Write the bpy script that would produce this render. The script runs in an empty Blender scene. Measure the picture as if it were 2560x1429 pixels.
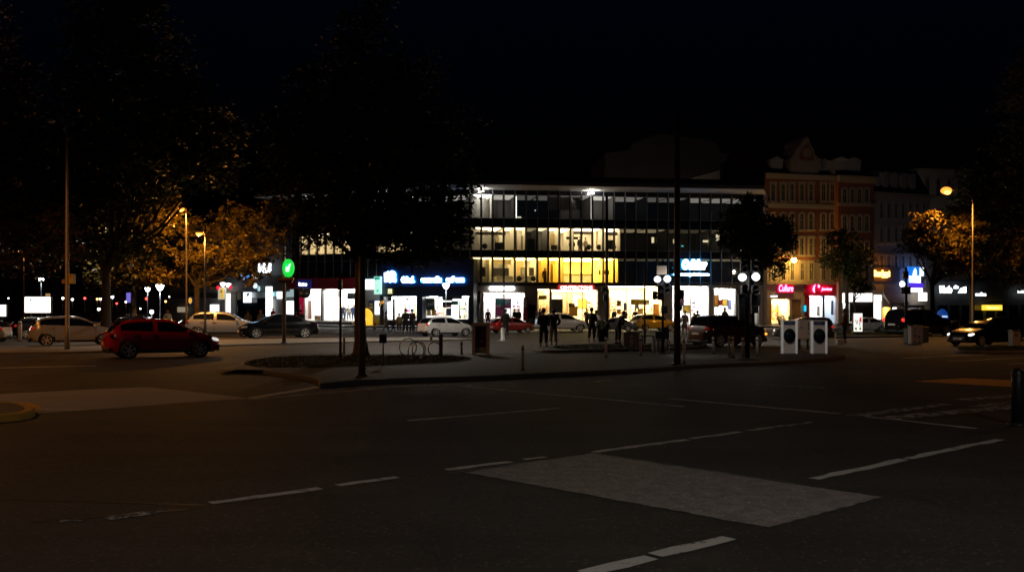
import bpy, bmesh, math, random
import numpy as np
from mathutils import Vector, Matrix
R = math.radians
rnd = random.Random(7)
S = bpy.context.scene
COL = S.collection
F_, CX, YH, H = 2490.0, 1280.0, 768.0, 2.0      # measured from the photograph (2560 px wide)

def G(px, py, z=0.0):
    d = F_ * (H - z) / (py - YH)
    return Vector(((px - CX) / F_ * d, d, z))
def P(px, py, d):
    return Vector(((px - CX) / F_ * d, d, H - (py - YH) / F_ * d))
def zat(py, d): return H - (py - YH) / F_ * d
def DD(py): return F_ * H / (py - YH)

# ------------------------------------------------------------------ materials
MATS = {}
def mat(name, col=(.5, .5, .5), rough=.6, metal=0.0, emit=None, es=0.0, coat=0.0, spec=.5, var=0.0, vscale=3.0, bump=0.0, bscale=20.0):
    if name in MATS: return MATS[name]
    m = bpy.data.materials.new(name); m.use_nodes = True
    nt = m.node_tree; b = nt.nodes['Principled BSDF']
    b.inputs['Base Color'].default_value = (*col, 1)
    b.inputs['Roughness'].default_value = rough
    b.inputs['Metallic'].default_value = metal
    b.inputs['Specular IOR Level'].default_value = spec
    if coat:
        b.inputs['Coat Weight'].default_value = coat; b.inputs['Coat Roughness'].default_value = .04
    if emit:
        b.inputs['Emission Color'].default_value = (*emit, 1); b.inputs['Emission Strength'].default_value = es
    if var or bump:
        tc = nt.nodes.new('ShaderNodeTexCoord')
        nz = nt.nodes.new('ShaderNodeTexNoise'); nz.inputs['Scale'].default_value = vscale; nz.inputs['Detail'].default_value = 6
        nt.links.new(tc.outputs['Object'], nz.inputs['Vector'])
        if var:
            mx = nt.nodes.new('ShaderNodeMix'); mx.data_type = 'RGBA'
            mx.inputs['A'].default_value = (*[c * (1 - var) for c in col], 1)
            mx.inputs['B'].default_value = (*[min(1, c * (1 + var)) for c in col], 1)
            nt.links.new(nz.outputs['Fac'], mx.inputs['Factor'])
            nt.links.new(mx.outputs['Result'], b.inputs['Base Color'])
        if bump:
            n2 = nt.nodes.new('ShaderNodeTexNoise'); n2.inputs['Scale'].default_value = bscale; n2.inputs['Detail'].default_value = 4
            nt.links.new(tc.outputs['Object'], n2.inputs['Vector'])
            bp = nt.nodes.new('ShaderNodeBump'); bp.inputs['Strength'].default_value = bump; bp.inputs['Distance'].default_value = .02
            nt.links.new(n2.outputs['Fac'], bp.inputs['Height']); nt.links.new(bp.outputs['Normal'], b.inputs['Normal'])
    MATS[name] = m
    return m

def emat(name, col, es, base=None):
    """A thing that gives off light."""
    return mat(name, base or col, .5, emit=col, es=es)

def ground_mat(name, dark, light, paint=None, wear=.45, speck=.25, rough=.75, joint=0, patch=.2, cracks=False, ms=9):
    m = bpy.data.materials.new(name); m.use_nodes = True
    nt = m.node_tree; b = nt.nodes['Principled BSDF']; L = nt.links.new
    tc = nt.nodes.new('ShaderNodeTexCoord')
    def noise(sc, det=5, rg=.6):
        n = nt.nodes.new('ShaderNodeTexNoise'); n.inputs['Scale'].default_value = sc; n.inputs['Detail'].default_value = det
        n.inputs['Roughness'].default_value = rg
        L(tc.outputs['Object'], n.inputs['Vector']); return n
    def ramp(src, a, bb, ca=(0, 0, 0, 1), cb=(1, 1, 1, 1)):
        r = nt.nodes.new('ShaderNodeValToRGB'); r.color_ramp.elements[0].position = a; r.color_ramp.elements[1].position = bb
        r.color_ramp.elements[0].color = ca; r.color_ramp.elements[1].color = cb
        L(src, r.inputs['Fac']); return r
    def mix(f, a, bb, t='MIX'):
        x = nt.nodes.new('ShaderNodeMix'); x.data_type = 'RGBA'; x.blend_type = t
        for k, v in (('Factor', f), ('A', a), ('B', bb)):
            if hasattr(v, 'is_linked'): L(v, x.inputs[k])
            elif k == 'Factor': x.inputs[k].default_value = v
            else: x.inputs[k].default_value = (*v, 1)
        return x.outputs['Result']
    fine = noise(70, 3, .7); mid = noise(ms, 6); big = noise(.35, 4)
    c = mix(ramp(mid.outputs['Fac'], .3, .7).outputs['Color'], dark, light)
    c = mix(ramp(big.outputs['Fac'], .35, .65, (1 - patch, 1 - patch, 1 - patch, 1), (1, 1, 1, 1)).outputs['Color'], (0, 0, 0), c)
    if paint:
        w1 = noise(5, 8, .75)
        k = ramp(w1.outputs['Fac'], wear - .04, wear + .05)
        c = mix(k.outputs['Color'], c, paint)
    vo = nt.nodes.new('ShaderNodeTexVoronoi'); vo.inputs['Scale'].default_value = 46
    L(tc.outputs['Object'], vo.inputs['Vector'])
    sep = nt.nodes.new('ShaderNodeSeparateColor'); L(vo.outputs['Color'], sep.inputs['Color'])
    k = ramp(sep.outputs['Red'], .955, .985)
    kk = mix(k.outputs['Color'], (0, 0, 0), (speck, speck, speck))
    c = mix(kk, c, [min(1, x * 2.4 + .12) for x in (paint or light)])
    g = ramp(fine.outputs['Fac'], .3, .7, (.72, .72, .72, 1), (1.0, 1.0, 1.0, 1))
    c = mix(1.0, c, g.outputs['Color'], 'MULTIPLY')
    if cracks:
        # wheel-polished bands along the lanes, and a sparse net of fine cracks
        mp = nt.nodes.new('ShaderNodeMapping'); mp.inputs['Rotation'].default_value = (0, 0, R(42.6)); mp.inputs['Scale'].default_value = (.035, .85, 1)
        L(tc.outputs['Object'], mp.inputs['Vector'])
        st = nt.nodes.new('ShaderNodeTexNoise'); st.inputs['Scale'].default_value = 1.0; st.inputs['Detail'].default_value = 3; L(mp.outputs['Vector'], st.inputs['Vector'])
        c = mix(1.0, c, ramp(st.outputs['Fac'], .35, .65, (.78, .78, .78, 1), (1.14, 1.12, 1.1, 1)).outputs['Color'], 'MULTIPLY')
        wn = noise(1.6, 4); add = nt.nodes.new('ShaderNodeVectorMath'); add.operation = 'MULTIPLY_ADD'; add.inputs[1].default_value = (.9, .9, 0)
        L(wn.outputs['Color'], add.inputs[0]); L(tc.outputs['Object'], add.inputs[2])
        ve = nt.nodes.new('ShaderNodeTexVoronoi'); ve.feature = 'DISTANCE_TO_EDGE'; ve.inputs['Scale'].default_value = .28; L(add.outputs[0], ve.inputs['Vector'])
        ck = ramp(ve.outputs['Distance'], .0025, .007); mk = ramp(noise(.22, 2).outputs['Fac'], .5, .58)
        c = mix(mk.outputs['Color'], c, mix(ck.outputs['Color'], (.014, .013, .012), c))
    if joint:
        br = nt.nodes.new('ShaderNodeTexBrick'); br.inputs['Scale'].default_value = joint; br.inputs['Mortar Size'].default_value = .012
        br.inputs['Color1'].default_value = (1, 1, 1, 1); br.inputs['Color2'].default_value = (.86, .86, .86, 1); br.inputs['Mortar'].default_value = (.5, .5, .5, 1)
        L(tc.outputs['Object'], br.inputs['Vector'])
        c = mix(1.0, c, br.outputs['Color'], 'MULTIPLY')
    L(c, b.inputs['Base Color'])
    b.inputs['Roughness'].default_value = rough
    b.inputs['Specular IOR Level'].default_value = .25
    bp = nt.nodes.new('ShaderNodeBump'); bp.inputs['Strength'].default_value = .55; bp.inputs['Distance'].default_value = .012
    L(fine.outputs['Fac'], bp.inputs['Height']); L(bp.outputs['Normal'], b.inputs['Normal'])
    return m

def glass_mat(name, tint=(1, 1, 1), refl=.06):
    m = bpy.data.materials.new(name); m.use_nodes = True
    nt = m.node_tree; nt.nodes.clear(); L = nt.links.new
    o = nt.nodes.new('ShaderNodeOutputMaterial'); t = nt.nodes.new('ShaderNodeBsdfTransparent'); g = nt.nodes.new('ShaderNodeBsdfGlossy')
    t.inputs['Color'].default_value = (*tint, 1); g.inputs['Roughness'].default_value = .03; g.inputs['Color'].default_value = (.9, .95, 1, 1)
    x = nt.nodes.new('ShaderNodeMixShader'); x.inputs[0].default_value = refl
    L(t.outputs[0], x.inputs[1]); L(g.outputs[0], x.inputs[2]); L(x.outputs[0], o.inputs['Surface'])
    return m

def leaf_mat(name, a, b_):
    m = bpy.data.materials.new(name); m.use_nodes = True
    nt = m.node_tree; b = nt.nodes['Principled BSDF']; L = nt.links.new
    gi = nt.nodes.new('ShaderNodeTexCoord'); n = nt.nodes.new('ShaderNodeTexNoise'); n.inputs['Scale'].default_value = 1.3; n.inputs['Detail'].default_value = 5
    L(gi.outputs['Object'], n.inputs['Vector'])
    x = nt.nodes.new('ShaderNodeMix'); x.data_type = 'RGBA'
    x.inputs['A'].default_value = (*a, 1); x.inputs['B'].default_value = (*b_, 1)
    L(n.outputs['Fac'], x.inputs['Factor']); L(x.outputs['Result'], b.inputs['Base Color'])
    b.inputs['Roughness'].default_value = .55; b.inputs['Specular IOR Level'].default_value = .3
    return m

# ------------------------------------------------------------------ mesh builder
class MB:
    def __init__(s): s.bm = bmesh.new()
    def face(s, pts, mi=0):
        vs = [s.bm.verts.new(p) for p in pts]
        try:
            f = s.bm.faces.new(vs); f.material_index = mi
        except ValueError: pass
        return s
    def box(s, x0, x1, y0, y1, z0, z1, bev=0.0, mi=0):
        b = bmesh.ops.create_cube(s.bm, size=1)['verts']
        for v in b:
            v.co = Vector((x0 + (v.co.x + .5) * (x1 - x0), y0 + (v.co.y + .5) * (y1 - y0), z0 + (v.co.z + .5) * (z1 - z0)))
        fs = list({f for v in b for f in v.link_faces})
        for f in fs: f.material_index = mi
        if bev:
            es = list({e for v in b for e in v.link_edges})
            bmesh.ops.bevel(s.bm, geom=es, offset=bev, segments=2, affect='EDGES', profile=.5)
        return s
    def tube(s, pts, rad, n=10, cap=True, mi=0):
        """Loft circles along pts; rad is one radius or a list."""
        pts = [Vector(p) for p in pts]
        if not hasattr(rad, '__len__'): rad = [rad] * len(pts)
        rings = []
        for i, p in enumerate(pts):
            a = pts[max(0, i - 1)]; b = pts[min(len(pts) - 1, i + 1)]
            t = (b - a).normalized()
            up = Vector((0, 0, 1)) if abs(t.z) < .9 else Vector((1, 0, 0))
            u = t.cross(up).normalized(); w = t.cross(u).normalized()
            rings.append([s.bm.verts.new(p + (u * math.cos(2 * math.pi * k / n) + w * math.sin(2 * math.pi * k / n)) * rad[i]) for k in range(n)])
        for a, b in zip(rings[:-1], rings[1:]):
            for k in range(n):
                f = s.bm.faces.new((a[k], a[(k + 1) % n], b[(k + 1) % n], b[k])); f.smooth = True; f.material_index = mi
        if cap:
            for r in (rings[0][::-1], rings[-1]):
                try: s.bm.faces.new(r).material_index = mi
                except ValueError: pass
        return s
    def lathe(s, prof, c=(0, 0, 0), n=20, axis='z', cap=True):
        """prof: list of (r, h)."""
        c = Vector(c); rings = []
        for r, h in prof:
            ring = []
            for k in range(n):
                a = 2 * math.pi * k / n
                v = Vector((r * math.cos(a), r * math.sin(a), h))
                if axis == 'y': v = Vector((v.x, v.z, v.y))
                if axis == 'x': v = Vector((v.z, v.x, v.y))
                ring.append(s.bm.verts.new(c + v))
            rings.append(ring)
        for a, b in zip(rings[:-1], rings[1:]):
            for k in range(n):
                f = s.bm.faces.new((a[k], a[(k + 1) % n], b[(k + 1) % n], b[k])); f.smooth = True
        for r in (rings[0][::-1], rings[-1]) if cap else ():
            try: s.bm.faces.new(r)
            except ValueError: pass
        return s
    def ball(s, c, r, sc=(1, 1, 1), seg=14, rot=None):
        vs = bmesh.ops.create_uvsphere(s.bm, u_segments=seg, v_segments=max(6, seg // 2 + 1), radius=r)['verts']
        for v in vs:
            p = Vector((v.co.x * sc[0], v.co.y * sc[1], v.co.z * sc[2]))
            if rot: p = rot @ p
            v.co = p + Vector(c)
        for v in vs:
            for f in v.link_faces: f.smooth = True
        return s
    def prism(s, poly, z0, z1, axis='z', mi=0):
        """poly of 2-D points; extruded along axis."""
        def q(p, h):
            return (p[0], p[1], h) if axis == 'z' else ((p[0], h, p[1]) if axis == 'y' else (h, p[0], p[1]))
        a = [s.bm.verts.new(q(p, z0)) for p in poly]; b = [s.bm.verts.new(q(p, z1)) for p in poly]
        n = len(poly)
        for f in (a[::-1], b):
            try: s.bm.faces.new(f).material_index = mi
            except ValueError: pass
        for i in range(n):
            s.bm.faces.new((a[i], a[(i + 1) % n], b[(i + 1) % n], b[i])).material_index = mi
        return s
    def ring(s, c, r0, r1, d0, d1, n=24, axis='y'):
        c = Vector(c)
        def v(r, k, d):
            a = 2 * math.pi * k / n
            p = (r * math.cos(a), d, r * math.sin(a)) if axis == 'y' else (d, r * math.cos(a), r * math.sin(a))
            return s.bm.verts.new(c + Vector(p))
        A = [[v(r, k, d) for k in range(n)] for r, d in ((r0, d0), (r1, d0), (r1, d1), (r0, d1))]
        for i in range(4):
            a, b = A[i], A[(i + 1) % 4]
            for k in range(n): s.bm.faces.new((a[k], a[(k + 1) % n], b[(k + 1) % n], b[k]))
        return s
    def done(s, name, m, parent=None, loc=None, smooth=False, fix=True):
        if fix: bmesh.ops.recalc_face_normals(s.bm, faces=s.bm.faces)
        me = bpy.data.meshes.new(name); s.bm.to_mesh(me); s.bm.free()
        for x in (m if isinstance(m, (list, tuple)) else [m]): me.materials.append(x)
        if smooth:
            for p in me.polygons: p.use_smooth = True
        o = bpy.data.objects.new(name, me); COL.objects.link(o)
        if parent: o.parent = parent
        if loc is not None: o.location = loc
        return o

def tag(o, label=None, cat=None, group=None, kind=None):
    if label: o['label'] = label
    if cat: o['category'] = cat
    if group: o['group'] = group
    if kind: o['kind'] = kind
    return o
def thing(name, label, cat, loc=(0, 0, 0), rz=0.0, group=None):
    o = bpy.data.objects.new(name, None); COL.objects.link(o)
    o.empty_display_size = .2; o.location = loc; o.rotation_euler = (0, 0, rz)
    return tag(o, label, cat, group)
def copy_tree(o, parent=None, memo=None):
    c = o.copy(); COL.objects.link(c)
    if parent: c.parent = parent
    for ch in KIDS.get(o.name, None) or [x for x in o.children]: copy_tree(ch, c)
    return c
KIDS = {}
def text_mesh(name, body, size, m, parent=None, loc=(0, 0, 0), ext=.02, off=0.0, shear=0.0, fit=None, align='CENTER', sx=1.0, res=3):
    """Lettering as real extruded geometry, facing -Y, centred at loc."""
    cu = bpy.data.curves.new(name, 'FONT'); cu.body = body; cu.size = size; cu.extrude = ext; cu.offset = off; cu.shear = shear
    cu.align_x = 'LEFT'; cu.resolution_u = res
    to = bpy.data.objects.new('lettering', cu); COL.objects.link(to)
    dg = bpy.context.evaluated_depsgraph_get()
    me = bpy.data.meshes.new_from_object(to.evaluated_get(dg))
    bpy.data.objects.remove(to); bpy.data.curves.remove(cu)
    n = len(me.vertices); co = np.empty(n * 3); me.vertices.foreach_get('co', co); co = co.reshape(-1, 3)
    lo, hi = co.min(0), co.max(0); w, h = hi[0] - lo[0], hi[1] - lo[1]
    s1, s2 = (fit[0] / w, fit[1] / h) if fit else (sx, 1.0)
    c2 = np.empty_like(co)
    c2[:, 0] = (co[:, 0] - (lo[0] + hi[0]) / 2) * s1; c2[:, 2] = (co[:, 1] - (lo[1] + hi[1]) / 2) * s2; c2[:, 1] = -co[:, 2]
    me.vertices.foreach_set('co', c2.ravel()); me.update()
    ms = m if isinstance(m, (list, tuple)) else [m]
    me.materials.clear()
    for x in ms: me.materials.append(x)
    if len(ms) > 1:
        for p in me.polygons: p.material_index = 0 if p.normal.y < -.9 else 1
    else:
        for p in me.polygons: p.material_index = 0
    o = bpy.data.objects.new(name, me); COL.objects.link(o)
    if parent: o.parent = parent
    o.location = loc
    return o

# facade frames: local x along the wall, local y into the building, local z up
class Fac:
    def __init__(s, px0, d0, px1, d1):
        s.a = Vector(((px0 - CX) / F_ * d0, d0, 0)); s.b = Vector(((px1 - CX) / F_ * d1, d1, 0))
        v = s.b - s.a; s.len = v.length; s.t = v.normalized(); s.ang = math.atan2(s.t.y, s.t.x)
        s.n = Vector((-s.t.y, s.t.x, 0))     # into the building
    def u(s, px, v=0.0):
        k = (px - CX) / F_
        o = s.a + s.n * v
        # o.x + t.x*u = k*(o.y + t.y*u)
        return (k * o.y - o.x) / (s.t.x - k * s.t.y)
    def w(s, u, v=0.0, z=0.0):
        p = s.a + s.t * u + s.n * v; return Vector((p.x, p.y, z))
    def z(s, px, py, v=0.0):
        return zat(py, s.w(s.u(px, v), v).y)
    def pt(s, px, py, v=0.0):
        return s.w(s.u(px, v), v, s.z(px, py, v))
    def thing(s, name, label, cat, px=None, py=None, v=0.0, group=None):
        return thing(name, label, cat, s.a if px is None else s.pt(px, py, v), s.ang, group)
# ------------------------------------------------------------------ world, camera
w = bpy.data.worlds.new('World'); S.world = w; w.use_nodes = True
nt = w.node_tree; bg = nt.nodes['Background']
sky = nt.nodes.new('ShaderNodeTexSky'); sky.sky_type = 'NISHITA'; sky.sun_disc = False
sky.sun_elevation = R(-3.0); sky.sun_rotation = R(180); sky.air_density = 1.0; sky.dust_density = .4; sky.ozone_density = 4
tint = nt.nodes.new('ShaderNodeMix'); tint.data_type = 'RGBA'; tint.blend_type = 'MULTIPLY'; tint.inputs['Factor'].default_value = 1
tint.inputs['B'].default_value = (.36 * .75, 1.45 * .75, 1.3 * .75, 1)
nt.links.new(sky.outputs['Color'], tint.inputs['A']); nt.links.new(tint.outputs['Result'], bg.inputs['Color']); bg.inputs['Strength'].default_value = .05; tint_gain = .75
cam = bpy.data.cameras.new('camera'); co = bpy.data.objects.new('camera', cam); COL.objects.link(co)
co.location = (0, 0, H); co.rotation_euler = (R(90), 0, 0)
cam.sensor_width = 36; cam.lens = 36 * F_ / 2560; cam.shift_y = (YH - 714.5) / 2560; cam.clip_end = 3000; cam.clip_start = .1
S.camera = co
S.view_settings.view_transform = 'Standard'; S.view_settings.look = 'None'; S.view_settings.exposure = 0; S.view_settings.gamma = 1
S.render.film_transparent = False
cy = S.cycles
cy.max_bounces = 7; cy.diffuse_bounces = 3; cy.glossy_bounces = 3; cy.transparent_max_bounces = 12; cy.transmission_bounces = 4
cy.sample_clamp_indirect = 4; cy.caustics_reflective = False; cy.caustics_refractive = False
cy.use_denoising = True; cy.use_light_tree = True; cy.pixel_filter_type = 'BLACKMAN_HARRIS'; cy.filter_width = 1.6

def point(name, loc, P_, col, r=.12):
    l = bpy.data.lights.new(name, 'POINT'); l.energy = P_; l.color = col; l.shadow_soft_size = r
    o = bpy.data.objects.new(name, l); COL.objects.link(o); o.location = loc
    return o
def spot(name, loc, P_, col, ang=164, blend=.35, r=.15, rot=(0, 0, 0)):
    l = bpy.data.lights.new(name, 'SPOT'); l.energy = P_; l.color = col; l.spot_size = R(ang); l.spot_blend = blend; l.shadow_soft_size = r
    o = bpy.data.objects.new(name, l); COL.objects.link(o); o.location = loc; o.rotation_euler = rot
    return o
SOD = (1.0, .37, .075); SODY = (1.0, .40, .065)     # sodium street light
WARM = (1.0, .82, .62); COOL = (.85, .93, 1.0)

# ------------------------------------------------------------------ ground
asphalt = ground_mat('asphalt', (.040, .036, .032), (.068, .060, .054), speck=.36, rough=.74, patch=.45, cracks=True)
asphalt2 = ground_mat('worn asphalt', (.075, .068, .062), (.12, .11, .1), speck=.05, rough=.7)
paving = ground_mat('concrete paving', (.046, .041, .037), (.076, .068, .061), speck=.03, rough=.75, joint=1.6)
kerbm = ground_mat('kerb concrete', (.085, .078, .07), (.135, .124, .11), speck=.02, rough=.7)
paintm = ground_mat('road paint', (.07, .06, .055), (.1, .09, .085), paint=(.58, .56, .53), wear=.40, speck=.03)
wornm = ground_mat('worn road paint', (.04, .036, .033), (.065, .058, .052), paint=(.60, .58, .55), wear=.52, speck=.02)
blockm = ground_mat('painted block', (.21, .185, .17), (.29, .265, .25), paint=(.30, .28, .265), wear=.5, speck=.5, rough=.7, patch=.14, ms=34)
soil = mat('turf soil', (.028, .032, .012), .9, var=.4, vscale=6)
yellowm = ground_mat('yellow kerb paint', (.5, .26, .03), (.7, .38, .05), paint=(.8, .42, .05), wear=.45)

def sheet(name, poly, z, m, label=None):
    b = MB(); b.face([(p[0], p[1], z) for p in poly])
    o = b.done(name, m); tag(o, kind='structure'); return o
b = MB(); b.face([(-500, -60, 0), (500, -60, 0), (500, 900, 0), (-500, 900, 0)])
tag(b.done('road', asphalt), kind='structure')

def gp(*pts, z=0.0): return [G(x, y, z) for x, y in pts]
def smooth_poly(pts, n=4):
    """Catmull-Rom through closed ground points."""
    out = []; N = len(pts)
    for i in range(N):
        p0, p1, p2, p3 = (Vector(pts[(i + k - 1) % N][:2]) for k in range(4))
        for k in range(n):
            t = k / n
            out.append(.5 * ((2 * p1) + (p2 - p0) * t + (2 * p0 - 5 * p1 + 4 * p2 - p3) * t * t + (3 * p1 - p0 - 3 * p2 + p3) * t ** 3))
    return out
def island(name, pts, z1=.12, m=paving, kw=.18, n=4, kz=0.012, km=None):
    """A kerbed island: paved top and a kerb ring with a rounded nose."""
    poly = smooth_poly(pts, n); c = sum(poly, Vector((0, 0))) / len(poly)
    N = len(poly)
    area = sum(poly[i].x * poly[(i + 1) % N].y - poly[(i + 1) % N].x * poly[i].y for i in range(N))
    sg = 1 if area > 0 else -1
    def off(i, d):
        a, q, e = poly[i - 1], poly[i], poly[(i + 1) % N]
        t = (e - a); t = t.normalized() if t.length > 1e-6 else Vector((1, 0))
        return q + Vector((-t.y, t.x)) * d * sg
    inner = [off(i, kw) for i in range(N)]
    b = MB(); b.face([(p.x, p.y, z1) for p in inner]); bmesh.ops.triangulate(b.bm, faces=b.bm.faces)
    tag(b.done(name, m, fix=False), kind='structure')
    for f in COL.objects[-1].data.polygons: pass
    k = MB(); prof = [(0, -.05), (0, z1 - .03), (.03, z1 + kz - .004), (kw - .02, z1 + kz), (kw, z1 - .02)]
    rings = [[k.bm.verts.new((*off(i, d), z)) for i in range(N)] for d, z in prof]
    for a, e in zip(rings[:-1], rings[1:]):
        for i in range(N): k.bm.faces.new((a[i], a[(i + 1) % N], e[(i + 1) % N], e[i]))
    o = k.done('kerb', km or kerbm); tag(o, kind='structure')
    return poly

# middle island with poles, bollards and the round-door machines
A_pts = gp((800, 958), (864, 952), (996, 946), (1178, 940), (1400, 930), (1596, 921), (1736, 911), (1904, 904), (2050, 895), (2112, 887), (2075, 881), (1900, 879.5), (1700, 880), (1500, 884), (1330, 883), (1200, 884), (1120, 884), (980, 884), (880, 883), (720, 885), (640, 896), (598, 908), (612, 918), (700, 930), (790, 945), z=.12)
island('pavement', A_pts)
# darker carriageways keep the road asphalt
def turf(name, pts, z, label, h=.055, dens=1.0):
    poly = smooth_poly(pts, 4)
    b = MB(); b.face([(p.x, p.y, z) for p in poly]); bmesh.ops.triangulate(b.bm, faces=b.bm.faces)
    tag(b.done('ground', soil, fix=False), kind='structure')
    xs = [p.x for p in poly]; ys = [p.y for p in poly]
    def inside(x, y):
        c = False; j = len(poly) - 1
        for i in range(len(poly)):
            if (poly[i].y > y) != (poly[j].y > y) and x < (poly[j].x - poly[i].x) * (y - poly[i].y) / (poly[j].y - poly[i].y) + poly[i].x: c = not c
            j = i
        return c
    V = []; Fc = []
    n = int((max(xs) - min(xs)) * (max(ys) - min(ys)) * 260 * dens)
    for _ in range(min(n, 36000)):
        x, y = rnd.uniform(min(xs), max(xs)), rnd.uniform(min(ys), max(ys))
        if not inside(x, y): continue
        a = rnd.uniform(0, 6.28); hh = h * rnd.uniform(.6, 1.25); ww = .014; lx, ly = rnd.gauss(0, .04), rnd.gauss(0, .04)
        i = len(V)
        V += [(x - ww * math.cos(a), y - ww * math.sin(a), z), (x + ww * math.cos(a), y + ww * math.sin(a), z), (x + lx, y + ly, z + hh)]
        Fc.append((i, i + 1, i + 2))
    me = bpy.data.meshes.new(name); me.from_pydata(V, [], Fc); me.materials.append(grassm)
    o = bpy.data.objects.new(name, me); COL.objects.link(o)
    tag(o, label, 'grass', kind='stuff')
grassm = leaf_mat('grass blades', (.030, .036, .010), (.045, .046, .014))
turf('grass', gp((612, 906), (680, 893), (780, 889), (900, 888), (1100, 888), (1160, 892), (1175, 898), (1100, 906), (900, 914), (720, 918), (640, 916), z=.14), .14, 'dark strip of grass round the foot of the big tree')
# small ramp nib with pale edges at the grass end
sheet('pavement_patch', gp((553, 918), (610, 907), (700, 914), (800, 921), (660, 924), (548, 922), z=.128), .128, asphalt2)

# island behind, where people stand
island('pavement', gp((1335, 870), (1400, 862), (1500, 858), (1700, 856), (1765, 859), (1740, 866), (1600, 871), (1450, 874), (1370, 875), z=.12))
turf('grass', gp((1385, 868), (1440, 862), (1700, 860), (1745, 862), (1600, 868), (1450, 872), z=.14), .14, 'thin grass strip under the standing pedestrians')
# right island in front of the black sedan
island('pavement', gp((2385, 873), (2425, 865), (2560, 863), (2720, 864), (2760, 872), (2560, 878), (2430, 878), z=.12))
turf('grass', gp((2395, 872), (2430, 867), (2560, 865), (2700, 866), (2720, 872), (2560, 875), (2430, 876), z=.14), .14, 'grass island in front of the black sedan')
# turf strip behind the machines
island('pavement', gp((1990, 834), (2080, 829), (2250, 829), (2330, 832), (2250, 838), (2050, 840), z=.12))
turf('grass', gp((2000, 834), (2080, 830.5), (2240, 830.5), (2310, 832), (2240, 836), (2060, 838), z=.14), .14, 'grass strip behind the glowing poster stand')
# long median on the left with the lamp post and green sign
island('pavement', gp((-260, 884), (0, 881), (255, 877), (560, 862), (890, 853), (1080, 849), (1180, 846.5), (1090, 842), (890, 843), (560, 848), (255, 861), (0, 864), (-260, 866), z=.07), z1=.07, n=4, m=ground_mat('pale median paving', (.26, .245, .22), (.36, .34, .31), speck=.02, joint=1.2))
# pale slab patch lower left, and yellow-painted kerb nose at the left edge
sheet('pavement_patch', gp((-300, 1002), (0, 985), (250, 972), (370, 968), (480, 979), (622, 995), (420, 1010), (200, 1027), (90, 1033), (-300, 1060)), .006, ground_mat('pale slab', (.32, .30, .31), (.40, .38, .39), speck=.05, patch=.15))
island('pavement', gp((-240, 1012), (0, 1004), (60, 1006), (88, 1018), (70, 1030), (0, 1038), (-240, 1056), z=.12), m=asphalt2, km=yellowm)
b = MB()
for a, e in (((62, 1008), (90, 1020)), ((90, 1020), (68, 1033)), ((68, 1033), (0, 1041)), ((0, 1041), (-60, 1046))):
    p, q = G(*a), G(*e); t = (q - p).normalized(); nn = Vector((-t.y, t.x, 0)) * .12
    b.face([(p + nn).to_tuple(), (q + nn).to_tuple(), (q - nn).to_tuple(), (p - nn).to_tuple()])
for v in b.bm.verts: v.co.z = .137 if False else .009
tag(b.done('yellow_line', yellowm), kind='structure')

# road markings: each stroke a thin sheet on the road
def stroke(p, q, wd, m, z=.005, rag=0.03, name='road_marking', wd2=None):
    p, q = G(*p), G(*q); t = (q - p).normalized(); nn = Vector((-t.y, t.x, 0)); L = (q - p).length; n = max(2, int(L / .25))
    b = MB(); lo, hi = [], []
    for i in range(n + 1):
        f = i / n; c = p.lerp(q, f); k = (wd + ((wd2 or wd) - wd) * f) / 2
        e = rag if 0 < i < n else 0
        lo.append(b.bm.verts.new((*(c - nn * (k + rnd.uniform(-e, e)))[:2], z))); hi.append(b.bm.verts.new((*(c + nn * (k + rnd.uniform(-e, e)))[:2], z)))
    for i in range(n): b.bm.faces.new((lo[i], lo[i + 1], hi[i + 1], hi[i]))
    tag(b.done(name, m), kind='structure')
def block(pts, m, z=.005):
    pts = [G(*p) for p in pts]; b = MB(); V = []
    for i in range(len(pts)):
        p, q = pts[i], pts[(i + 1) % len(pts)]; n = int((q - p).length / .12) + 1
        for k in range(n):
            c = p.lerp(q, k / n); r_ = .016 + .0006 * c.y
            V.append((c.x + rnd.uniform(-r_, r_), c.y + rnd.uniform(-r_, r_), z))
    b.face(V); tag(b.done('road_marking', m), kind='structure')
block([(1160, 1180), (1480, 1133), (2205, 1243), (1920, 1318)], blockm)
block([(2285, 953), (2405, 945), (2600, 953), (2700, 972), (2530, 967)], ground_mat('orange lit block', (.72, .37, .07), (.85, .46, .09), speck=.1))  # orange lamp light is put into the second block's colour
stroke((1460, 1432), (1628, 1393), .155, paintm); stroke((1637, 1387), (1823, 1344), .155, paintm)
stroke((525, 1257), (800, 1220), .15, paintm); stroke((262, 1297), (412, 1275), .17, wornm); stroke((150, 1302), (215, 1298), .1, wornm)
stroke((844, 1213), (992, 1192), .13, paintm); stroke((1115, 1174), (1278, 1154), .13, paintm); stroke((1310, 1148), (1366, 1142), .12, paintm)
stroke((1485, 1130), (1720, 1098), .14, paintm); stroke((1728, 1096), (1850, 1079), .13, paintm); stroke((1860, 1077), (2030, 1055), .12, wornm)
stroke((1020, 1051), (1400, 1020), .12, paintm, wd2=.09); stroke((1110, 961), (1710, 1016), .13, paintm)
stroke((1672, 996), (2100, 1034), .13, paintm); stroke((2130, 1037), (2440, 1071), .14, paintm)
stroke((2035, 1197), (2260, 1148), .15, paintm); stroke((2268, 1146), (2500, 1098), .14, paintm)
stroke((1895, 961), (2085, 970), .25, wornm); stroke((2130, 1040), (2362, 1010), .30, wornm); stroke((2215, 1046), (2560, 1014), .5, wornm)
stroke((2400, 1000), (2580, 985), .4, wornm); stroke((2430, 1016), (2520, 1006), .25, wornm)
stroke((2258, 895), (2600, 879), .22, paintm); stroke((2370, 903), (2600, 892), .16, paintm); stroke((2520, 909), (2640, 906), .18, paintm); stroke((2225, 885), (2390, 881), .18, wornm)
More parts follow.
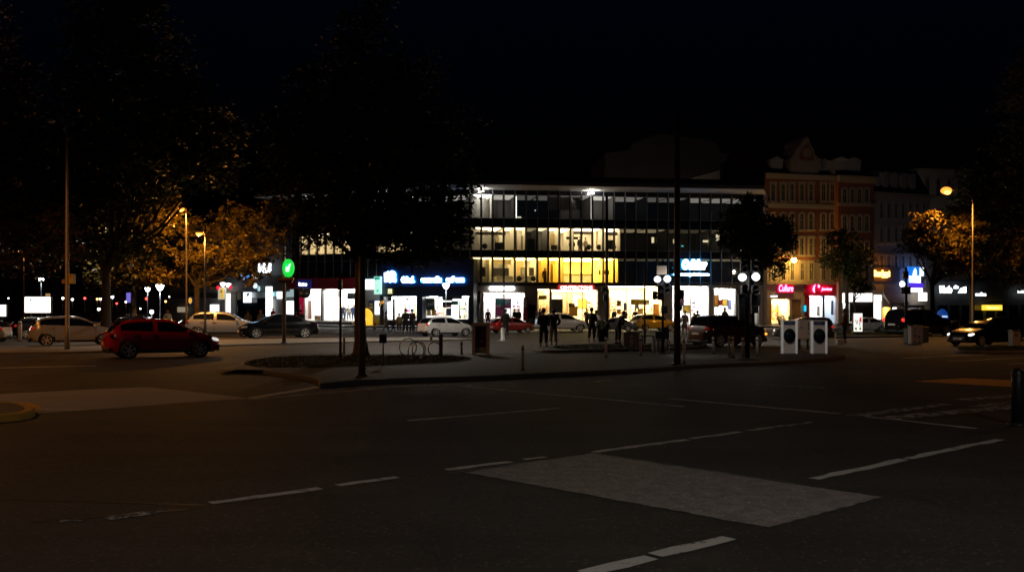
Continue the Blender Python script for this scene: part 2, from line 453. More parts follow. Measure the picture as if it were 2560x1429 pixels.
stroke((-200, 924), (240, 914), .2, paintm); stroke((330, 1012), (622, 997), .05, paintm); stroke((625, 996), (868, 956), .22, paintm, z=.012, wd2=.3); stroke((622, 998), (1050, 962), .09, paintm); stroke((1050, 962), (1300, 965), .28, wornm)
stroke((1470, 956), (1530, 950), .2, wornm); stroke((1500, 962), (1670, 964), .5, asphalt2, wd2=.3)
stroke((100, 1023), (205, 1025), .25, paintm, z=.012); stroke((2060, 871), (2120, 869), .15, wornm); stroke((2200, 859), (2290, 857), .12, wornm)
stroke((640, 900), (1180, 888), .05, wornm)
# repaired strips and tar seams crossing the near road
tar = mat('tar seam', (.018, .017, .016), .5)
for p, q in (((0, 1246), (520, 1262)), ((90, 1304), (470, 1272)), ((1120, 1182), (1440, 1139)), ((1480, 1131), (1990, 1208))):
    stroke(p, q, .05, tar, z=.0035, rag=.02, name='tar_seam')
# ------------------------------------------------------------------ buildings
glass = glass_mat('window glass', (.96, .97, .98), .05)
glass_sh = glass_mat('shop glass', (.97, .98, .98), .04)
darkglass = mat('dark glass', (.006, .008, .012), .06, spec=.6)
spand = mat('spandrel glass', (.010, .011, .014), .12, spec=.5)
navy = mat('navy cladding', (.015, .02, .032), .35, var=.2)
alu = mat('aluminium mullion', (.30, .31, .33), .4, metal=.3)
concrete = mat('pale concrete', (.42, .40, .37), .8, var=.15, vscale=1.5)
grey = mat('grey render', (.22, .215, .205), .8, var=.15, vscale=1.2)
beige = mat('beige render', (.42, .37, .30), .85, var=.15, vscale=1.0)
soffitm = mat('soffit', (.55, .53, .50), .8, var=.08)
roofm = mat('roof sheet', (.04, .042, .05), .6, var=.3)
roomw = mat('office wall', (.70, .66, .56), .8); roomg = mat('grey office wall', (.35, .34, .32), .8); roomy = mat('yellow office wall', (.78, .62, .25), .8)
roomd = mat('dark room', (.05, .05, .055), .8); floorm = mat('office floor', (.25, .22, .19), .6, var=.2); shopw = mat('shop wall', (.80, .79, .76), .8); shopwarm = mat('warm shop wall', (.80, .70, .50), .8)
black = mat('black paint', (.012, .012, .013), .45); steel = mat('brushed steel', (.55, .55, .54), .28, metal=1.0); darksteel = mat('dark steel', (.05, .048, .045), .4, metal=.5)
white = mat('white panel', (.78, .77, .74), .5); wood = mat('wood', (.35, .2, .08), .5, var=.3, vscale=5); red = mat('red panel', (.45, .02, .025), .5); maroon = mat('maroon fascia', (.48, .02, .03), .55, var=.15)
gold = mat('yellow panel', (.75, .48, .05), .5); pink = mat('pink print', (.75, .08, .30), .5); teal = mat('teal print', (.05, .35, .32), .5); navyp = mat('navy print', (.03, .05, .16), .5); orange = mat('orange panel', (.75, .28, .03), .5)
Zr = [(4.55, 6.97), (7.82, 10.01), (11.02, 13.32)]        # glazing rows
SOF = 13.85
LK, LS = .55, 1.25

def room(bld, u0, u1, z0, z1, depth, wall, lamp=None, es=0.0, n=None, v0=.25, fl=floorm, lampname='ceiling_lamp', lw=.5):
    """A real room behind the glass: floor, ceiling, back and side walls, lamps in the ceiling."""
    b = MB()
    b.face([(u0, v0, z0), (u0, depth, z0), (u0, depth, z1), (u0, v0, z1)]); b.face([(u1, v0, z0), (u1, depth, z0), (u1, depth, z1), (u1, v0, z1)])
    b.face([(u0, depth, z0), (u1, depth, z0), (u1, depth, z1), (u0, depth, z1)]); b.face([(u0, v0, z1), (u1, v0, z1), (u1, depth, z1), (u0, depth, z1)])
    b.face([(u0, v0, z0), (u1, v0, z0), (u1, depth, z0), (u0, depth, z0)], 1)
    b.done('room', [wall, fl], bld)
    if lamp and es:
        n = n or max(1, round((u1 - u0) / 2.4))
        b = MB()
        for i in range(n):
            c = u0 + (u1 - u0) * (i + .5) / n; ww = (u1 - u0) / n * .43
            for vv in (.3 + depth * .22, depth * .72): b.box(c - ww, c + ww, vv - depth * .16, vv + depth * .16, z1 - .07, z1 - .012)
        es *= LK if z0 > 2 else LS
        b.done(lampname, emat(f'lamp {lamp} {es}', lamp, es), bld)

def office(fac, label, group, rooms, n, name='office_building', gtop=4.26, ends=(True, True)):
    bld = fac.thing(name, label, 'building', group=group)
    L = fac.len; bay = L / n
    for (z0, z1) in Zr:                      # each pane its own part
        for k in range(n):
            b = MB(); b.box(k * bay + .108, (k + 1) * bay - .108, .09, .105, z0, z1); b.done('window', glass, bld)
    for z0, z1 in ((gtop, 4.50), (7.02, 7.77), (10.06, 10.97), (13.37, SOF - .02)):
        b = MB()
        for k in range(n): b.box(k * bay + .03, (k + 1) * bay - .03, .02, .062, z0, z1)
        b.done('spandrel', spand if z0 > 4.4 else black, bld)
    b = MB(); b.box(0, L, .05, .22, gtop - .06, 4.52); b.done('sill_beam', black, bld)
    for k in range(n + 1):
        b = MB(); b.box(k * bay - .105, k * bay + .105, .065, .2, 4.53, SOF - .03); b.done('window_post', black, bld)
        b = MB(); b.box(k * bay - .022, k * bay + .022, -.09, .05, gtop + .04, SOF - .01); b.done('mullion', alu, bld)
    b = MB()
    for z in (4.52, 6.98, 7.79, 10.02, 10.99, 13.33): b.box(0, L, -.03, .06, z, z + .035)
    b.done('transom', alu, bld)
    for z0, z1 in ((6.99, 7.75), (10.05, 10.95), (13.36, 13.6)):
        b = MB(); b.box(0.01, L - .01, .18, 11.8, z0 + .06, z1 - .06); b.done('floor_slab', roomd, bld)
    b = MB(); b.box(0, L, 12, 12.3, 0, SOF); b.box(-.0, .2, .3, 12, .05, SOF); b.box(L - .2, L, .3, 12, .05, SOF); b.done('wall', grey, bld)
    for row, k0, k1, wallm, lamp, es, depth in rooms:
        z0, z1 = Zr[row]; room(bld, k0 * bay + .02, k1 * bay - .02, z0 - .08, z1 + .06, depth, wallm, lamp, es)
    return bld, bay

A = Fac(1175, 100, 1908, 104.5); B = Fac(730, 110, 1175, 100)
CR = (1.0, .78, .44); WH = (1.0, .93, .82); YE = (1.0, .70, .17); PY = (1.0, .72, .27)
roomsA = [
    (2, 0, 2.1, roomw, WH, 20, 5), (2, 2.1, 4.2, roomg, WH, .8, 5), (2, 4.2, 8, roomd, WH, .15, 5), (2, 8, 11, roomg, WH, .3, 4), (2, 11, 13.0, roomg, WH, 1.1, 4), (2, 13.0, 16, roomd, WH, .3, 5), (2, 16, 20, roomd, WH, .15, 5), (2, 20, 27, roomd, WH, .35, 5),  # faint ceiling glow added in the rooms of the dark half
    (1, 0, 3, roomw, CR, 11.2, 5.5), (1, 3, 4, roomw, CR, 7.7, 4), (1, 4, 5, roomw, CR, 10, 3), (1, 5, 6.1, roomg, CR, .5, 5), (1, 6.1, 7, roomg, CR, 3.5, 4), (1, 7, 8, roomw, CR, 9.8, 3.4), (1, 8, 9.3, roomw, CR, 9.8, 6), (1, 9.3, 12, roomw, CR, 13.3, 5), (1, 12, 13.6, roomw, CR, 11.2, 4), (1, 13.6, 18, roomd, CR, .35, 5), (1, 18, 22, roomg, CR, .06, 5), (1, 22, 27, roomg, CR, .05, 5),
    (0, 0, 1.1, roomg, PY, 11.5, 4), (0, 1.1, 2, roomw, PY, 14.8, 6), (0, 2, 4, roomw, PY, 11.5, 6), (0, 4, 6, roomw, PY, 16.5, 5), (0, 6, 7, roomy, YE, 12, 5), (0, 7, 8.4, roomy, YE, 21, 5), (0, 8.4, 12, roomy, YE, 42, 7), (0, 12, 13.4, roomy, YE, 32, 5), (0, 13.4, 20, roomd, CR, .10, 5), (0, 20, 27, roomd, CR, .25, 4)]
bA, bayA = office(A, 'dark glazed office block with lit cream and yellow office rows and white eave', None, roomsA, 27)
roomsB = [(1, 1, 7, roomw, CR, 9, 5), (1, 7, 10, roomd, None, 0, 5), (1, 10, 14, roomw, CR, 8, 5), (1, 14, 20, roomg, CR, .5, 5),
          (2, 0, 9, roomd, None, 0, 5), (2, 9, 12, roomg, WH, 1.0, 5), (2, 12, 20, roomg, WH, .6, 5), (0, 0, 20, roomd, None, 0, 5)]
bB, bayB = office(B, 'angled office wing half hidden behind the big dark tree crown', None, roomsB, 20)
# projecting roof slabs
def roof(fac, bld, u0, u1, ov=3.9, cut=None):
    b = MB(); pl = [(u0, -ov), (u1, -ov), (u1, 12), (u0, 12)]
    if cut: pl = cut
    b.prism(pl, SOF, SOF + .06); b.done('soffit', soffitm, bld)
    b = MB(); b.prism(pl, SOF + .065, SOF + .42); b.done('roof', roofm, bld)
    b = MB(); b.box(u0 + .4, u1 - .4, -ov + 1.6, -ov + 1.75, SOF + .43, SOF + 1.15); b.done('parapet', navy, bld)
    b = MB()
    for i in range(int((u1 - u0) / 1.6)): b.tube([(u0 + .6 + i * 1.6, -ov + .8, SOF + .43), (u0 + .6 + i * 1.6, -ov + .8, SOF + 1.0)], .02, 6)
    b.tube([(u0 + .6, -ov + .8, SOF + 1.0), (u1 - .6, -ov + .8, SOF + 1.0)], .022, 6); b.done('roof_railing', darksteel, bld)
dA = .5 * (A.ang - B.ang) ; tn = math.tan(dA)
roof(A, bA, -0.02, A.len - .9, 3.9, [(-3.9 * tn, -3.9), (A.u(1909, -3.9), -3.9), (A.len + .3, 0), (A.len + .3, 12), (0, 12), (0, 0)])
roof(B, bB, 0, B.len, 3.9, [(-2, -3.9), (B.len + 3.9 * tn - .02, -3.9), (B.len - .02, 0), (B.len - .02, 12), (-2, 12)])
# soffit lamps: shallow dishes hung under the eave throwing light up on it
def soffit_lamp(fac, px, label, pw=90, vv=-.7, grp='lamps under the eave'):
    u = fac.u(px, vv); t = thing('eave_lamp', label, 'lamp', fac.w(u, vv, SOF - .32), fac.ang, grp)
    b = MB(); b.tube([(0, 0, .0), (0, 0, .32)], .025, 6); b.done('stem', darksteel, t)
    b = MB(); b.lathe([(.02, 0), (.34, .03), (.36, .07), (.30, .06), (.02, .03)], (0, 0, -.06), 16); b.done('dish', darksteel, t)
    b = MB(); b.lathe([(.02, 0), (.27, .0), (.27, .05), (.02, .07)], (0, 0, .01), 16); b.done('bulb', emat('eave bulb', WH, 40), t)
    point('eave_light', fac.w(u, vv, SOF - .16), pw, WH, .08)
soffit_lamp(A, 1203, 'eave lamp above the two brightest top floor windows', 230); soffit_lamp(A, 1480, 'eave lamp in the middle of the office eave', 230)
soffit_lamp(B, 760, 'eave lamp farthest along the wing behind the tree', 60); soffit_lamp(B, 845, 'second eave lamp of the wing behind the tree', 60); soffit_lamp(B, 960, 'eave lamp of the wing hidden in the tree crown', 50)
# end pier of the block on its right
b = MB(); b.box(A.len - .02, A.len + .32, -.25, 3, .02, SOF - .01); b.done('end_pier', concrete, bA)
# bright slot lamps (vertical tubes) in two dim top-floor rooms
for px in (1290, 1479):
    u = A.u(px, .6); b = MB(); b.box(u - .06, u + .06, .5, .6, Zr[2][0] + .02, Zr[2][1] - .05); b.done('tube_lamp', emat('slot tube', WH, 5), bA)
b = MB()
for px0, px1 in ((1371, 1397), (1399, 1425), (1427, 1452)): b.box(A.u(px0 + 2, .3), A.u(px1 - 2, .3), .28, .31, 11.9, 13.28)
b.done('blind', mat('grey blind', (.30, .28, .25), .9), bA)

def pane(bld, u0, u1, z0, z1, v=.12, split=1, fm=None):
    b = MB(); b.box(u0, u1, v, v + .015, z0, z1); b.done('shop_window', glass_sh, bld)
    if fm:
        b = MB()
        for i in range(split + 1):
            x = u0 + (u1 - u0) * i / split; b.box(x - .035, x + .035, v - .03, v + .05, z0, z1)
        b.box(u0 - .035, u1 + .035, v - .02, v + .04, z1, z1 + .07); b.box(u0 - .035, u1 + .035, v - .02, v + .04, z0 - .07, z0)
        b.done('window_frame', fm, bld)
def shop(fac, bld, px0, px1, ytop, lamp, es, wall=shopw, depth=6, z0=.16, split=2, fm=alu, v=.12, n=None, fl=None):
    u0, u1 = fac.u(px0, v), fac.u(px1, v); z1 = fac.z((px0 + px1) / 2, ytop, v)
    room(bld, u0 - .1, u1 + .1, z0 - .02, z1 + .02, depth, wall, lamp, es, n, v0=v + .05, fl=fl or mat('shop floor', (.5, .47, .42), .35, var=.1), lw=.6)
    pane(bld, u0, u1, z0 + .08, z1 - .08, v, split, fm)
def wallbit(fac, bld, px0, px1, y0, y1, m, v0=0.0, v1=.5, name='wall', z0=None):
    u0, u1 = fac.u(px0, v0), fac.u(px1, v0); pm = (px0 + px1) / 2
    b = MB(); b.box(u0, u1, v0, v1, fac.z(pm, y1, v0) if z0 is None else z0, fac.z(pm, y0, v0)); return b.done(name, m, bld)
SW = (1.0, .96, .90); SC = (.93, .97, 1.0); SY = (1.0, .80, .45)
SG = 1.0
# --- ground floor of the main block
wallbit(A, bA, 1185, 1208, 714, 0, concrete, -.1, .5, 'pier', z0=.1)
wallbit(A, bA, 1208, 1318, 714, 731, beige, .0, .5, 'lintel'); shop(A, bA, 1209, 1312, 731, SW, 16 * SG, shopw)
wallbit(A, bA, 1312, 1345, 714, 760, grey, -.05, .4, 'wall'); wallbit(A, bA, 1340, 1345, 760, 0, grey, -.05, .4, 'wall', z0=.1); wallbit(A, bA, 1314, 1339, 761, 0, darkglass, .1, .2, 'door', z0=.14)
wallbit(A, bA, 1345, 1398, 714, 722, grey, -.02, .4, 'lintel'); wallbit(A, bA, 1398, 1520, 714, 724, grey, -.02, .4, 'lintel')
shop(A, bA, 1347, 1374, 723, SY, 12 * SG, shopwarm, 4, split=1); wallbit(A, bA, 1375, 1378, 723, 0, grey, 0, .5, 'pier', z0=.1)
shop(A, bA, 1379, 1494, 725, SY, 20 * SG, shopwarm, 7, split=3); wallbit(A, bA, 1379, 1407, 747, 0, grey, .3, .5, 'window_screen', z0=.2)
wallbit(A, bA, 1495, 1522, 724, 0, grey, -.05, .5, 'pier', z0=.1)
shop(A, bA, 1523, 1654, 714, SY, 24 * SG, shopwarm, 7, split=3)
wallbit(A, bA, 1655, 1680, 712, 0, concrete, -.2, .5, 'pier', z0=.1)
shop(A, bA, 1681, 1771, 712, SW, 24 * SG, shopw, 7, split=2)
wallbit(A, bA, 1772, 1784, 712, 0, concrete, -.15, .5, 'pier', z0=.1)
wallbit(A, bA, 1784, 1842, 712, 720, beige, -.02, .4, 'lintel'); shop(A, bA, 1785, 1839, 720, SW, 22 * SG, shopw, 6, split=1)
wallbit(A, bA, 1840, 1885, 712, 0, grey, -.05, .5, 'wall', z0=.1); shop(A, bA, 1886, 1898, 732, SW, 20 * SG, shopw, 3, split=1); wallbit(A, bA, 1898, 1910, 712, 0, concrete, -.05, .5, 'pier', z0=.1)
# --- ground floor of the wing: maroon shop, pharmacy strip, navy box shop
uB0 = B.u(735); 
wallbit(B, bB, 718, 893, 695, 722, maroon, -.35, .3, 'fascia')
shop(B, bB, 757, 803, 723, SW, 13 * SG, shopw, 5, z0=.5, split=1); shop(B, bB, 806, 893, 723, SW, 13 * SG, shopw, 7, z0=.5, split=3)
wallbit(B, bB, 803.4, 805.6, 722, 0, black, -.02, .3, 'pier', z0=.5)
b = MB(); b.box(B.u(757), B.u(893), -.9, 1.0, .02, .5); b.done('plinth', concrete, bB)
wallbit(B, bB, 735, 757, 723, 0, navy, -.03, .4, 'wall', z0=.1)
wallbit(B, bB, 894, 950, 660, 712, spand, .0, .4, 'fascia'); wallbit(B, bB, 894, 949, 712, 0, grey, .1, .4, 'wall', z0=.1)
# navy box (slightly projecting)
v = -.7
def nb(px0, px1, y0, y1, name='navy_panel', z0=None, m=navy, dv=0): return wallbit(B, bB, px0, px1, y0, y1, m, v + dv, .0, name, z0=z0)
nb(951, 1184, 650, 717, 'sign_band', dv=-.15); nb(951, 1184, 717.5, 741, 'lintel'); nb(951, 959.5, 741, 0, 'pier', z0=.1); nb(1041, 1056, 741, 0, 'pier', z0=.1); nb(1171, 1184, 741, 0, 'pier', z0=.1); nb(959.5, 1041, 801, 0, 'kick_panel', z0=.1); nb(1056, 1171, 797, 0, 'kick_panel', z0=.1)
shop(B, bB, 960, 1040.5, 741, SC, 16 * SG, shopw, 4, z0=.75, split=1, v=v + .1, fm=None); shop(B, bB, 1056.5, 1170.5, 740, SC, 16 * SG, shopw, 5, z0=.85, split=1, v=v + .1, fm=None)

# --- low building on the far left of the row
Cf = Fac(425, 122, 735, 112)
bC = Cf.thing('shop_building', 'low grey shop building left of the green oval sign', 'building')
b = MB(); b.box(0, Cf.len, .4, 9, .02, 11.5); b.done('wall', mat('dark render', (.10, .098, .092), .85, var=.2), bC)
wallbit(Cf, bC, 425, 548, 745, 0, grey, 0, .35, 'wall', z0=.02); wallbit(Cf, bC, 425, 722, 716, 730, grey, -.3, .35, 'fascia'); wallbit(Cf, bC, 425, 722, 690, 715.6, mat('dark fascia', (.06, .06, .06), .5), -.2, .35, 'fascia')
b = MB(); b.box(-.2, Cf.len + .1, -.4, .35, 11.5, 11.8); b.done('cornice', grey, bC)
wallbit(Cf, bC, 562, 577, 730, 0, concrete, -.1, .35, 'pier', z0=.02); wallbit(Cf, bC, 577, 590, 730, 0, grey, .0, .35, 'wall', z0=.02); wallbit(Cf, bC, 590, 608, 730, 0, darkglass, .1, .35, 'door', z0=.02)
wallbit(Cf, bC, 627, 664, 730, 744, mat('frosted pane', (.4, .48, .5), .4), .15, .35, 'transom_window'); wallbit(Cf, bC, 608, 664, 745, 0, darkglass, .2, .35, 'door', z0=.02)
wallbit(Cf, bC, 680, 712, 747, 0, grey, .05, .35, 'wall', z0=.02)
def glowbox(fac, bld, px0, px1, y0, y1, col, es, v=-.1, name='lit_panel'):
    pm = (px0 + px1) / 2; u0, u1 = fac.u(px0, v), fac.u(px1, v); b = MB(); b.box(u0, u1, v, v + .12, fac.z(pm, y1, v), fac.z(pm, y0, v), bev=.02); return b.done(name, emat(f'{name} {col} {es}', col, es), bld)
glowbox(Cf, bC, 664, 680, 716, 790, SC, 2.2, -.35, 'lit_pillar'); glowbox(Cf, bC, 692, 708, 723, 746, SC, 2.5); glowbox(Cf, bC, 716, 734, 752, 800, SC, 2.0); glowbox(Cf, bC, 716, 734, 723, 742, (.6, .8, .85), .45); glowbox(Cf, bC, 679, 690, 717, 740, (.25, .6, .7), .35)
glowbox(Cf, bC, 564, 576, 733, 790, SW, 1.0, -.16)

# --- old town houses on the right
R1 = Fac(1912, 105.5, 2098, 108); R2 = Fac(2096, 107.0, 2184, 108.4); R3 = Fac(2184, 109.5, 2326, 113)
brick = mat('terracotta render', (.30, .115, .062), .85, var=.25, vscale=.8); cream = mat('cream stone', (.46, .39, .30), .8, var=.15, vscale=1.5); slate = mat('slate roof', (.045, .04, .042), .6, var=.3, vscale=3)
paleg = mat('pale grey render', (.50, .47, .45), .85, var=.15, vscale=.8)
wdark = mat('sash glass', (.02, .02, .025), .08, spec=.5); sash = mat('sash paint', (.40, .36, .30), .6)
PROTO = {}
def old_window(fac, bld, px, y0, y1, wpx=14, arch=False, surround=cream, v=0.0):
    pm = px; z0, z1 = fac.z(pm, y1), fac.z(pm, y0); u = fac.u(px); d = fac.w(u).y; hw = wpx / F_ * d / 2; h = z1 - z0
    key = (fac.ang, round(hw, 1), round(h, 1), arch, surround.name)
    if key in PROTO:
        o = PROTO[key].copy(); COL.objects.link(o); o.parent = bld; o.location = (u, v, z0)
        for c in PROTO[key].children:
            k = c.copy(); COL.objects.link(k); k.parent = o
        return o
    b = MB(); s = .2
    b.box(-hw - s, -hw, -.09, .02, 0, h); b.box(hw, hw + s, -.09, .02, 0, h); b.box(-hw - s - .08, hw + s + .08, -.18, .02, -.2, -.003)
    if arch:
        n = 10; r = hw + s
        out = [(r * math.cos(math.pi * i / n), h + .003 + r * .75 * math.sin(math.pi * i / n)) for i in range(n + 1)]; inn = [(hw * .75 * math.cos(math.pi * i / n), h + .003 + hw * .45 * math.sin(math.pi * i / n)) for i in range(n, -1, -1)]
        b.prism(out + inn, -.12, .02, 'y')
    else: b.box(-hw - s - .06, hw + s + .06, -.14, .02, h + .003, h + .3)
    o = b.done('window', surround, bld, (u, v, z0))
    b = MB(); b.box(-hw + .002, hw - .002, -.02, .01, .002, h - .002 if not arch else h + hw * .3); b.done('pane', wdark, o)
    b = MB(); b.box(-.03, .03, -.05, -.022, .01, h - .01); b.box(-hw + .01, -.032, -.05, -.022, h * .62, h * .62 + .06); b.box(.032, hw - .01, -.05, -.022, h * .62, h * .62 + .06); b.done('sash', sash, o)
    PROTO[key] = o; return o
b1 = R1.thing('town_house', 'terracotta town house with a gabled dormer and pink shop signs', 'building')
ztop = R1.z(1960, 440); L = R1.len
b = MB(); b.box(0, L, 0, 10, 4.75, ztop); b.done('wall', brick, b1)
b = MB(); b.box(-.1, L, -.5, .02, ztop, ztop + .2); b.box(-.1, L, -.35, .02, ztop - .3, ztop - .003); b.done('cornice', cream, b1)
zc = R1.z(1990, 516); b = MB(); b.box(-.05, L, -.22, .01, zc, zc + .3); b.box(-.05, L, -.12, .01, zc - .2, zc - .003); b.done('string_course', cream, b1)
for px in (1932, 1957, 1979, 2004, 2027, 2058, 2080):
    old_window(R1, b1, px, 461, 502, 9); old_window(R1, b1, px, 536, 573, 9, True); old_window(R1, b1, px, 598, 637, 9); old_window(R1, b1, px, 658, 699, 9, v=-.065)
zq = R1.z(1990, 650); b = MB(); b.box(-.02, L, -.06, .01, 4.76, zq); b.done('first_floor_facing', cream, b1)
b = MB(); b.box(-.05, L, -.5, .0, 4.45, 4.75); b.done('balcony_ledge', cream, b1)
# mansard roof with dormers and the ornate gable
zr = R1.z(1990, 375); b = MB(); b.prism([(0, ztop + .2), (10, ztop + .2), (8, zr + .6), (3, zr + .6)], 0.02, L - .02, 'x'); b.done('roof', slate, b1)
ug = R1.u(2010); zg = R1.z(2010, 340)
def gx(px): return R1.u(px)
def gz(py): return R1.z(2010, py)
pts = [(1975, 438), (1976, 400), (1985, 386), (1990, 372), (1999, 366), (2005, 352), (2013, 346), (2017, 341), (2021, 346), (2026, 360), (2035, 374), (2037, 386), (2045, 392), (2046, 438)]
b = MB(); b.prism([(gx(x), gz(y)) for x, y in pts], -.06, 4, 'y'); g = b.done('gable', mat('pale stucco', (.42, .34, .27), .85, var=.15), b1)
b = MB(); b.prism([(gx(x), gz(y)) for x, y in ((1998, 400), (2000, 380), (2010, 366), (2018, 358), (2026, 370), (2032, 384), (2033, 400))], -.1, -.062, 'y'); b.done('gable_panel', brick, b1)
b = MB(); b.ring((gx(2016), -.16, gz(382)), .35, .52, -.02, .08, 20); b.ball((gx(2016), -.1, gz(382)), .3, (1, .2, 1)); b.done('medallion', cream, b1)
for px in (2003, 2024): old_window(R1, b1, px, 411, 437, 8)
for px in (1949, 2057, 2068):
    u = gx(px); z = gz(432); b = MB(); b.box(u - .75, u + .75, .6, 3, z, z + 1.3); b.prism([(u - .95, z + 1.3), (u + .95, z + 1.3), (u, z + 1.75)], .5, 3, 'y'); b.box(u - .4, u + .4, .55, .6, z + .2, z + 1.1); b.done('dormer', paleg, b1)
b2 = R2.thing('town_house', 'projecting terracotta bay house with four arched windows a floor', 'building')
L = R2.len; zt = R2.z(2140, 449)
b = MB(); b.box(0, L, 0, 9, 4.75, zt); b.done('wall', brick, b2)
b = MB(); b.box(-.15, L + .15, -.5, .02, zt, zt + .35); b.box(-.08, L + .08, -.3, .02, zt - .35, zt - .003); b.done('cornice', cream, b2)
for py in (515, 652): zc = R2.z(2140, py); b = MB(); b.box(-.1, L + .1, -.22, .01, zc, zc + .28); b.done('string_course', cream, b2)
for px in (2111, 2130, 2148, 2166):
    for y0, y1 in ((474, 506), (541, 577), (606, 640)): old_window(R2, b2, px, y0, y1, 9, True)
    old_window(R2, b2, px, 662, 698, 9, v=-.065)
zq = R2.z(2140, 650); b = MB(); b.box(-.02, L + .02, -.06, .01, 4.76, zq); b.done('first_floor_facing', cream, b2)
b = MB(); b.prism([(0, zt + .35), (9, zt + .35), (7, zt + 3.2), (2.5, zt + 3.2)], .02, L - .02, 'x'); b.done('roof', slate, b2)
for px in (2112, 2143):
    u = R2.u(px); z = zt + .6; b = MB(); b.box(u - .9, u + .9, .6, 4, z, z + 1.5); b.prism([(u - 1.1, z + 1.5), (u + 1.1, z + 1.5), (u, z + 1.9)], .45, 4, 'y'); b.box(u - .65, u - .1, .55, .6, z + .25, z + 1.3); b.box(u + .1, u + .65, .55, .6, z + .25, z + 1.3); b.done('dormer', paleg, b2)
b3 = R3.thing('town_house', 'pale grey town house with dormered mansard beside the terracotta bay', 'building')
L = R3.len; zt = R3.z(2240, 492)
b = MB(); b.box(0, L, 0, 9, 4.6, zt); b.done('wall', paleg, b3)
b = MB(); b.box(-.0, L + .1, -.45, .02, zt, zt + .4); b.done('cornice', cream, b3)
for px in (2203, 2221, 2239, 2257, 2275, 2292, 2309):
    for y0, y1 in ((509, 545), (571, 605), (640, 670)): old_window(R3, b3, px, y0, y1, 8, surround=paleg)
b = MB(); b.prism([(0, zt + .4), (9, zt + .4), (7, zt + 3.6), (2, zt + 3.4)], .02, L - .02, 'x'); b.done('roof', slate, b3)
for px in (2200, 2222, 2245, 2268, 2290):
    u = R3.u(px); z = zt + .7; b = MB(); b.box(u - .5, u + .5, .5, 3, z, z + 1.9); b.prism([(u - .65, z + 1.9), (u + .65, z + 1.9), (u, z + 2.2)], .4, 3, 'y'); b.box(u - .3, u + .3, .45, .5, z + .3, z + 1.6); b.done('dormer', paleg, b3)
R4 = Fac(2296, 160, 2425, 162)
b4 = R4.thing('corner_tower', 'pale flat topped house behind the sodium street lamp', 'building')
zt = R4.z(2360, 430); b = MB(); b.box(0, R4.len, 0, 9, .0, zt); b.done('wall', mat('stone house', (.5, .46, .42), .85, var=.12, vscale=.6), b4)
b = MB(); b.box(-.3, R4.len + .3, -.4, 9, zt, zt + .45); b.done('cornice', cream, b4)
for px in (2318, 2345, 2372, 2398): old_window(R4, b4, px, 450, 490, 9, True)
for px in (2345, 2372, 2398): old_window(R4, b4, px, 530, 570, 9)
# dark house rising behind the office roof
R5 = Fac(1512, 150, 1850, 152)
b5 = R5.thing('apartment_house', 'unlit house with stepped gable rising behind the office roof', 'building')
hx = lambda px: R5.u(px); hz = lambda py: R5.z(1680, py)
stuc = mat('brown stucco', (.32, .27, .22), .9, var=.15, vscale=.4)
b = MB(); b.prism([(hx(1512), 0), (hx(1512), hz(385)), (hx(1575), hz(376)), (hx(1580), hz(360)), (hx(1650), hz(335)), (hx(1790), hz(352)), (hx(1800), hz(380)), (hx(1840), hz(380)), (hx(1800), hz(410)), (hx(1800), 0)], 0, 12, 'y'); b.done('wall', stuc, b5)
b = MB(); b.prism([(hx(1648), hz(334)), (hx(1795), hz(351)), (hx(1795), hz(347)), (hx(1650), hz(329))], -.6, 12, 'y'); b.prism([(hx(1577), hz(361)), (hx(1647), hz(335)), (hx(1649), hz(330)), (hx(1574), hz(358))], -.6, 12, 'y'); b.done('roof', slate, b5)
R6 = Fac(1800, 128, 1925, 130); b6 = R6.thing('terrace_house', 'low dark rooftop terrace left of the ornate gable', 'building')
b = MB(); b.box(0, R6.len, 0, 8, 0, R6.z(1860, 428)); b.done('wall', paleg, b6); b = MB()
for i in range(8): b.box(.5 + i * .7, .95 + i * .7, -.03, .0, R6.z(1860, 428) - 1.6, R6.z(1860, 428) - .5)
b.done('window', wdark, b6); b = MB(); b.box(-.2, R6.len, -.3, 8, R6.z(1860, 428), R6.z(1860, 424)); b.done('roof', slate, b6)

# --- ground floors on the right
wallbit(R1, b1, 1913, 2012, 707, 748, beige, -.08, .3, 'shop_wall'); wallbit(R1, b1, 1913, 1929, 748, 0, beige, -.08, .3, 'shop_wall', z0=.02); wallbit(R1, b1, 1974, 1981, 748, 0, beige, -.08, .3, 'shop_wall', z0=.02); wallbit(R1, b1, 2002, 2021, 748, 0, beige, -.08, .3, 'shop_wall', z0=.02)
shop(R1, b1, 1930, 1973, 745, SY, 26 * SG, shopwarm, 4, z0=.3, split=1, v=.05, fm=None); wallbit(R1, b1, 1982, 2001, 750, 0, wood, .1, .3, 'door', z0=.02)
wallbit(R1, b1, 2012, 2098, 707, 738, red, -.25, .3, 'fascia'); wallbit(R1, b1, 2012, 2023, 738, 0, red, -.1, .3, 'shop_wall', z0=.02)
shop(R1, b1, 2024, 2057, 740, SC, 24 * SG, shopw, 5, z0=.2, split=1, v=.05); shop(R1, b1, 2060, 2092, 740, (.6, .75, 1.0), 9 * SG, shopw, 5, z0=.2, split=1, v=.05); wallbit(R1, b1, 2092.5, 2100, 738, 0, beige, -.1, .3, 'pier', z0=.02)
wallbit(R2, b2, 2096, 2106, 707, 0, beige, -.08, .3, 'pier', z0=.02); wallbit(R2, b2, 2106, 2182, 707, 732, mat('sage fascia', (.36, .37, .28), .7), -.15, .3, 'fascia'); glowbox(R2, b2, 2107, 2181, 732.5, 754, SW, 1.6, -.1)
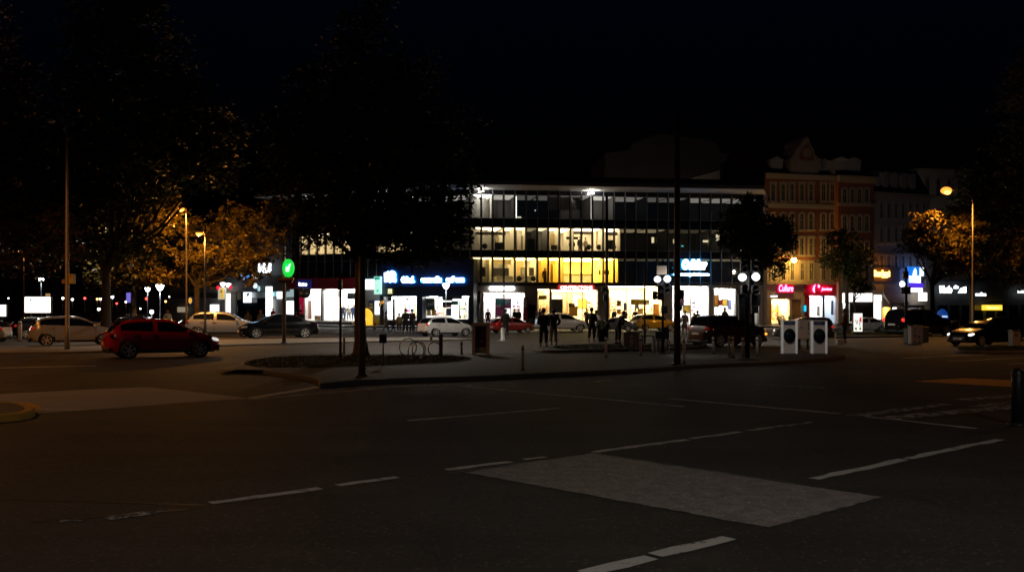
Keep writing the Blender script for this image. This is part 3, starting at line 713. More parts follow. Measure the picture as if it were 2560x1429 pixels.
shop(R2, b2, 2107, 2124, 755, SW, 26 * SG, shopw, 4, z0=.2, split=1, v=.05); wallbit(R2, b2, 2125, 2184, 755, 0, mat('dark timber', (.03, .022, .018), .5), .1, .3, 'shop_door', z0=.02)
glowbox(R3, b3, 2186, 2204, 737, 752, SW, 1.8, -.1); wallbit(R3, b3, 2185, 2206, 707, 736, beige, -.05, .3, 'pier'); wallbit(R3, b3, 2185, 2206, 752.5, 0, beige, .05, .3, 'pier', z0=.02); glowbox(R3, b3, 2186, 2203, 753, 798, SW, 1.9, -.12, 'lit_pillar')
wallbit(R3, b3, 2206, 2250, 705, 768, beige, .0, .3, 'shop_wall'); shop(R3, b3, 2208, 2226, 760, YE, 18 * SG, shopwarm, 3, z0=.3, split=1, v=.05); wallbit(R3, b3, 2226.5, 2231, 760, 0, beige, 0, .3, 'pier', z0=.02); glowbox(R3, b3, 2232, 2242, 766, 785, SW, 2.2, .1); wallbit(R3, b3, 2231, 2258, 764, 0, wood, .14, .3, 'shop_wall', z0=.02)
wallbit(R3, b3, 2258, 2326, 690, 762, beige, .0, .3, 'shop_wall'); wallbit(R3, b3, 2258, 2312, 762.5, 0, mat('dark shopfront', (.04, .03, .02), .4), .1, .3, 'shop_window', z0=.02); wallbit(R3, b3, 2313, 2326, 762.5, 0, beige, .0, .3, 'pier', z0=.02)
# awning over the yellow window
aw = MB(); u0, u1 = R3.u(2205), R3.u(2254)
aw.prism([(0, R3.z(2230, 710)), (-.25, R3.z(2230, 711)), (-.3, R3.z(2230, 735)), (-1.1, R3.z(2230, 757)), (-1.1, R3.z(2230, 761)), (0, R3.z(2230, 737))], u0, u1, 'x'); aw.done('awning', mat('grey canvas', (.30, .27, .26), .9, var=.1), b3)
# low dark pavilion with script sign at far right, dark blocks far left
R7 = Fac(2330, 135, 2640, 140); b7 = R7.thing('pavilion', 'low dark pavilion under the cyan script sign', 'building')
b = MB(); b.box(0, R7.len, 0, 10, 0, R7.z(2400, 704)); b.done('wall', mat('dark cladding', (.05, .048, .045), .7, var=.3), b7); b = MB(); b.box(-.3, R7.len + .3, -.8, 10, R7.z(2400, 704), R7.z(2400, 700)); b.done('roof', roofm, b7)
b = MB()
for i in range(9): b.box(1 + i * 1.9, 2.4 + i * 1.9, -.03, 0, .1, 2.3)
b.done('window', darkglass, b7)
R8 = Fac(-260, 175, 470, 165); b8 = R8.thing('apartment_block', 'unlit block behind the left parking trees', 'building')
b = MB(); b.box(0, R8.len, 0, 12, 0, 15); b.done('wall', mat('blackish render', (.06, .055, .05), .9, var=.3, vscale=.3), b8); b = MB(); b.box(-.3, R8.len + .3, -.5, 12, 15, 15.5); b.done('cornice', grey, b8)  # far block walls in a very dark tone
for row in range(4):
    b = MB()
    for i in range(16): b.box(2 + i * 3, 3.4 + i * 3, -.04, .0, 1.2 + row * 3.4, 3.0 + row * 3.4)
    b.done('window', darkglass, b8)
# pavement in front of all the shops
def wl(fac, px, v): p = fac.w(fac.u(px, v), v); return (p.x, p.y)
fp = [wl(Cf, 425, -6), wl(Cf, 735, -6), wl(B, 900, -6), wl(B, 1100, -6), wl(A, 1230, -6), wl(A, 1905, -6), wl(R1, 2090, -6), wl(R3, 2320, -6), wl(R7, 2620, -8), wl(R7, 2620, 4), wl(R3, 2330, 5), wl(A, 1910, 5), wl(A, 1180, 5), wl(B, 740, 5), wl(Cf, 430, 5)]
b = MB(); b.prism(fp, -.05, .14); tag(b.done('pavement', paving), kind='structure')
# ------------------------------------------------------------------ cars (local +x is forward, z up, wheels on z = 0)
carglass = mat('car glass', (.008, .009, .012), .04, spec=.7, coat=.6)
rubber = mat('tyre rubber', (.012, .012, .012), .8); alloy = mat('alloy rim', (.72, .71, .69), .35, metal=.35); arch_m = mat('wheel arch', (.006, .006, .006), .9)
plastic = mat('black bumper plastic', (.02, .02, .02), .6); lampglass = mat('headlamp glass', (.45, .46, .48), .08, metal=.5, coat=.8)
tailred = mat('tail lamp', (.30, .008, .01), .12, coat=.8); chrome = mat('chrome', (.7, .7, .7), .12, metal=1.0)
plate_y = mat('amber number plate', (.75, .42, .05), .5); plate_w = mat('white number plate', (.75, .75, .72), .5)
PROF = {  # length, width, wheelbase, wheel radius; top outline (x, z, half width factor); belt outline (x, z); cabin stations
 'hatch': dict(L=4.2, W=1.76, r=.315, ax=(-1.30, 1.28), top=[(-2.1, .62), (-2.06, .82), (-1.93, .99), (-1.72, 1.24), (-1.50, 1.40), (-1.1, 1.47), (-.4, 1.50), (.2, 1.46), (.55, 1.33), (1.12, 1.0), (1.5, .91), (1.85, .78), (2.03, .64), (2.1, .50)],
               belt=[(-2.1, .60), (-2.0, .93), (-1.6, 1.03), (0, .97), (1.1, .92), (1.6, .84), (1.95, .68), (2.1, .46)], rear=(-1.93, -1.52), wind=(.5, 1.12), side=(-1.62, .86), bp=(-.42, -.30)),
 'sedan': dict(L=4.6, W=1.80, r=.325, ax=(-1.42, 1.40), top=[(-2.3, .62), (-2.27, .86), (-2.1, .98), (-1.65, 1.03), (-1.2, 1.25), (-.8, 1.41), (-.2, 1.45), (.25, 1.41), (.55, 1.29), (1.1, 1.0), (1.6, .92), (2.05, .78), (2.24, .62), (2.3, .48)],
               belt=[(-2.3, .58), (-2.2, .88), (-1.7, .96), (0, .92), (1.1, .90), (1.7, .85), (2.15, .68), (2.3, .44)], rear=(-1.62, -.86), wind=(.5, 1.08), side=(-1.32, .84), bp=(-.28, -.16)),
 'suv': dict(L=4.5, W=1.86, r=.36, ax=(-1.36, 1.36), top=[(-2.25, .70), (-2.22, 1.0), (-2.1, 1.14), (-1.98, 1.40), (-1.84, 1.60), (-1.4, 1.67), (-.5, 1.70), (.2, 1.66), (.55, 1.53), (1.1, 1.16), (1.55, 1.08), (1.95, .95), (2.18, .78), (2.25, .56)],
             belt=[(-2.25, .66), (-2.15, 1.04), (-1.6, 1.10), (0, 1.06), (1.1, 1.05), (1.7, 1.0), (2.1, .82), (2.25, .5)], rear=(-2.1, -1.86), wind=(.5, 1.1), side=(-1.78, .86), bp=(-.42, -.30)),
 'van': dict(L=4.6, W=1.84, r=.33, ax=(-1.42, 1.42), top=[(-2.3, .70), (-2.28, 1.0), (-2.2, 1.2), (-2.1, 1.5), (-1.98, 1.69), (-1.5, 1.76), (-.4, 1.78), (.3, 1.72), (.75, 1.53), (1.45, 1.08), (1.8, .96), (2.1, .84), (2.24, .7), (2.3, .5)],
             belt=[(-2.3, .66), (-2.2, 1.06), (-1.6, 1.08), (0, 1.02), (1.3, .98), (1.8, .9), (2.15, .74), (2.3, .48)], rear=(-2.2, -1.98), wind=(.72, 1.45), side=(-1.95, 1.16), bp=(-.55, -.43)),
}
def interp(tab, x):
    for (a, za), (b, zb) in zip(tab[:-1], tab[1:]):
        if x <= b:
            t = max(0, min(1, (x - a) / (b - a))); return za + (zb - za) * t
    return tab[-1][1]
def car_meshes(kind):
    p = PROF[kind]; L, W = p['L'], p['W']; hw = W / 2
    xs = sorted(set([round(x, 3) for x, _ in p['top']] + [round(x, 3) for x, _ in p['belt']] + [round(-L / 2 + L * i / 22, 3) for i in range(1, 22)] + list(p['rear']) + list(p['wind']) + list(p['side']) + list(p['bp'])))
    xx = [xs[0]]
    keep = set(p['rear'] + p['wind'] + p['side'] + p['bp'])
    for x in xs[1:]:
        if x - xx[-1] > .055: xx.append(x)
        elif x in keep: xx[-1] = x
    xs = xx
    bm = bmesh.new(); rows = []; lay = bm.faces.layers.int.new('g')
    for x in xs:
        e = abs(x) / (L / 2)
        wf = 1 - .30 * max(0, (e - .72) / .28) ** 2.4 - .05 * max(0, (e - .3) / .7) ** 2
        zl = .20 + .16 * max(0, (e - .86) / .14) ** 1.5
        zt = interp(p['top'], x); zb = min(interp(p['belt'], x), zt - .012)
        hgt = zt - zb; wr = hw * wf * (1 - .30 * min(1, hgt / .55)) if hgt > .1 else hw * wf * .93
        zm = zl + (zb - zl) * .5
        sec = [(0, zl), (hw * wf * .80, zl), (hw * wf * .955, zl + .07), (hw * wf * .99, zm - .08), (hw * wf, zm + .06), (hw * wf * .985, zb - .07), (hw * wf * .945, zb),
               (wr + (hw * wf * .945 - wr) * .12, zt - max(.012, hgt * .16)), (wr * .93, zt - .028 if hgt > .1 else zt - .006), (wr * .6, zt - .004), (0, zt)]
        rows.append([bm.verts.new((x, y, z)) for y, z in sec] )
    n = len(rows[0]); faces = {}
    for i in range(len(rows) - 1):
        for j in range(n - 1):
            faces[(i, j)] = bm.faces.new((rows[i][j], rows[i + 1][j], rows[i + 1][j + 1], rows[i][j + 1]))
    bm.faces.new(rows[0]); bm.faces.new(rows[-1][::-1])
    # mark glass
    for (i, j), f in faces.items():
        xm = (xs[i] + xs[i + 1]) / 2
        if j in (8, 9) and p['rear'][0] < xm < p['rear'][1]: f[lay] = 1
        if j in (8, 9) and p['wind'][0] < xm < p['wind'][1]: f[lay] = 2
        if j == 6 and p['side'][0] < xm < p['side'][1] and not p['bp'][0] < xm < p['bp'][1]: f[lay] = 3 if xm > p['bp'][1] else 4
    for g in (1, 2, 3, 4):
        fs = [f for f in bm.faces if f[lay] == g]
        r = bmesh.ops.inset_region(bm, faces=fs, thickness=.035 if g > 2 else .05, depth=0, use_boundary=True)
        for f in r['faces']: f[lay] = 0
    # mirror
    geo = bm.verts[:] + bm.edges[:] + bm.faces[:]
    d = bmesh.ops.duplicate(bm, geom=geo)['geom']
    for v in [x for x in d if isinstance(x, bmesh.types.BMVert)]: v.co.y *= -1
    bmesh.ops.reverse_faces(bm, faces=[x for x in d if isinstance(x, bmesh.types.BMFace)])
    bmesh.ops.remove_doubles(bm, verts=bm.verts, dist=.0008)
    bmesh.ops.recalc_face_normals(bm, faces=bm.faces)
    out = {}
    def part(name, sel):
        b2 = bm.copy(); l2 = b2.faces.layers.int['g']
        bmesh.ops.delete(b2, geom=[f for f in b2.faces if not sel(f, l2)], context='FACES')
        if name != 'body':
            for v in b2.verts: v.co += v.normal * .002
        me = bpy.data.meshes.new(name); b2.to_mesh(me); b2.free()
        for q in me.polygons: q.use_smooth = True
        try: me.set_sharp_from_angle(angle=R(38))
        except Exception: pass
        out[name] = me
    part('body', lambda f, l: f[l] == 0)
    part('rear_window', lambda f, l: f[l] == 1); part('windscreen', lambda f, l: f[l] == 2)
    for nm, g in (('front', 3), ('back', 4)):
        for sd in (1, -1): part(f'side_{nm}_{sd}', lambda f, l, g=g, sd=sd: f[l] == g and f.calc_center_median().y * sd > 0)
    bm.free()
    return out
def wheel_meshes(r):
    b = MB(); b.lathe([(r * .72, -.1), (r * .94, -.1), (r, -.07), (r, .07), (r * .94, .1), (r * .72, .1)], axis='y', n=24, cap=False); tyre = b.done('tyre', rubber)
    b = MB(); b.ring((0, 0, 0), r * .66, r * .75, -.098, .03, 24); b.ring((0, 0, 0), .0, r * .16, -.09, -.02, 12)
    for k in range(6):
        a = math.pi / 3 * k + .2
        for s in (-.055, .055):
            q = Matrix.Rotation(a, 3, 'Y'); pts = [(r * .1, s * 1.2), (r * .68, s * 2.4)]
            vs = [q @ Vector((pts[0][0], -.085, s * .8 - .018)), q @ Vector((pts[1][0], -.09, s * 1.5 - .022)), q @ Vector((pts[1][0], -.09, s * 1.5 + .022)), q @ Vector((pts[0][0], -.085, s * .8 + .018))]
            b.face(vs)
    rim = b.done('rim', alloy)
    b = MB(); b.lathe([(.005, -.03), (r * .6, -.03), (r * .6, .05), (.005, .05)], axis='y', n=20); disc = b.done('brake_disc', arch_m)
    for o in (tyre, rim, disc): COL.objects.unlink(o)
    return tyre.data, rim.data, disc.data
CARM = {k: car_meshes(k) for k in PROF}
WHM = {k: wheel_meshes(PROF[k]['r']) for k in PROF}
MCACHE = {}
def shared(key, fn):
    if key not in MCACHE:
        o = fn(); MCACHE[key] = o.data; COL.objects.unlink(o)
    return MCACHE[key]
def addm(name, me, parent, m=None, loc=(0, 0, 0), rz=0):
    o = bpy.data.objects.new(name, me); COL.objects.link(o); o.parent = parent; o.location = loc; o.rotation_euler = (0, 0, rz)
    if m:
        if not me.materials: me.materials.append(m)
        o.material_slots[0].link = 'OBJECT'; o.material_slots[0].material = m
    return o
def lum(px): pass
def car(kind, paint, label, pxL, pxR, pyb, yaw, head=0, tail=0, plate=plate_w, indicator=0, rack=False, name='parked_car', group='cars on the square', sc=None, flip=False):
    """Place a car whose outline spans pxL..pxR with its nearest wheel resting at pyb; yaw 0 = heading to the right."""
    p = PROF[kind]; L, W = p['L'], p['W']; d0 = DD(pyb); a = R(yaw)
    def span(x, y, s):
        ks = []
        for lx in (-L / 2 * .985, L / 2 * .985):
            for ly in (-W / 2 * .84, W / 2 * .84):
                X = x + s * (lx * math.cos(a) - ly * math.sin(a)); Y = y + s * (lx * math.sin(a) + ly * math.cos(a)); ks.append(CX + F_ * X / Y)
        return min(ks), max(ks)
    s = 1.0; x = (((pxL + pxR) / 2) - CX) / F_ * d0; y = d0 + 1
    for _ in range(30):
        near = min(s * (lx * math.sin(a) + ly * math.cos(a)) for lx in p['ax'] for ly in (-W / 2, W / 2))
        y = d0 - near
        l, r = span(x, y, s); s *= ((pxR - pxL) / (r - l)) ** .7
        l, r = span(x, y, s); x += ((pxL + pxR) / 2 - (l + r) / 2) / F_ * y
    if sc: print('car scale', label, round(s, 2))
    t = thing(name, label, 'car', (x, y, 0), a, group); t.scale = (s, s, s)
    m = CARM[kind]
    addm('body', m['body'], t, paint); addm('rear_window', m['rear_window'], t, carglass); addm('windscreen', m['windscreen'], t, carglass)
    for k in ('front', 'back'):
        for sd in (1, -1): addm('side_window', m[f'side_{k}_{sd}'], t, carglass)
    r = p['r']
    def archf():
        b = MB(); R_ = r + .075; n = 18; pts = [(R_ * math.cos(math.pi * i / n + 0), R_ * math.sin(math.pi * i / n)) for i in range(n + 1)]
        pts = [(x_, max(z_, -.12)) for x_, z_ in [(R_, -.1)] + pts + [(-R_, -.1)]]
        b.prism([(q[0], q[1]) for q in pts], -.03, .03, 'y'); return b.done('wheel_arch', arch_m)
    ar = shared(('arch', kind), archf)
    for axx in p['ax']:
        for sd in (-1, 1):
            yy = sd * (W / 2 - .078)
            addm('wheel_arch', ar, t, arch_m, (axx, sd * (W / 2 - .046), r))
            wv = addm('wheel', WHM[kind][0], t, rubber, (axx, yy, r), 0 if sd < 0 else math.pi)
            addm('rim', WHM[kind][1], wv, alloy); addm('brake_disc', WHM[kind][2], wv, arch_m)
    def lampf(sx, wz, zz, ln):
        def f():
            b = MB(); b.ball((0, 0, 0), 1, (ln, .15, wz), 12, Matrix.Rotation(R(-sx * 14), 3, 'Y')); return b.done('lamp', lampglass)
        return f
    zb = interp(p['belt'], L / 2 - .3); zr = interp(p['belt'], -L / 2 + .2)
    hl = shared(('hl', kind), lampf(-1, .075, 0, .24)); tl = shared(('tl', kind), lampf(.2, .075 if kind in ('hatch', 'sedan') else .11, 0, .09))
    for sd in (-1, 1):
        addm('headlight', hl, t, emat(f'headlamp {head}', (1, .97, .9), head, (.8, .8, .8)) if head else lampglass, (L / 2 - .30, sd * W * .385, zb - .05), 0)
        addm('tail_light', tl, t, emat(f'tail lamp {tail}', (1, .03, .02), tail, (.4, .01, .01)) if tail else tailred, (-L / 2 + .17, sd * W * .385, zr - .06), 0)
    pz = .72 if kind in ('hatch', 'suv', 'van') else .70
    addm('number_plate', shared(('np', kind), lambda: (lambda b: b.box(-.012, .012, -.26, .26, -.06, .06, bev=.006).done('number_plate', plate_w))(MB())), t, plate, (-L / 2 - .016, 0, pz if kind != 'hatch' else .56))
    addm('number_plate', shared(('npf', kind), lambda: (lambda b: b.box(-.012, .012, -.26, .26, -.06, .06, bev=.006).done('number_plate', plate_w))(MB())), t, plate, (L / 2 + .004, 0, .44))
    def bump(sg):
        def f():
            b = MB(); n = 12; pr = []
            for i in range(n + 1):
                y = -W * .44 + W * .88 * i / n; q = 1 - (abs(y) / (W * .5)) ** 2.6 * .22
                pr.append((sg * (L / 2 * (1 - (1 - q) * .32) + .012), y))
            V = [[b.bm.verts.new((x_ - sg * dx, y_, z_)) for x_, y_ in pr] for dx, z_ in ((.05, .22), (0, .26), (0, .40), (.05, .44))]
            for A_, B_ in zip(V[:-1], V[1:]):
                for i in range(n): b.bm.faces.new((A_[i], A_[i + 1], B_[i + 1], B_[i]))
            return b.done('bumper', plastic, smooth=True)
        return f
    addm('bumper', shared(('bf', kind), bump(1)), t, plastic); addm('bumper', shared(('br', kind), bump(-1)), t, plastic)
    zbm = interp(p['belt'], .6)
    mir = shared(('mir', kind), lambda: MB().ball((0, 0, 0), .1, (.7, 1.15, .75), 10).done('wing_mirror', plastic))
    hd = shared(('dh', kind), lambda: MB().box(-.1, .1, -.012, .012, -.014, .014, bev=.008).done('door_handle', chrome))
    sl = shared(('seam', kind), lambda: (lambda b: [b.box(x_ - .006, x_ + .006, -.003, .003, .28, interp(p['belt'], x_) - .03) for x_ in (p['bp'][0] + .02, p['side'][1] + .06, max(p['ax'][0] + .35, p['side'][0] + .4))] and b.box(p['ax'][0] + .42, p['ax'][1] - .42, -.004, .004, .26, .31).done('door_seam', plastic))(MB()))
    for sd in (-1, 1):
        addm('wing_mirror', mir, t, paint, (p['wind'][1] - .28, sd * (W / 2 + .03), zbm + .05))
        for hx_ in (p['bp'][0] - .2 - .45, p['bp'][1] - .12 + .02): addm('door_handle', hd, t, chrome, (hx_, sd * (W / 2 * .99), interp(p['belt'], hx_) - .13))
        addm('door_seam', sl, t, plastic, (0, sd * (W / 2 * .992), 0))
    gr = shared(('grille', kind), lambda: (lambda b: [b.box(-.02, .015, -.42, .42, z_, z_ + .022) for z_ in (.52, .56, .60)] and b.done('grille', darksteel))(MB()))
    addm('grille', gr, t, darksteel, (L / 2 - .015, 0, -.02))
    if rack:
        b = MB()
        for sd in (-1, 1): b.tube([(-1.4, sd * .55, 1.72), (-1.3, sd * .55, 1.79), (.1, sd * .55, 1.79), (.2, sd * .55, 1.71)], .02, 6)
        b.done('roof_rack', darksteel, t)
    if indicator:
        b = MB(); b.ball((L / 2 - .16, -W * .42, .66), .09, (1, .6, .6)); b.done('indicator', emat('amber indicator', (1, .35, .03), indicator), t)
    return t
def paint(name, c, metal=.0): return mat('paint ' + name, c, .28, metal=metal, coat=1.0, spec=.5 if max(c) > .1 else .12)
RED = paint('red', (.34, .004, .010)); RED2 = paint('bright red', (.42, .02, .015)); SIL = paint('silver', (.48, .47, .46), .3); WHT = paint('white', (.72, .71, .69)); BLK = paint('black', (.006, .006, .007)); DKB = paint('dark', (.02, .02, .024)); YEL = paint('yellow', (.75, .42, .02)); BRN = paint('brown', (.05, .018, .008)); GRY = paint('grey', (.14, .14, .14), .3)
car('hatch', RED, 'dark red hatchback driving on the near left carriageway, amber plate', 253, 551, 897, 30, head=.7, plate=plate_y, sc=1)  # dim headlamp glow is put in for their bright reflection
car('hatch', SIL, 'silver hatchback behind the lamp post on the left', 70, 300, 866, 28, tail=.25, sc=1)
car('hatch', SIL, 'silver car cut off by the left edge of the photo', -150, 33, 855, 182, tail=.15, sc=1)
car('hatch', DKB, 'dark hatchback just left of the silver hatchback', 22, 190, 846, 38, tail=.3, sc=1)
car('sedan', BLK, 'black saloon at the far left below the small billboard', -110, 34, 838, 175, sc=1)
car('suv', BLK, 'black estate with roof rack showing over the red hatchback', 278, 440, 846, 8, rack=True, tail=.4, sc=1)
car('van', DKB, 'dark van with blue lit windscreen left of the silver hatchback by the thin lamp pole', 416, 530, 836, 205, sc=1)
car('hatch', SIL, 'silver hatchback between the thin lamp pole and the black saloon', 462, 652, 843, 8, sc=1)
car('sedan', BLK, 'black saloon crossing under the green oval sign', 592, 797, 847, 204, sc=1)
car('hatch', WHT, 'white hatchback in front of the navy shop', 1042, 1184, 841, 33, tail=.5, sc=1)
car('hatch', RED2, 'bright red hatchback in front of the pink poster window', 1222, 1336, 832, 28, tail=.4, sc=1)
car('hatch', WHT, 'white hatchback behind the two standing men', 1336, 1473, 829, 14, sc=1)
car('sedan', GRY, 'grey saloon half hidden behind the stooping man', 1478, 1592, 829, 172, head=.4, sc=1)
car('hatch', YEL, 'yellow hatchback in front of the warm lit shop', 1572, 1692, 827, 24, sc=1)
car('suv', BRN, 'dark brown off-roader behind the row of bollards, white plate', 1716, 1919, 868, 31, tail=.06, indicator=3, sc=1)
car('van', GRY, 'grey people carrier behind the two round door machines', 1932, 2086, 849, 170, tail=.5, sc=1)
car('hatch', SIL, 'small silver car half hidden by the person in the brown jacket', 2072, 2146, 831, 190, head=.6, sc=1)
car('sedan', WHT, 'white saloon behind the glowing poster stand', 2098, 2226, 830, 176, tail=.3, sc=1)
car('suv', BLK, 'black off-roader with red tail lamps right of the poster stand', 2205, 2385, 841, 27, tail=1.6, sc=1)
car('sedan', BLK, 'black saloon with lit headlamps at the right grass island', 2366, 2556, 866, 207, head=1.7, sc=1)
car('van', BLK, 'black van behind the saloon with lit headlamps', 2402, 2572, 850, 174, sc=1)
car('sedan', DKB, 'dark saloon between the black off-roader and the black van', 2328, 2446, 834, 178, sc=1)
car('sedan', paint('amber', (.5, .22, .02)), 'yellow brown taxi showing over the bonnet of the silver hatchback', 186, 290, 838, 170, sc=1)
# ------------------------------------------------------------------ people
skin = mat('skin', (.42, .25, .17), .6); hairm = mat('dark hair', (.02, .015, .012), .6)
def cloth(name, c): return mat('cloth ' + name, c, .85, var=.15, vscale=9)
def skinmesh(name, chains, m, parent, sub=1, gain=1.16):
    """chains: lists of (point, radius) that share points; one continuous skin."""
    V = []; E = []; Rr = []; idx = {}
    for ch in chains:
        prev = None
        for p, r in ch:
            k = tuple(round(c, 4) for c in p)
            if k not in idx: idx[k] = len(V); V.append(k); Rr.append(r)
            i = idx[k]
            if prev is not None and prev != i: E.append((prev, i))
            prev = i
    me = bpy.data.meshes.new(name); me.from_pydata(V, E, [])
    o = bpy.data.objects.new(name, me); COL.objects.link(o)
    md = o.modifiers.new('Skin', 'SKIN'); md.use_smooth_shade = True; md.branch_smoothing = .4
    sv = me.skin_vertices[0].data
    for i, r in enumerate(Rr):
        r = tuple(gain * q for q in r) if hasattr(r, '__len__') else (gain * r, gain * r)
        sv[i].radius = r; sv[i].use_root = (i == 0)
    if sub:
        s_ = o.modifiers.new('Subsurf', 'SUBSURF'); s_.levels = sub; s_.render_levels = sub
    dg = bpy.context.evaluated_depsgraph_get(); me2 = bpy.data.meshes.new_from_object(o.evaluated_get(dg))
    bpy.data.objects.remove(o); bpy.data.meshes.remove(me)
    me2.materials.clear(); me2.materials.append(m)
    for p in me2.polygons: p.use_smooth = True
    o = bpy.data.objects.new(name, me2); COL.objects.link(o); o.parent = parent
    return o
def person(label, loc, h=1.75, rz=0, jacket=None, trousers=None, pose='stand', coat=False, hair=hairm, longhair=False, lean=0, group=None, fem=.0, shoes=None, name='person', nofine=False, bag=None):
    """Figure faces local -y; loc is the point under the feet."""
    t = thing(name, label, 'person', loc, rz, group); k = h / 1.75
    jacket = jacket or cloth('black', (.012, .012, .014)); trousers = trousers or cloth('charcoal', (.015, .015, .018)); shoes = shoes or mat('shoe leather', (.012, .01, .009), .4)
    def v(x, y, z): return Vector((x * k, y * k, z * k))
    ly = -math.sin(R(lean)); lz = math.cos(R(lean))
    def up(x, y, z):          # upper body leans about the hips
        dz = z - .93; return v(x, y + dz * ly, .93 + dz * lz)
    hw = .10 - .01 * fem; sw = .19 - .03 * fem
    if pose == 'walk': feet = ((-.09, -.27, .06), (.09, .26, .12)); knees = ((-.095, -.14, .50), (.095, .05, .46))
    elif pose == 'step': feet = ((-.12, -.10, .05), (.12, .14, .07)); knees = ((-.11, -.07, .50), (.11, .03, .49))
    else: feet = ((-.13, 0, .05), (.14, .02, .05)); knees = ((-.115, -.03, .50), (.12, -.02, .50))
    if pose == 'walk': hands = ((-.24, .16, .82), (.25, -.22, .86)); elb = ((-.26, .12, 1.10), (.26, -.02, 1.10))
    elif pose == 'hips': hands = ((-.17, -.12, .96), (.17, -.12, .98)); elb = ((-.33, .06, 1.12), (.34, .05, 1.12))
    elif pose == 'phone': hands = ((-.08, -.30, 1.16), (.22, -.06, .80)); elb = ((-.24, -.05, 1.08), (.25, .04, 1.10))
    elif pose == 'front': hands = ((-.05, -.26, 1.0), (.06, -.26, 1.0)); elb = ((-.25, -.03, 1.08), (.26, -.03, 1.08))
    else: hands = ((-.25, -.05, .80), (.26, -.03, .80)); elb = ((-.26, .03, 1.09), (.27, .03, 1.09))
    pel = v(0, 0, .95); ch = up(0, 0, 1.30); nk = up(0, .01, 1.47); nk2 = up(0, .0, 1.53)
    head = [(nk2, .060 * k), (up(0, -.015, 1.58), .082 * k), (up(0, -.012, 1.66), .100 * k), (up(0, -.005, 1.74), .07 * k)]
    chains = [[(pel, (.13 * k, .11 * k)), (up(0, 0, 1.12), (.125 * k, .10 * k)), (ch, (.15 * k, .11 * k)), (nk, .06 * k)] + head]
    for s, (f, kn) in zip((-1, 1), zip(feet, knees)):
        hip = v(s * hw, 0, .90); an = v(f[0], f[1] + .02, f[2] + .05)
        chains.append([(pel, .13 * k), (hip, .088 * k), (v(*kn), .058 * k), (an, .042 * k), (v(f[0], f[1] - .13, f[2] - .015), .034 * k)])
    for s, (hd, el) in zip((-1, 1), zip(hands, elb)):
        sh = up(s * sw, .0, 1.42); e_ = up(*el); w_ = up(*hd)
        dr = (w_ - e_).normalized(); palm = w_ + dr * .05 * k
        chains.append([(ch, .13 * k), (sh, .058 * k), (e_, .043 * k), (w_, .030 * k), (palm, (.034 * k, .02 * k))])
        if not nofine:
            sd = dr.cross(Vector((0, 1, 0))); sd = sd.normalized() if sd.length > .1 else Vector((1, 0, 0))
            cu = dr.cross(sd).normalized()
            for q, ln in ((-1.4, .07), (-.5, .082), (.4, .078), (1.2, .062)):
                a = palm + sd * q * .016 * k + dr * .03 * k; chains.append([(palm, .02 * k), (a, .0095 * k), (a + dr * ln * .55 * k + cu * .008 * k, .0085 * k), (a + dr * ln * .9 * k + cu * .03 * k, .007 * k)])
            a = w_ + dr * .03 * k + sd * -.03 * k; chains.append([(palm, .02 * k), (a, .011 * k), (a + (dr * .05 - sd * .02 + cu * .015) * k, .009 * k)])
    skinmesh('body', chains, skin, t, 1)
    # face: nose, ears, eyes as one small mesh on the head
    hc = up(0, -.012, 1.65)
    b = MB(); b.ball(hc + v(0, -.098, -.012), .016 * k, (.8, 1, 1.4), 8)
    for s in (-1, 1): b.ball(hc + v(s * .088, .01, -.005), .026 * k, (.4, .8, 1.2), 8)
    b.done('face', skin, t)
    b = MB()
    for s in (-1, 1): b.ball(hc + v(s * .034, -.083, .018), .012 * k, (1.2, .5, .8), 8)
    b.done('eyes', mat('eye', (.05, .04, .035), .2), t)
    b = MB(); b.ball(hc + v(0, .012, .030), .120 * k, (.94, 1.04, .98), 14); bmesh.ops.delete(b.bm, geom=[q for q in b.bm.verts if (q.co - hc).y < -.055 * k and (q.co - hc).z < .06 * k or (q.co - hc).z < (-.08 * k if not longhair else -.3)], context='VERTS')
    if longhair: b.tube([hc + v(0, .05, .02), hc + v(0, .075, -.10), hc + v(0, .07, -.22)], [.09 * k, .085 * k, .04 * k], 10)
    b.done('hair', hair, t)
    # clothes
    ex = .014 * k
    jc = [[(v(0, 0, .76 if not coat else .95), (.150 * k, .128 * k)), (v(0, 0, .93 if not coat else .99), (.152 * k, .126 * k)), (up(0, 0, 1.12), (.152 * k, .125 * k)), (ch, (.178 * k, .130 * k)), (up(0, .0, 1.46), .085 * k), (up(0, .0, 1.49), .066 * k)]]
    if coat: jc.append([(v(0, 0, .95), .15 * k), (v(0, .01, .70), (.20 * k, .16 * k)), (v(0, .01, .55), (.21 * k, .17 * k))])
    for s, (hd, el) in zip((-1, 1), zip(hands, elb)):
        sh = up(s * sw, .0, 1.42); e_ = up(*el); w_ = up(*hd); jc.append([(ch, .13 * k), (sh, .076 * k), (e_, .060 * k), (e_.lerp(w_, .93), .046 * k)])
    skinmesh('jacket', jc, jacket, t, 1, 1.27)
    tc = [[(v(0, 0, 1.08), (.13 * k, .11 * k)), (v(0, 0, .90), (.145 * k, .12 * k))]]
    for s, (f, kn) in zip((-1, 1), zip(feet, knees)):
        an = v(f[0], f[1] + .02, f[2] + .055); tc.append([(v(0, 0, .90), .12 * k), (v(s * hw, 0, .84), .105 * k), (v(*kn), .076 * k), (v(*kn).lerp(an, .9), .062 * k)])
    skinmesh('trousers', tc, trousers, t, 1, 1.24)
    for f in feet:
        b = MB(); b.ball(v(f[0], f[1] - .05, f[2] + .005), .15 * k, (.42, 1.05, .38), 10); b.done('shoe', shoes, t)
    return t
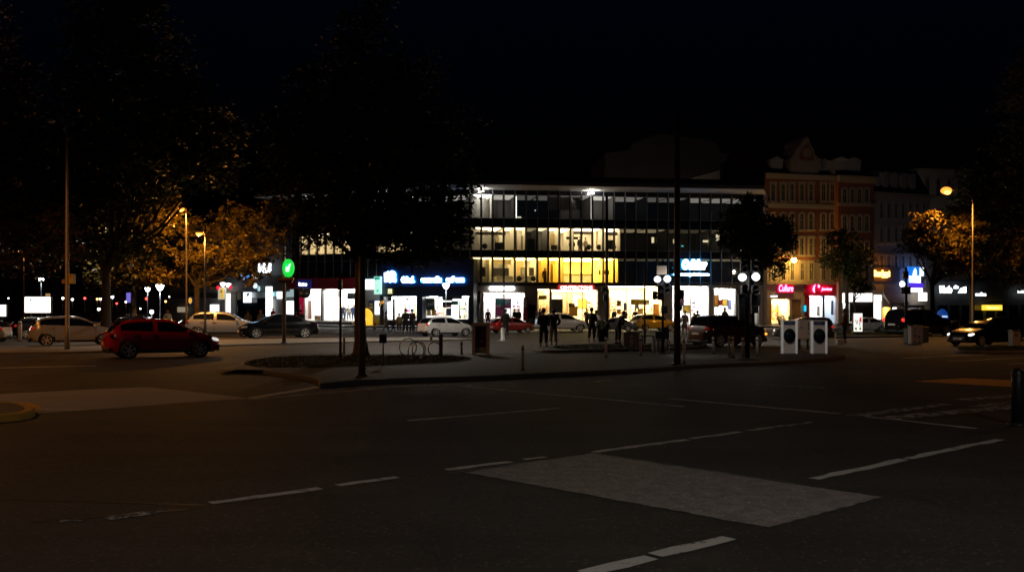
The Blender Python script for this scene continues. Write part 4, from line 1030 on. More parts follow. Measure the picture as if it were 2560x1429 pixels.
NAVYC = cloth('navy', (.02, .025, .05)); KHA = cloth('khaki', (.18, .17, .08)); GCO = cloth('grey coat', (.14, .15, .17)); GTR = cloth('grey trousers', (.22, .20, .18)); BRJ = cloth('brown jacket', (.16, .07, .02)); WSH = cloth('white shirt', (.62, .60, .62)); BLJ = cloth('blue jeans', (.04, .07, .18)); REDJ = cloth('red jacket', (.50, .02, .03)); BRW = cloth('dark brown', (.06, .04, .03))
grp = 'pedestrians on the square'
def at(px, py, z=0.0): return G(px, py, z)
person('tall man in dark suit with legs apart beside the man with grey trousers', at(1359, 866, .12), 1.80, R(172), pose='front', group=grp)
person('man in dark jacket and pale grey trousers with elbows out', at(1384, 862, .12), 1.76, R(200), trousers=GTR, pose='hips', group=grp)
person('slim man in black standing before the white shirted companion', at(1479, 853, .12), 1.84, R(160), pose='phone', group=grp)
person('person in white and black top just behind the slim man in black', at(1491, 851, 0.0), 1.80, R(150), jacket=WSH, pose='stand', group=grp)
person('heavy man in black stooping with bowed head by the planter', at(1545, 859, .12), 1.76, R(120), pose='front', lean=30, group=grp)
person('walker in grey coat passing the navy shop', at(965, 829), 1.62, R(100), jacket=GCO, trousers=BRW, pose='walk', coat=True, fem=1, group=grp)
person('child in dark clothes trailing the walker in grey', at(983, 830), 1.05, R(100), pose='walk', group=grp)
person('short person in khaki jacket left of the two dark figures at the shop window', at(998, 831), 1.52, R(190), jacket=KHA, trousers=BRW, pose='stand', fem=1, group=grp)
person('dark broad figure looking into the left navy shop window', at(1014, 832), 1.86, R(185), pose='front', group=grp)
person('dark figure nearest the white hatchback at the shop window', at(1030, 832), 1.86, R(150), pose='hips', group=grp)
person('person in brown jacket standing at the parking meter', at(2112, 856), 1.90, R(250), jacket=BRJ, pose='front', hair=mat('brown hair', (.10, .05, .02), .6), group=grp)
person('man in white shirt walking among the parked cars', at(419, 833), 1.80, R(30), jacket=WSH, pose='walk', hair=mat('red brown hair', (.14, .04, .02), .6), group=grp)
person('dark pedestrian behind the thin pole beside the red hatchback', at(1264, 837), 1.86, R(170), pose='step', group=grp)
person('hunched pedestrian in dark brown between thick mast and off-roader', at(1712, 834), 1.70, R(160), jacket=BRW, trousers=BRW, pose='step', coat=True, lean=8, group=grp)
person('dark figure with camera on the pavement behind the off-roader roof', at(1744, 829), 1.72, R(140), pose='phone', group=grp)
person('dark figure beside the one with camera behind the off-roader roof', at(1735, 829), 1.52, R(200), pose='stand', group=grp)
person('woman with round dark hair seen against the bright right shop window', at(1812, 826), 1.95, R(200), jacket=NAVYC, pose='stand', longhair=False, fem=1, group=grp)
person('figure in dark coat behind the black saloon roof', at(752, 832), 1.80, R(170), pose='stand', coat=True, group=grp)
person('brown haired figure in pale coat behind the black saloon roof', at(739, 832), 1.72, R(160), jacket=cloth('taupe', (.18, .13, .11)), pose='stand', fem=1, longhair=True, hair=mat('brown hair', (.10, .05, .02), .6), group=grp)
person('figure with dark hood left of the orange scarfed one', at(620, 832), 1.74, R(200), jacket=BRW, pose='stand', coat=True, group=grp)
person('figure with orange hair behind the black saloon bonnet', at(652, 832), 1.78, R(160), jacket=cloth('olive grey', (.14, .13, .11)), pose='stand', hair=mat('ginger hair', (.5, .14, .02), .6), group=grp)
person('person in red jacket in the pale shop doorway', Cf.w(Cf.u(701), -1.2, .14), 1.75, R(10), jacket=REDJ, trousers=WSH, pose='front', fem=1, group=grp)
g2 = 'people and dummies inside the lit rooms'
def inside(fac, px, v, z): return fac.w(fac.u(px, v), v, z)
person('shopper in blue jeans with shoulder bag inside the maroon fascia shop', inside(B, 824, 2.0, .52), 1.82, R(20), jacket=cloth('slate', (.06, .07, .08)), trousers=BLJ, pose='phone', group=g2)
person('office worker in dark clothes nearest the left of the two upright visitors', inside(A, 1430, 1.8, Zr[1][0] - .6), 1.9, R(180), pose='front', coat=True, group=g2)
person('slim office visitor in the middle of the cream upper room', inside(A, 1450, 2.2, Zr[1][0] - .3), 1.85, R(30), pose='stand', group=g2)
person('grey dressed office visitor on the right of the trio upstairs', inside(A, 1464, 2.6, Zr[1][0] - .35), 1.80, R(40), jacket=cloth('stone', (.2, .17, .12)), pose='stand', group=g2)
person('brown figure standing in the yellow first floor window', inside(A, 1362, 1.2, Zr[0][0] - .25), 1.72, R(20), jacket=cloth('rust', (.09, .035, .01)), trousers=cloth('rust dark', (.05, .02, .01)), pose='step', group=g2)
dummy = mat('dummy white', (.75, .72, .66), .4)
for px, lab, jk in ((858, 'display dummy in dark dress by the glass of the maroon fascia shop', NAVYC), (872, 'display dummy in pale jacket at the right of the maroon fascia shop', cloth('cream', (.5, .45, .36))), (884, 'display dummy in blue beside the tree trunk in the shop window', BLJ)):
    person(lab, inside(B, px, 1.6, .52), 1.78, R(10), jacket=jk, trousers=BLJ, pose='stand', group='display dummies', name='mannequin', hair=dummy)
for px, lab, jk in ((1220, 'seated height shopper at the left of the pink poster shop', BRW), (1287, 'shopper in black right of the pink poster', NAVYC), (1297, 'shopper in brown near the red banner', BRW), (1350, 'shopper in grey behind the glass under the yellow panel', GCO), (1466, 'shopper in tan inside the red lettered shop', cloth('tan', (.2, .14, .07))), (1535, 'shopper in slate blue at the left of the warm furniture shop', cloth('slate blue', (.08, .1, .14))), (1562, 'shopper in grey blue in the middle of the warm furniture shop', GCO), (1588, 'shopper in black at the warm furniture shop glass', NAVYC)):
    person(lab, inside(A, px, -1.2, .14), 1.70, R(rnd.uniform(120, 220)), jacket=jk, pose='stand', group='shoppers along the lit windows', nofine=True)
# ------------------------------------------------------------------ trees
bark = mat('bark', (.05, .04, .03), .9, var=.4, vscale=6, bump=.6, bscale=12)
LEAF = leaf_mat('leaves', (.035, .055, .012), (.085, .095, .022)); LEAF2 = leaf_mat('leaves yellowing', (.085, .065, .012), (.185, .13, .024)); LEAF3 = leaf_mat('leaves brownish', (.06, .035, .02), (.12, .07, .03))
def tree(name, label, base, trunk_r, fork_z, lobes, nleaf, leaf, m=LEAF, seed=1, limbs=7, group='trees around the square', lean=(0, 0), spread=.55, cl=26):
    """lobes: (dx, dy, z, rx, ry, rz) ellipsoids making up the crown, relative to the base."""
    rg = np.random.default_rng(seed); rr = random.Random(seed)
    t = thing(name, label, 'tree', base, 0, group)
    b = MB(); top = Vector((lean[0], lean[1], fork_z))
    b.tube([(0, 0, -.05), (.02, 0, .12), (top.x * .1, top.y * .1, fork_z * .15), (top.x * .35 + rr.uniform(-.05, .05), top.y * .35, fork_z * .5), tuple(top)], [trunk_r * 2.0, trunk_r * 1.45, trunk_r * 1.08, trunk_r * .95, trunk_r * .82], 12)
    ends = []
    for i in range(limbs):
        L = lobes[i % len(lobes)]; e = Vector((L[0] + rr.uniform(-.5, .5) * L[3], L[1] + rr.uniform(-.5, .5) * L[4], L[2] + rr.uniform(-.4, .4) * L[5]))
        md = top.lerp(e, .45) + Vector((0, 0, -.12 * (e - top).length + rr.uniform(-.1, .4)))
        s0 = top + Vector((0, 0, rr.uniform(-.25, .0) * fork_z * .4))
        b.tube([tuple(s0), tuple(s0.lerp(md, .5) + Vector((rr.uniform(-.1, .1), 0, .1))), tuple(md), tuple(e)], [trunk_r * .55, trunk_r * .42, trunk_r * .28, trunk_r * .08], 7, cap=False); ends.append((md, e))
        for j in range(3):
            q = md.lerp(e, rr.uniform(.1, .8)); e2 = q + Vector((rr.uniform(-1, 1) * L[3], rr.uniform(-1, 1) * L[4], rr.uniform(-.5, .7) * L[5])) * .55
            b.tube([tuple(q), tuple(q.lerp(e2, .5) + Vector((0, 0, .08))), tuple(e2)], [trunk_r * .16, trunk_r * .1, trunk_r * .03], 5, cap=False)
    b.done('trunk', bark, t)
    vol = np.array([l[3] * l[4] * l[5] for l in lobes]) ** .75; vol /= vol.sum()
    ncl = max(8, nleaf // cl); ci = rg.choice(len(lobes), ncl, p=vol); lo = np.array(lobes)
    d = rg.normal(size=(ncl, 3)); d /= np.linalg.norm(d, axis=1)[:, None]; rad = rg.uniform(0, 1, ncl) ** .42
    cc = lo[ci, :3] + d * rad[:, None] * lo[ci, 3:6]
    csz = rg.uniform(.5, 1.3, ncl) * spread
    k = rg.integers(0, ncl, nleaf)
    pos = cc[k] + rg.normal(size=(nleaf, 3)) * csz[k][:, None] * np.array([.55, .55, .38])
    # leaf blades: pointed, drooping a little
    a = rg.uniform(0, 2 * np.pi, nleaf); ax = np.stack([np.cos(a), np.sin(a), rg.uniform(-.9, .25, nleaf)], 1); ax /= np.linalg.norm(ax, axis=1)[:, None]
    sd = np.cross(ax, rg.normal(size=(nleaf, 3)) * .6 + np.array([0, 0, 1.0])); sd /= np.linalg.norm(sd, axis=1)[:, None]
    sz = (leaf * rg.uniform(.6, 1.35, nleaf))[:, None]
    v0 = pos - ax * sz * .5; v1 = pos + sd * sz * .30; v2 = pos + ax * sz * .6; v3 = pos - sd * sz * .30
    V = np.stack([v0, v1, v2, v3], 1).reshape(-1, 3).astype(np.float32)
    me = bpy.data.meshes.new('crown'); me.vertices.add(len(V)); me.vertices.foreach_set('co', V.ravel())
    me.loops.add(4 * nleaf); me.loops.foreach_set('vertex_index', np.arange(4 * nleaf, dtype=np.int32))
    me.polygons.add(nleaf); me.polygons.foreach_set('loop_start', np.arange(0, 4 * nleaf, 4, dtype=np.int32)); me.polygons.foreach_set('loop_total', np.full(nleaf, 4, dtype=np.int32))
    me.update(); me.validate(); me.materials.append(m)
    o = bpy.data.objects.new('crown', me); COL.objects.link(o); o.parent = t
    return t
def lobe(bpx, base, px, py, rpx, rpy, dy=0, ry=None):
    """A crown lobe from where it shows in the photograph, at its own distance."""
    d = base.y + dy; p = P(px, py, d); rx = rpx / F_ * d; rz = rpy / F_ * d
    return (p.x - base.x, dy, p.z, rx, ry or rx, rz)
B1 = G(901, 888, .14)
def LB(base, L): return [lobe(0, base, *l) for l in L]
tree('plane_tree', 'big dark tree with thick flared trunk on the grass island', B1, .22, 3.9,
     LB(B1, [(900, 110, 90, 90), (860, 250, 150, 110), (1010, 240, 110, 120), (760, 380, 120, 120), (930, 400, 170, 140, 0, 3), (1090, 370, 110, 130, .5), (740, 520, 80, 85), (860, 520, 140, 90, -1), (1010, 545, 120, 80, .5), (1110, 520, 80, 90, -.5), (1140, 600, 45, 50), (1000, 625, 80, 45), (790, 600, 60, 40), (752, 595, 32, 42), (862, 600, 42, 42, -1), (1060, 640, 70, 30), (950, 585, 120, 50, -.5), (1080, 590, 95, 45, .8), (1000, 560, 160, 60, 1), (930, 30, 40, 40), (690, 330, 45, 60), (1165, 470, 40, 60)]), 50000, .175, LEAF, 3, 11, spread=.42)
B2 = G(265, 858)
tree('lime_tree', 'tallest dark tree, standing behind the red hatchback', B2, .26, 4.2,
     LB(B2, [(300, 60, 130, 110), (250, 200, 120, 130), (400, 180, 90, 110), (330, 330, 200, 130), (480, 300, 110, 100), (180, 400, 120, 100), (350, 440, 170, 80), (230, 540, 160, 90), (520, 415, 80, 70), (560, 360, 60, 70), (310, 620, 120, 50), (150, 600, 90, 60), (330, -60, 100, 90), (200, 470, 80, 60)]), 30000, .30, LEAF, 5, 11, spread=.7)
B3 = G(-70, 860)
tree('lime_tree', 'reddish lit tree leaning in from the left edge', B3, .26, 4.5,
     LB(B3, [(-80, 60, 130, 110), (20, 220, 110, 100), (-60, 350, 160, 120), (80, 380, 90, 90), (40, 500, 130, 90), (-80, 560, 150, 100), (110, 600, 70, 70), (60, 660, 90, 40), (150, 555, 45, 35, -6), (175, 570, 28, 18, -9.5), (180, 640, 25, 22, -9)]), 24000, .24, LEAF3, 8, 9, spread=.6)
B4 = G(492, 838)
tree('maple_tree', 'small tree glowing orange round the left street lamp', B4, .22, 3.6,
     LB(B4, [(455, 560, 50, 40), (540, 570, 60, 40, 2), (480, 640, 60, 50, -.5), (420, 600, 40, 40), (600, 600, 60, 55, .5), (640, 570, 50, 40, 1), (560, 640, 60, 35, -.5), (650, 640, 50, 40), (590, 670, 60, 35), (500, 690, 50, 30), (690, 600, 30, 50), (400, 690, 40, 30), (640, 690, 40, 25), (600, 540, 70, 40, 1.5), (700, 540, 40, 60, 1)]), 14000, .21, LEAF2, 11, 10, spread=.36, cl=44)
B4b = G(335, 842)
tree('lime_tree', 'dark tree between the tall tree and the orange lit one', B4b, .2, 4.0, LB(B4b, [(330, 560, 80, 60), (300, 640, 80, 45), (350, 690, 60, 30), (390, 520, 60, 60), (270, 690, 50, 28)]), 7000, .28, LEAF2, 31, 7, spread=.6)
B5 = G(1880, 852)
tree('maple_tree', 'round dark tree behind the twin traffic signals', B5, .16, 4.2,
     LB(B5, [(1870, 520, 45, 30), (1860, 560, 70, 45), (1930, 570, 50, 40), (1900, 610, 85, 40), (1830, 590, 35, 40), (1960, 590, 35, 40), (1930, 650, 40, 30), (1900, 650, 35, 28), (1950, 680, 22, 14), (1880, 500, 28, 22)]), 15000, .18, LEAF, 14, 8, spread=.38)
B6 = G(2117, 838)
tree('maple_tree', 'slim dark tree in front of the terracotta bay', B6, .15, 4.6,
     LB(B6, [(2110, 600, 45, 28), (2130, 640, 50, 30), (2080, 650, 30, 25), (2150, 670, 30, 25), (2110, 680, 35, 20), (2165, 640, 20, 20)]), 6000, .18, LEAF, 17, 7, spread=.38)
B6b = G(2146, 834)
tree('crooked_tree', 'little crooked tree over the white lit shop panel', B6b, .11, 2.6, LB(B6b, [(2140, 712, 18, 12), (2160, 720, 22, 12), (2150, 700, 25, 10), (2172, 722, 14, 9)]), 700, .24, LEAF, 21, 5, lean=(-.35, 0), spread=.3)
B7 = G(2330, 834)
tree('maple_tree', 'tree lit orange on one side below the right street lamp', B7, .18, 3.8,
     LB(B7, [(2330, 560, 45, 35, -1), (2300, 610, 50, 35), (2350, 620, 55, 40), (2390, 600, 50, 55, 1), (2372, 668, 38, 20), (2405, 655, 45, 35, .5), (2430, 560, 40, 60, 2), (2300, 575, 35, 30)]), 16000, .20, LEAF2, 23, 9, spread=.36, cl=44)
B8 = G(2590, 829)
tree('lime_tree', 'large dark tree leaning in from the right edge', B8, .26, 4.2,
     LB(B8, [(2600, 250, 110, 110), (2560, 380, 90, 90), (2620, 450, 130, 120), (2520, 520, 80, 70, .5), (2500, 620, 70, 60, -.5), (2560, 600, 90, 70, -1), (2485, 665, 55, 40, -1), (2550, 690, 70, 40), (2640, 640, 90, 80), (2580, 160, 70, 60), (2535, 560, 50, 40, -2)]), 26000, .22, LEAF2, 27, 9, spread=.6)
B9 = G(2430, 826)
tree('lime_tree', 'black tree filling the gap over the dark pavilion', B9, .2, 4.0, LB(B9, [(2440, 470, 60, 60), (2450, 540, 70, 60), (2380, 560, 40, 50), (2420, 610, 60, 50), (2385, 635, 45, 22), (2500, 460, 60, 90), (2475, 660, 50, 30)]), 9000, .32, LEAF, 29, 7, spread=.7)
# trimmed bushes
def bush(label, base, r, h, m=LEAF, seed=40, pot=None):
    t = thing('planter_bush', label, 'bush', base, 0, 'bushes in tubs'); rg = random.Random(seed); b = MB()
    for _ in range(420):
        d = Vector((rg.gauss(0, 1), rg.gauss(0, 1), rg.gauss(0, 1))).normalized() * rg.uniform(.6, 1.08); c = Vector((d.x * r, d.y * r, h + d.z * r * .75)); a = Vector((rg.gauss(0, 1), rg.gauss(0, 1), rg.gauss(0, 1))).normalized() * .07; s_ = a.cross(Vector((rg.gauss(0, 1), rg.gauss(0, 1), rg.gauss(0, 1)))).normalized() * .03
        b.face([c - a, c + s_, c + a, c - s_])
    b.done('foliage', m, t, fix=False)
    b = MB(); b.lathe([(r * .55, 0), (r * .75, h - r * .35), (r * .8, h - r * .35), (r * .8, h - r * .28), (.05, h - r * .3)], n=14); b.done('tub', pot or darksteel, t)
bush('clipped bush in a dark tub left of the stooping man', G(1507, 854, .12), .42, .85, LEAF, 41)
bush('brown tinted bush in a tub at the foot of the cream lit window', R1.w(R1.u(1938), -1.2, .14), .5, .7, LEAF3, 42, wood)
bush('dark low bush in front of the cream lit window', R1.w(R1.u(1962), -1.6, .14), .6, .6, LEAF, 43, wood)

# ------------------------------------------------------------------ lamps
def arm_lamp(label, px, pyb, zt, dx, reach_z, lit=0, r=.09, base_z=0, col=SOD, headless=False, group='tall street lamps', d=None, down=False, lr=.2, sc=None, pm=None):
    """Tall street lamp; dx = how far its arm reaches sideways (m)."""
    base = G(px, pyb, base_z) if d is None else Vector(((px - CX) / F_ * d, d, base_z))
    t = thing('street_lamp', label, 'street lamp', base, 0, group); zt -= base_z; sg = 1 if dx > 0 else -1
    b = MB(); b.tube([(0, 0, 0), (0, 0, .9), (0, 0, .95), (0, 0, zt * .6), (0, 0, zt)], [r * 1.25, r * 1.2, r, r * .8, r * .55], 12); b.done('pole', pm or mat('galvanised pole', (.32, .27, .22), .5, metal=.3, var=.2), t)
    b = MB(); b.tube([(0, 0, zt - .02), (sg * .05, 0, zt + reach_z * .45), (dx * .35, 0, zt + reach_z * .85), (dx * .8, 0, zt + reach_z), (dx, 0, zt + reach_z)], [r * .5, r * .45, r * .4, r * .35, r * .35], 8); b.done('arm', MATS['galvanised pole'], t)
    hx = dx + sg * .30
    b = MB(); b.ball((hx, 0, zt + reach_z + .03), .40, (1, .40, .24), 14); bmesh.ops.delete(b.bm, geom=[q for q in b.bm.verts if q.co.z < zt + reach_z - .01], context='VERTS'); b.done('luminaire', darksteel, t)
    b = MB(); b.ball((hx, 0, zt + reach_z - .06), lr, (1.15, .7, .75), 14)
    b.done('lens', emat(f'lamp lens {col}', (1, .33, .04) if col == SOD else col, 1.9 if col == SOD else 4) if lit else lampglass, t)
    if lit and col == SOD: b = MB(); b.ball((hx, -lr * .55, zt + reach_z - .06 - lr * .45), lr * .62, (1.1, .8, .7), 12); b.done('bulb', emat('sodium bulb', (1, .52, .10), 4), t)
    if lit: (spot if down else point)('street_light', base + Vector((hx, 0, zt + reach_z - .08 - lr)), lit, sc or col, r=.15)
    return t
l0 = arm_lamp('unlit lamp post with yellow box, rising left of the red hatchback', 168, 873, zat(332, 47.5), -.45, .12, 0, .095, .12)
o = l0; d = 47.5
b = MB(); zb_ = zat(712, d); b.box(.10, .34, -.1, .1, zb_ - .13, zb_ + .30, bev=.01); b.done('box', mat('yellow notice box', (.45, .33, .10), .5), l0)
b = MB(); b.box(-.22, -.08, -.06, .06, zb_ - .13, zb_ + .06, bev=.01); b.done('notice', mat('red notice', (.30, .16, .10), .6), l0)
b = MB(); b.tube([(.16, -.105, zb_ + .12), (.16, -.105, zb_ + .18), (.28, -.105, zb_ + .24)], .015, 6); b.done('symbol', black, l0)
b = MB(); b.ball((.35, 0, zat(322, d) - .12), .3, (1, .4, .12), 10); b.done('luminaire', darksteel, l0)
arm_lamp('lit sodium lamp on thin pole among the orange leaves', 513, 844, zat(560, 65.5), -.10, -.55, 1900, .075, sc=SODY, pm=mat('dull pole', (.07, .055, .045), .6))
arm_lamp('lit sodium lamp highest above the orange lit tree', 466, 841, zat(528, 68.2), -.05, .2, 1500, .07, down=True, sc=SODY, pm=mat('dull pole', (.07, .055, .045), .6))
arm_lamp('lit sodium lamp on a curved arm above the right car park', 2432, 836, zat(510, 73.2), -1.65, 1.05, 2300, .085, down=True, lr=.36, sc=SODY)
arm_lamp('distant sodium lamp glimmering through leaves near the left edge', 60, 806, zat(628, 128), -.9, .2, 500, .08)
arm_lamp('distant sodium lamp glimmering through leaves left of the big tree', 668, 806, zat(540, 112), -.4, .2, 260, .08)
arm_lamp('unseen white street lamp added behind the big tree and its trunk', 905, 849, 8.2, 2.6, .3, 2600, .08, base_z=.12, col=(1.0, .90, .76), down=True, lr=.1)  # unseen lamps added behind the crowns to light cars and road
arm_lamp('unseen white street lamp added behind the round dark tree', 1868, 843, 7.6, .3, .3, 1300, .08, col=(1.0, .90, .76), down=True, lr=.08)
arm_lamp('unseen white street lamp added in the tall dark tree behind the red hatchback', 266, 846, 8.0, -1.6, .3, 1000, .08, col=(1.0, .88, .72), down=True, lr=.08)
arm_lamp('unseen warm street lamp added behind the slim dark tree', 2117, 823, 6.2, .1, .2, 450, .07, col=(1.0, .74, .50), lr=.07)  # unseen lamp added to brighten the town house fronts
for al, ax_, ay_, aw_ in (('unseen fill lamp added behind the office block', 20, 134, 120), ('unseen fill lamp added behind the pale grey town house', 61, 150, 170)):
    t = thing('fill_lamp', al, 'street lamp', (ax_, ay_, 0)); b = MB(); b.tube([(0, 0, 0), (0, 0, 11.8)], .08, 8); b.done('pole', darksteel, t)
    b = MB(); b.lathe([(.03, -.25), (.2, -.15), (.24, .1), (.02, .2)], (0, 0, 12), 12); b.done('globe', emat('fill globe', WARM, 8), t); point('fill_light', (ax_, ay_, 12.5), aw_, (1.0, .76, .52), .25)  # added lamps stand in for sky glow on the houses behind
# lamps for the near road come further down, with unseen ones added by the viewer
def globe_lamp(label, px, pyb, pyl, r=.24, pw=30, col=COOL, cone=True, es=14, base_z=0):
    base = G(px, pyb, base_z); d = base.y; zt = zat(pyl, d) - base_z; t = thing('park_lamp', label, 'street lamp', base, 0, 'small park lamps')
    b = MB(); b.tube([(0, 0, 0), (0, 0, .5), (0, 0, zt - r)], [.06, .045, .035], 8); b.done('pole', mat('grey pole', (.2, .2, .2), .5), t)
    b = MB(); b.lathe([(.04, -r * 1.2), (r * .6, -r * .8), (r * 1.0, -r * .15), (r * 1.15, r * .4), (r * .95, r * .6), (.02, r * .66)] if cone else [(.03, -r), (r * .7, -r * .75), (r, 0), (r * .8, r * .65), (.02, r)], (0, 0, zt), 16); b.done('globe', emat(f'park globe {col} {es}', col, es), t)
    b = MB(); b.lathe([(r * .8, r * .62), (r * .5, r * .8), (.02, r * .9)], (0, 0, zt), 16); b.done('cap', darksteel, t)
    if pw: point('park_light', base + Vector((0, 0, zt - r * 1.7)), pw, col, .2)
globe_lamp('larger white cone lamp above the red hatchback roof', 400, 826, 716, .30, 60)
globe_lamp('smaller white cone lamp left of the larger cone lamp', 369, 820, 722, .22, 30)
globe_lamp('white cone lamp alone above the small billboard', 103, 822, 699, .20, 30)
globe_lamp('round white ball lamp low behind the dark estate', 379, 826, 779, .16, 15, cone=False)
globe_lamp('bluish lamp on a post before the right navy shop window', 1115, 834, 713, .24, 40, COOL)
for i, (px, py, r) in enumerate(((157, 745, .2), (180, 748, .2), (252, 746, .2), (282, 741, .22), (316, 754, .2), (345, 744, .14), (248, 772, .2), (351, 772, .15), (425, 742, .14), (470, 769, .16), (312, 708, .12), (455, 750, .12), (372, 701, .12), (410, 702, .12))):
    pass
def far_lamp(label, px, py, r, col, es=8, d=140):
    p = P(px, py, d); t = thing('distant_lamp', label, 'lamp', (p.x, p.y, 0), 0, 'distant lamps beyond the car park')
    b = MB(); b.tube([(0, 0, 0), (0, 0, p.z - r)], .05, 6); b.done('pole', darksteel, t)
    b = MB(); b.lathe([(.03, -r), (r * .7, -r * .75), (r, 0), (r * .8, r * .65), (.02, r)], (0, 0, p.z), 10); b.done('globe', emat(f'far lamp {col}', col, es), t)
    b = MB(); b.lathe([(r * .86, r * .55), (r * .5, r * .95), (.02, r * 1.1)], (0, 0, p.z), 10); b.done('cap', darksteel, t)
WHC, RDC, ORC = (1, .96, .9), (1, .05, .04), (1, .45, .1)
for px, py, r, c, l in ((157, 745, .17, WHC, 'white ball lamp left of the lamp post'), (181, 748, .17, WHC, 'white ball lamp right of the lamp post'), (243, 747, .15, ORC, 'orange ball lamp of the pair near the tall trunk'), (251, 747, .16, WHC, 'white ball lamp of the pair near the tall trunk'), (247, 772, .2, WHC, 'white lamp low beside the tall trunk'), (281, 742, .2, COOL, 'bluish lamp right of the tall trunk'), (315, 754, .15, WHC, 'white lamp left of the red signal'), (366, 746, .17, RDC, 'small red lamp under the smaller cone lamp'), (292, 758, .13, RDC, 'dim red lamp over the dark estate'), (332, 746, .24, RDC, 'red lamp box beside the violet sign'), (414, 753, .15, ORC, 'orange lamp right of the larger cone lamp'), (423, 741, .1, WHC, 'tiny white lamp by the orange lamp'), (452, 749, .12, WHC, 'tiny white lamp left of the round yellow sign'), (470, 769, .13, WHC, 'white lamp under the round yellow sign'), (351, 771, .1, WHC, 'tiny white lamp over the estate bonnet'), (212, 745, .16, RDC, 'red lamp midway to the tall trunk'), (21, 745, .1, WHC, 'tiny lamp near the left edge'), (2377, 757, .24, COOL, 'bluish lamp under the pavilion eave'), (2379, 678, .13, ORC, 'orange lamp above the script sign'), (2364, 680, .13, WHC, 'white lamp above the script sign'), (2392, 744, .16, WHC, 'white lamp below the script sign'), (2407, 738, .26, (1, .7, .15), 'amber lamp below the script sign'), (2420, 741, .13, WHC, 'tiny lamp right of the amber one'), (2482, 740, .15, WHC, 'white lamp above the yellow sign'), (2475, 748, .12, WHC, 'small white lamp above the yellow sign'), (2543, 702, .1, ORC, 'tiny orange lamp at the right edge'), (2553, 703, .1, COOL, 'tiny bluish lamp at the right edge'), (2523, 770, .14, WHC, 'lamp right of the yellow sign')):
    far_lamp(l, px, py, r, c)
# wall lamp lighting the terracotta house
wl_p = R1.pt(1985, 650, -1.3); t = thing('wall_lamp', 'amber wall lamp glowing on the terracotta house', 'lamp', wl_p, R1.ang)
b = MB(); b.lathe([(.05, -.26), (.24, -.16), (.28, .06), (.2, .2), (.03, .26)], (0, 0, 0), 14); b.done('lantern', emat('amber lantern', (1.0, .55, .10), 45), t)
b = MB(); b.tube([(0, 0, .25), (0, .2, .5), (0, .8, .52), (0, 1.28, .3)], .03, 8); b.lathe([(.3, .2), (.12, .34), (.02, .36)], (0, 0, 0), 14); b.done('bracket', darksteel, t)
point('wall_light', wl_p + Vector((0, -.4, -.35)), 320, (1.0, .55, .10), .2)
# unseen street lamps outside the view; the two nearest the viewer are added fill
def off_lamp(label, x, y, z, pw, col, dx):
    t = thing('street_lamp', label, 'street lamp', (x, y, 0), 0, 'tall street lamps')
    b = MB(); b.tube([(0, 0, 0), (0, 0, .9), (0, 0, z)], [.12, .1, .06], 12); b.done('pole', MATS['galvanised pole'], t)
    b = MB(); b.tube([(0, 0, z - .02), (dx * .2, 0, z + .25), (dx, 0, z + .3)], .045, 8); b.done('arm', MATS['galvanised pole'], t)
    b = MB(); b.ball((dx, 0, z + .3), .4, (1, .5, .25), 12); b.done('luminaire', darksteel, t)
    spot('street_light', (x + dx, y, z - .05), pw, col, 165, .5, .25)
off_lamp('unseen lamp post added behind the viewer to light the road', 9.5, -5, 9.5, 3100, (1.0, .92, .82), -2)
off_lamp('unseen lamp post added on the left verge beside the viewer', -24, 12, 9.5, 320, (1.0, .74, .5), 2)
off_lamp('sodium lamp post beyond the left edge of the view', -27, 33, 11.5, 3000, SOD, 2)
off_lamp('sodium lamp post beyond the right edge of the view', 27, 33, 9.5, 850, SOD, -1)
# ------------------------------------------------------------------ masts, signals, bollards, street furniture
def bollard(label, px, pyb, pyt, r=.05, m=steel, bz=0.12, group='slim steel bollards', name='bollard'):
    base = G(px, pyb, bz); h = zat(pyt, base.y) - bz; t = thing(name, label, 'bollard', base, 0, group)
    b = MB(); b.tube([(0, 0, 0), (0, 0, h - r * .6), (0, 0, h - r * .2), (0, 0, h)], [r, r, r * .8, r * .3], 12); b.done('post', m, t)
    b = MB(); b.lathe([(r * 1.7, 0), (r * 1.6, .03), (r * 1.05, .05)], n=12); b.done('collar', darksteel, t)
    b = MB(); b.ring((0, 0, 0), r, r + .004, -.03, .03, 12); 
    for q in b.bm.verts: q.co = Vector((q.co.x, q.co.z, q.co.y + h - .12))
    b.done('band', darksteel, t)
satin = mat('satin bollard', (.86, .84, .80), .35)
bm_ = mat('dull bollard', (.46, .42, .36), .45)
for px, pb, pt_, l, m in ((1307, 925, 862, 'lone thin bollard nearest the viewer, mid pavement', bm_), (1154, 886, 853, 'short bollard between the ring racks and the maroon pillar', bm_), (1515, 893, 842, 'bright bollard below the bush tub', satin), (1579, 878, 838, 'bollard behind the first bright one, left of the bench', bm_), (1602, 888, 842, 'bright bollard under the left end of the bench', satin), (1640, 879, 842, 'bollard right of the bench', satin), (1650, 879, 842, 'bollard touching the dark cabinet', bm_), (1665, 879, 840, 'bollard behind the dark cabinet', bm_), (1710, 908, 845, 'bollard close to the thick mast', satin), (1783, 884, 842, 'bollard left of the off-roader rear wheel', satin), (1823, 894, 840, 'left bollard of the tight pair', bm_), (1832, 894, 841, 'right bollard of the tight pair', satin), (1857, 892, 843, 'dull bollard left of the twin signal post', bm_), (1893, 888, 842, 'bollard right of the twin signal post', satin), (2017, 872, 846, 'bollard between the two round door machines', satin), (860, 884, 841, 'thin bollard left of the big tree trunk', bm_)):
    bollard(l, px, pb, pt_, 0.048 if px != 1307 else .045, m)
bollard('stout white bollard at the left by the silver hatchback', 50, 853, 803, .11, white, 0)
bollard('dark post at the right edge of the near road', 2544, 1062, 920, .10, black, 0, name='bollard')
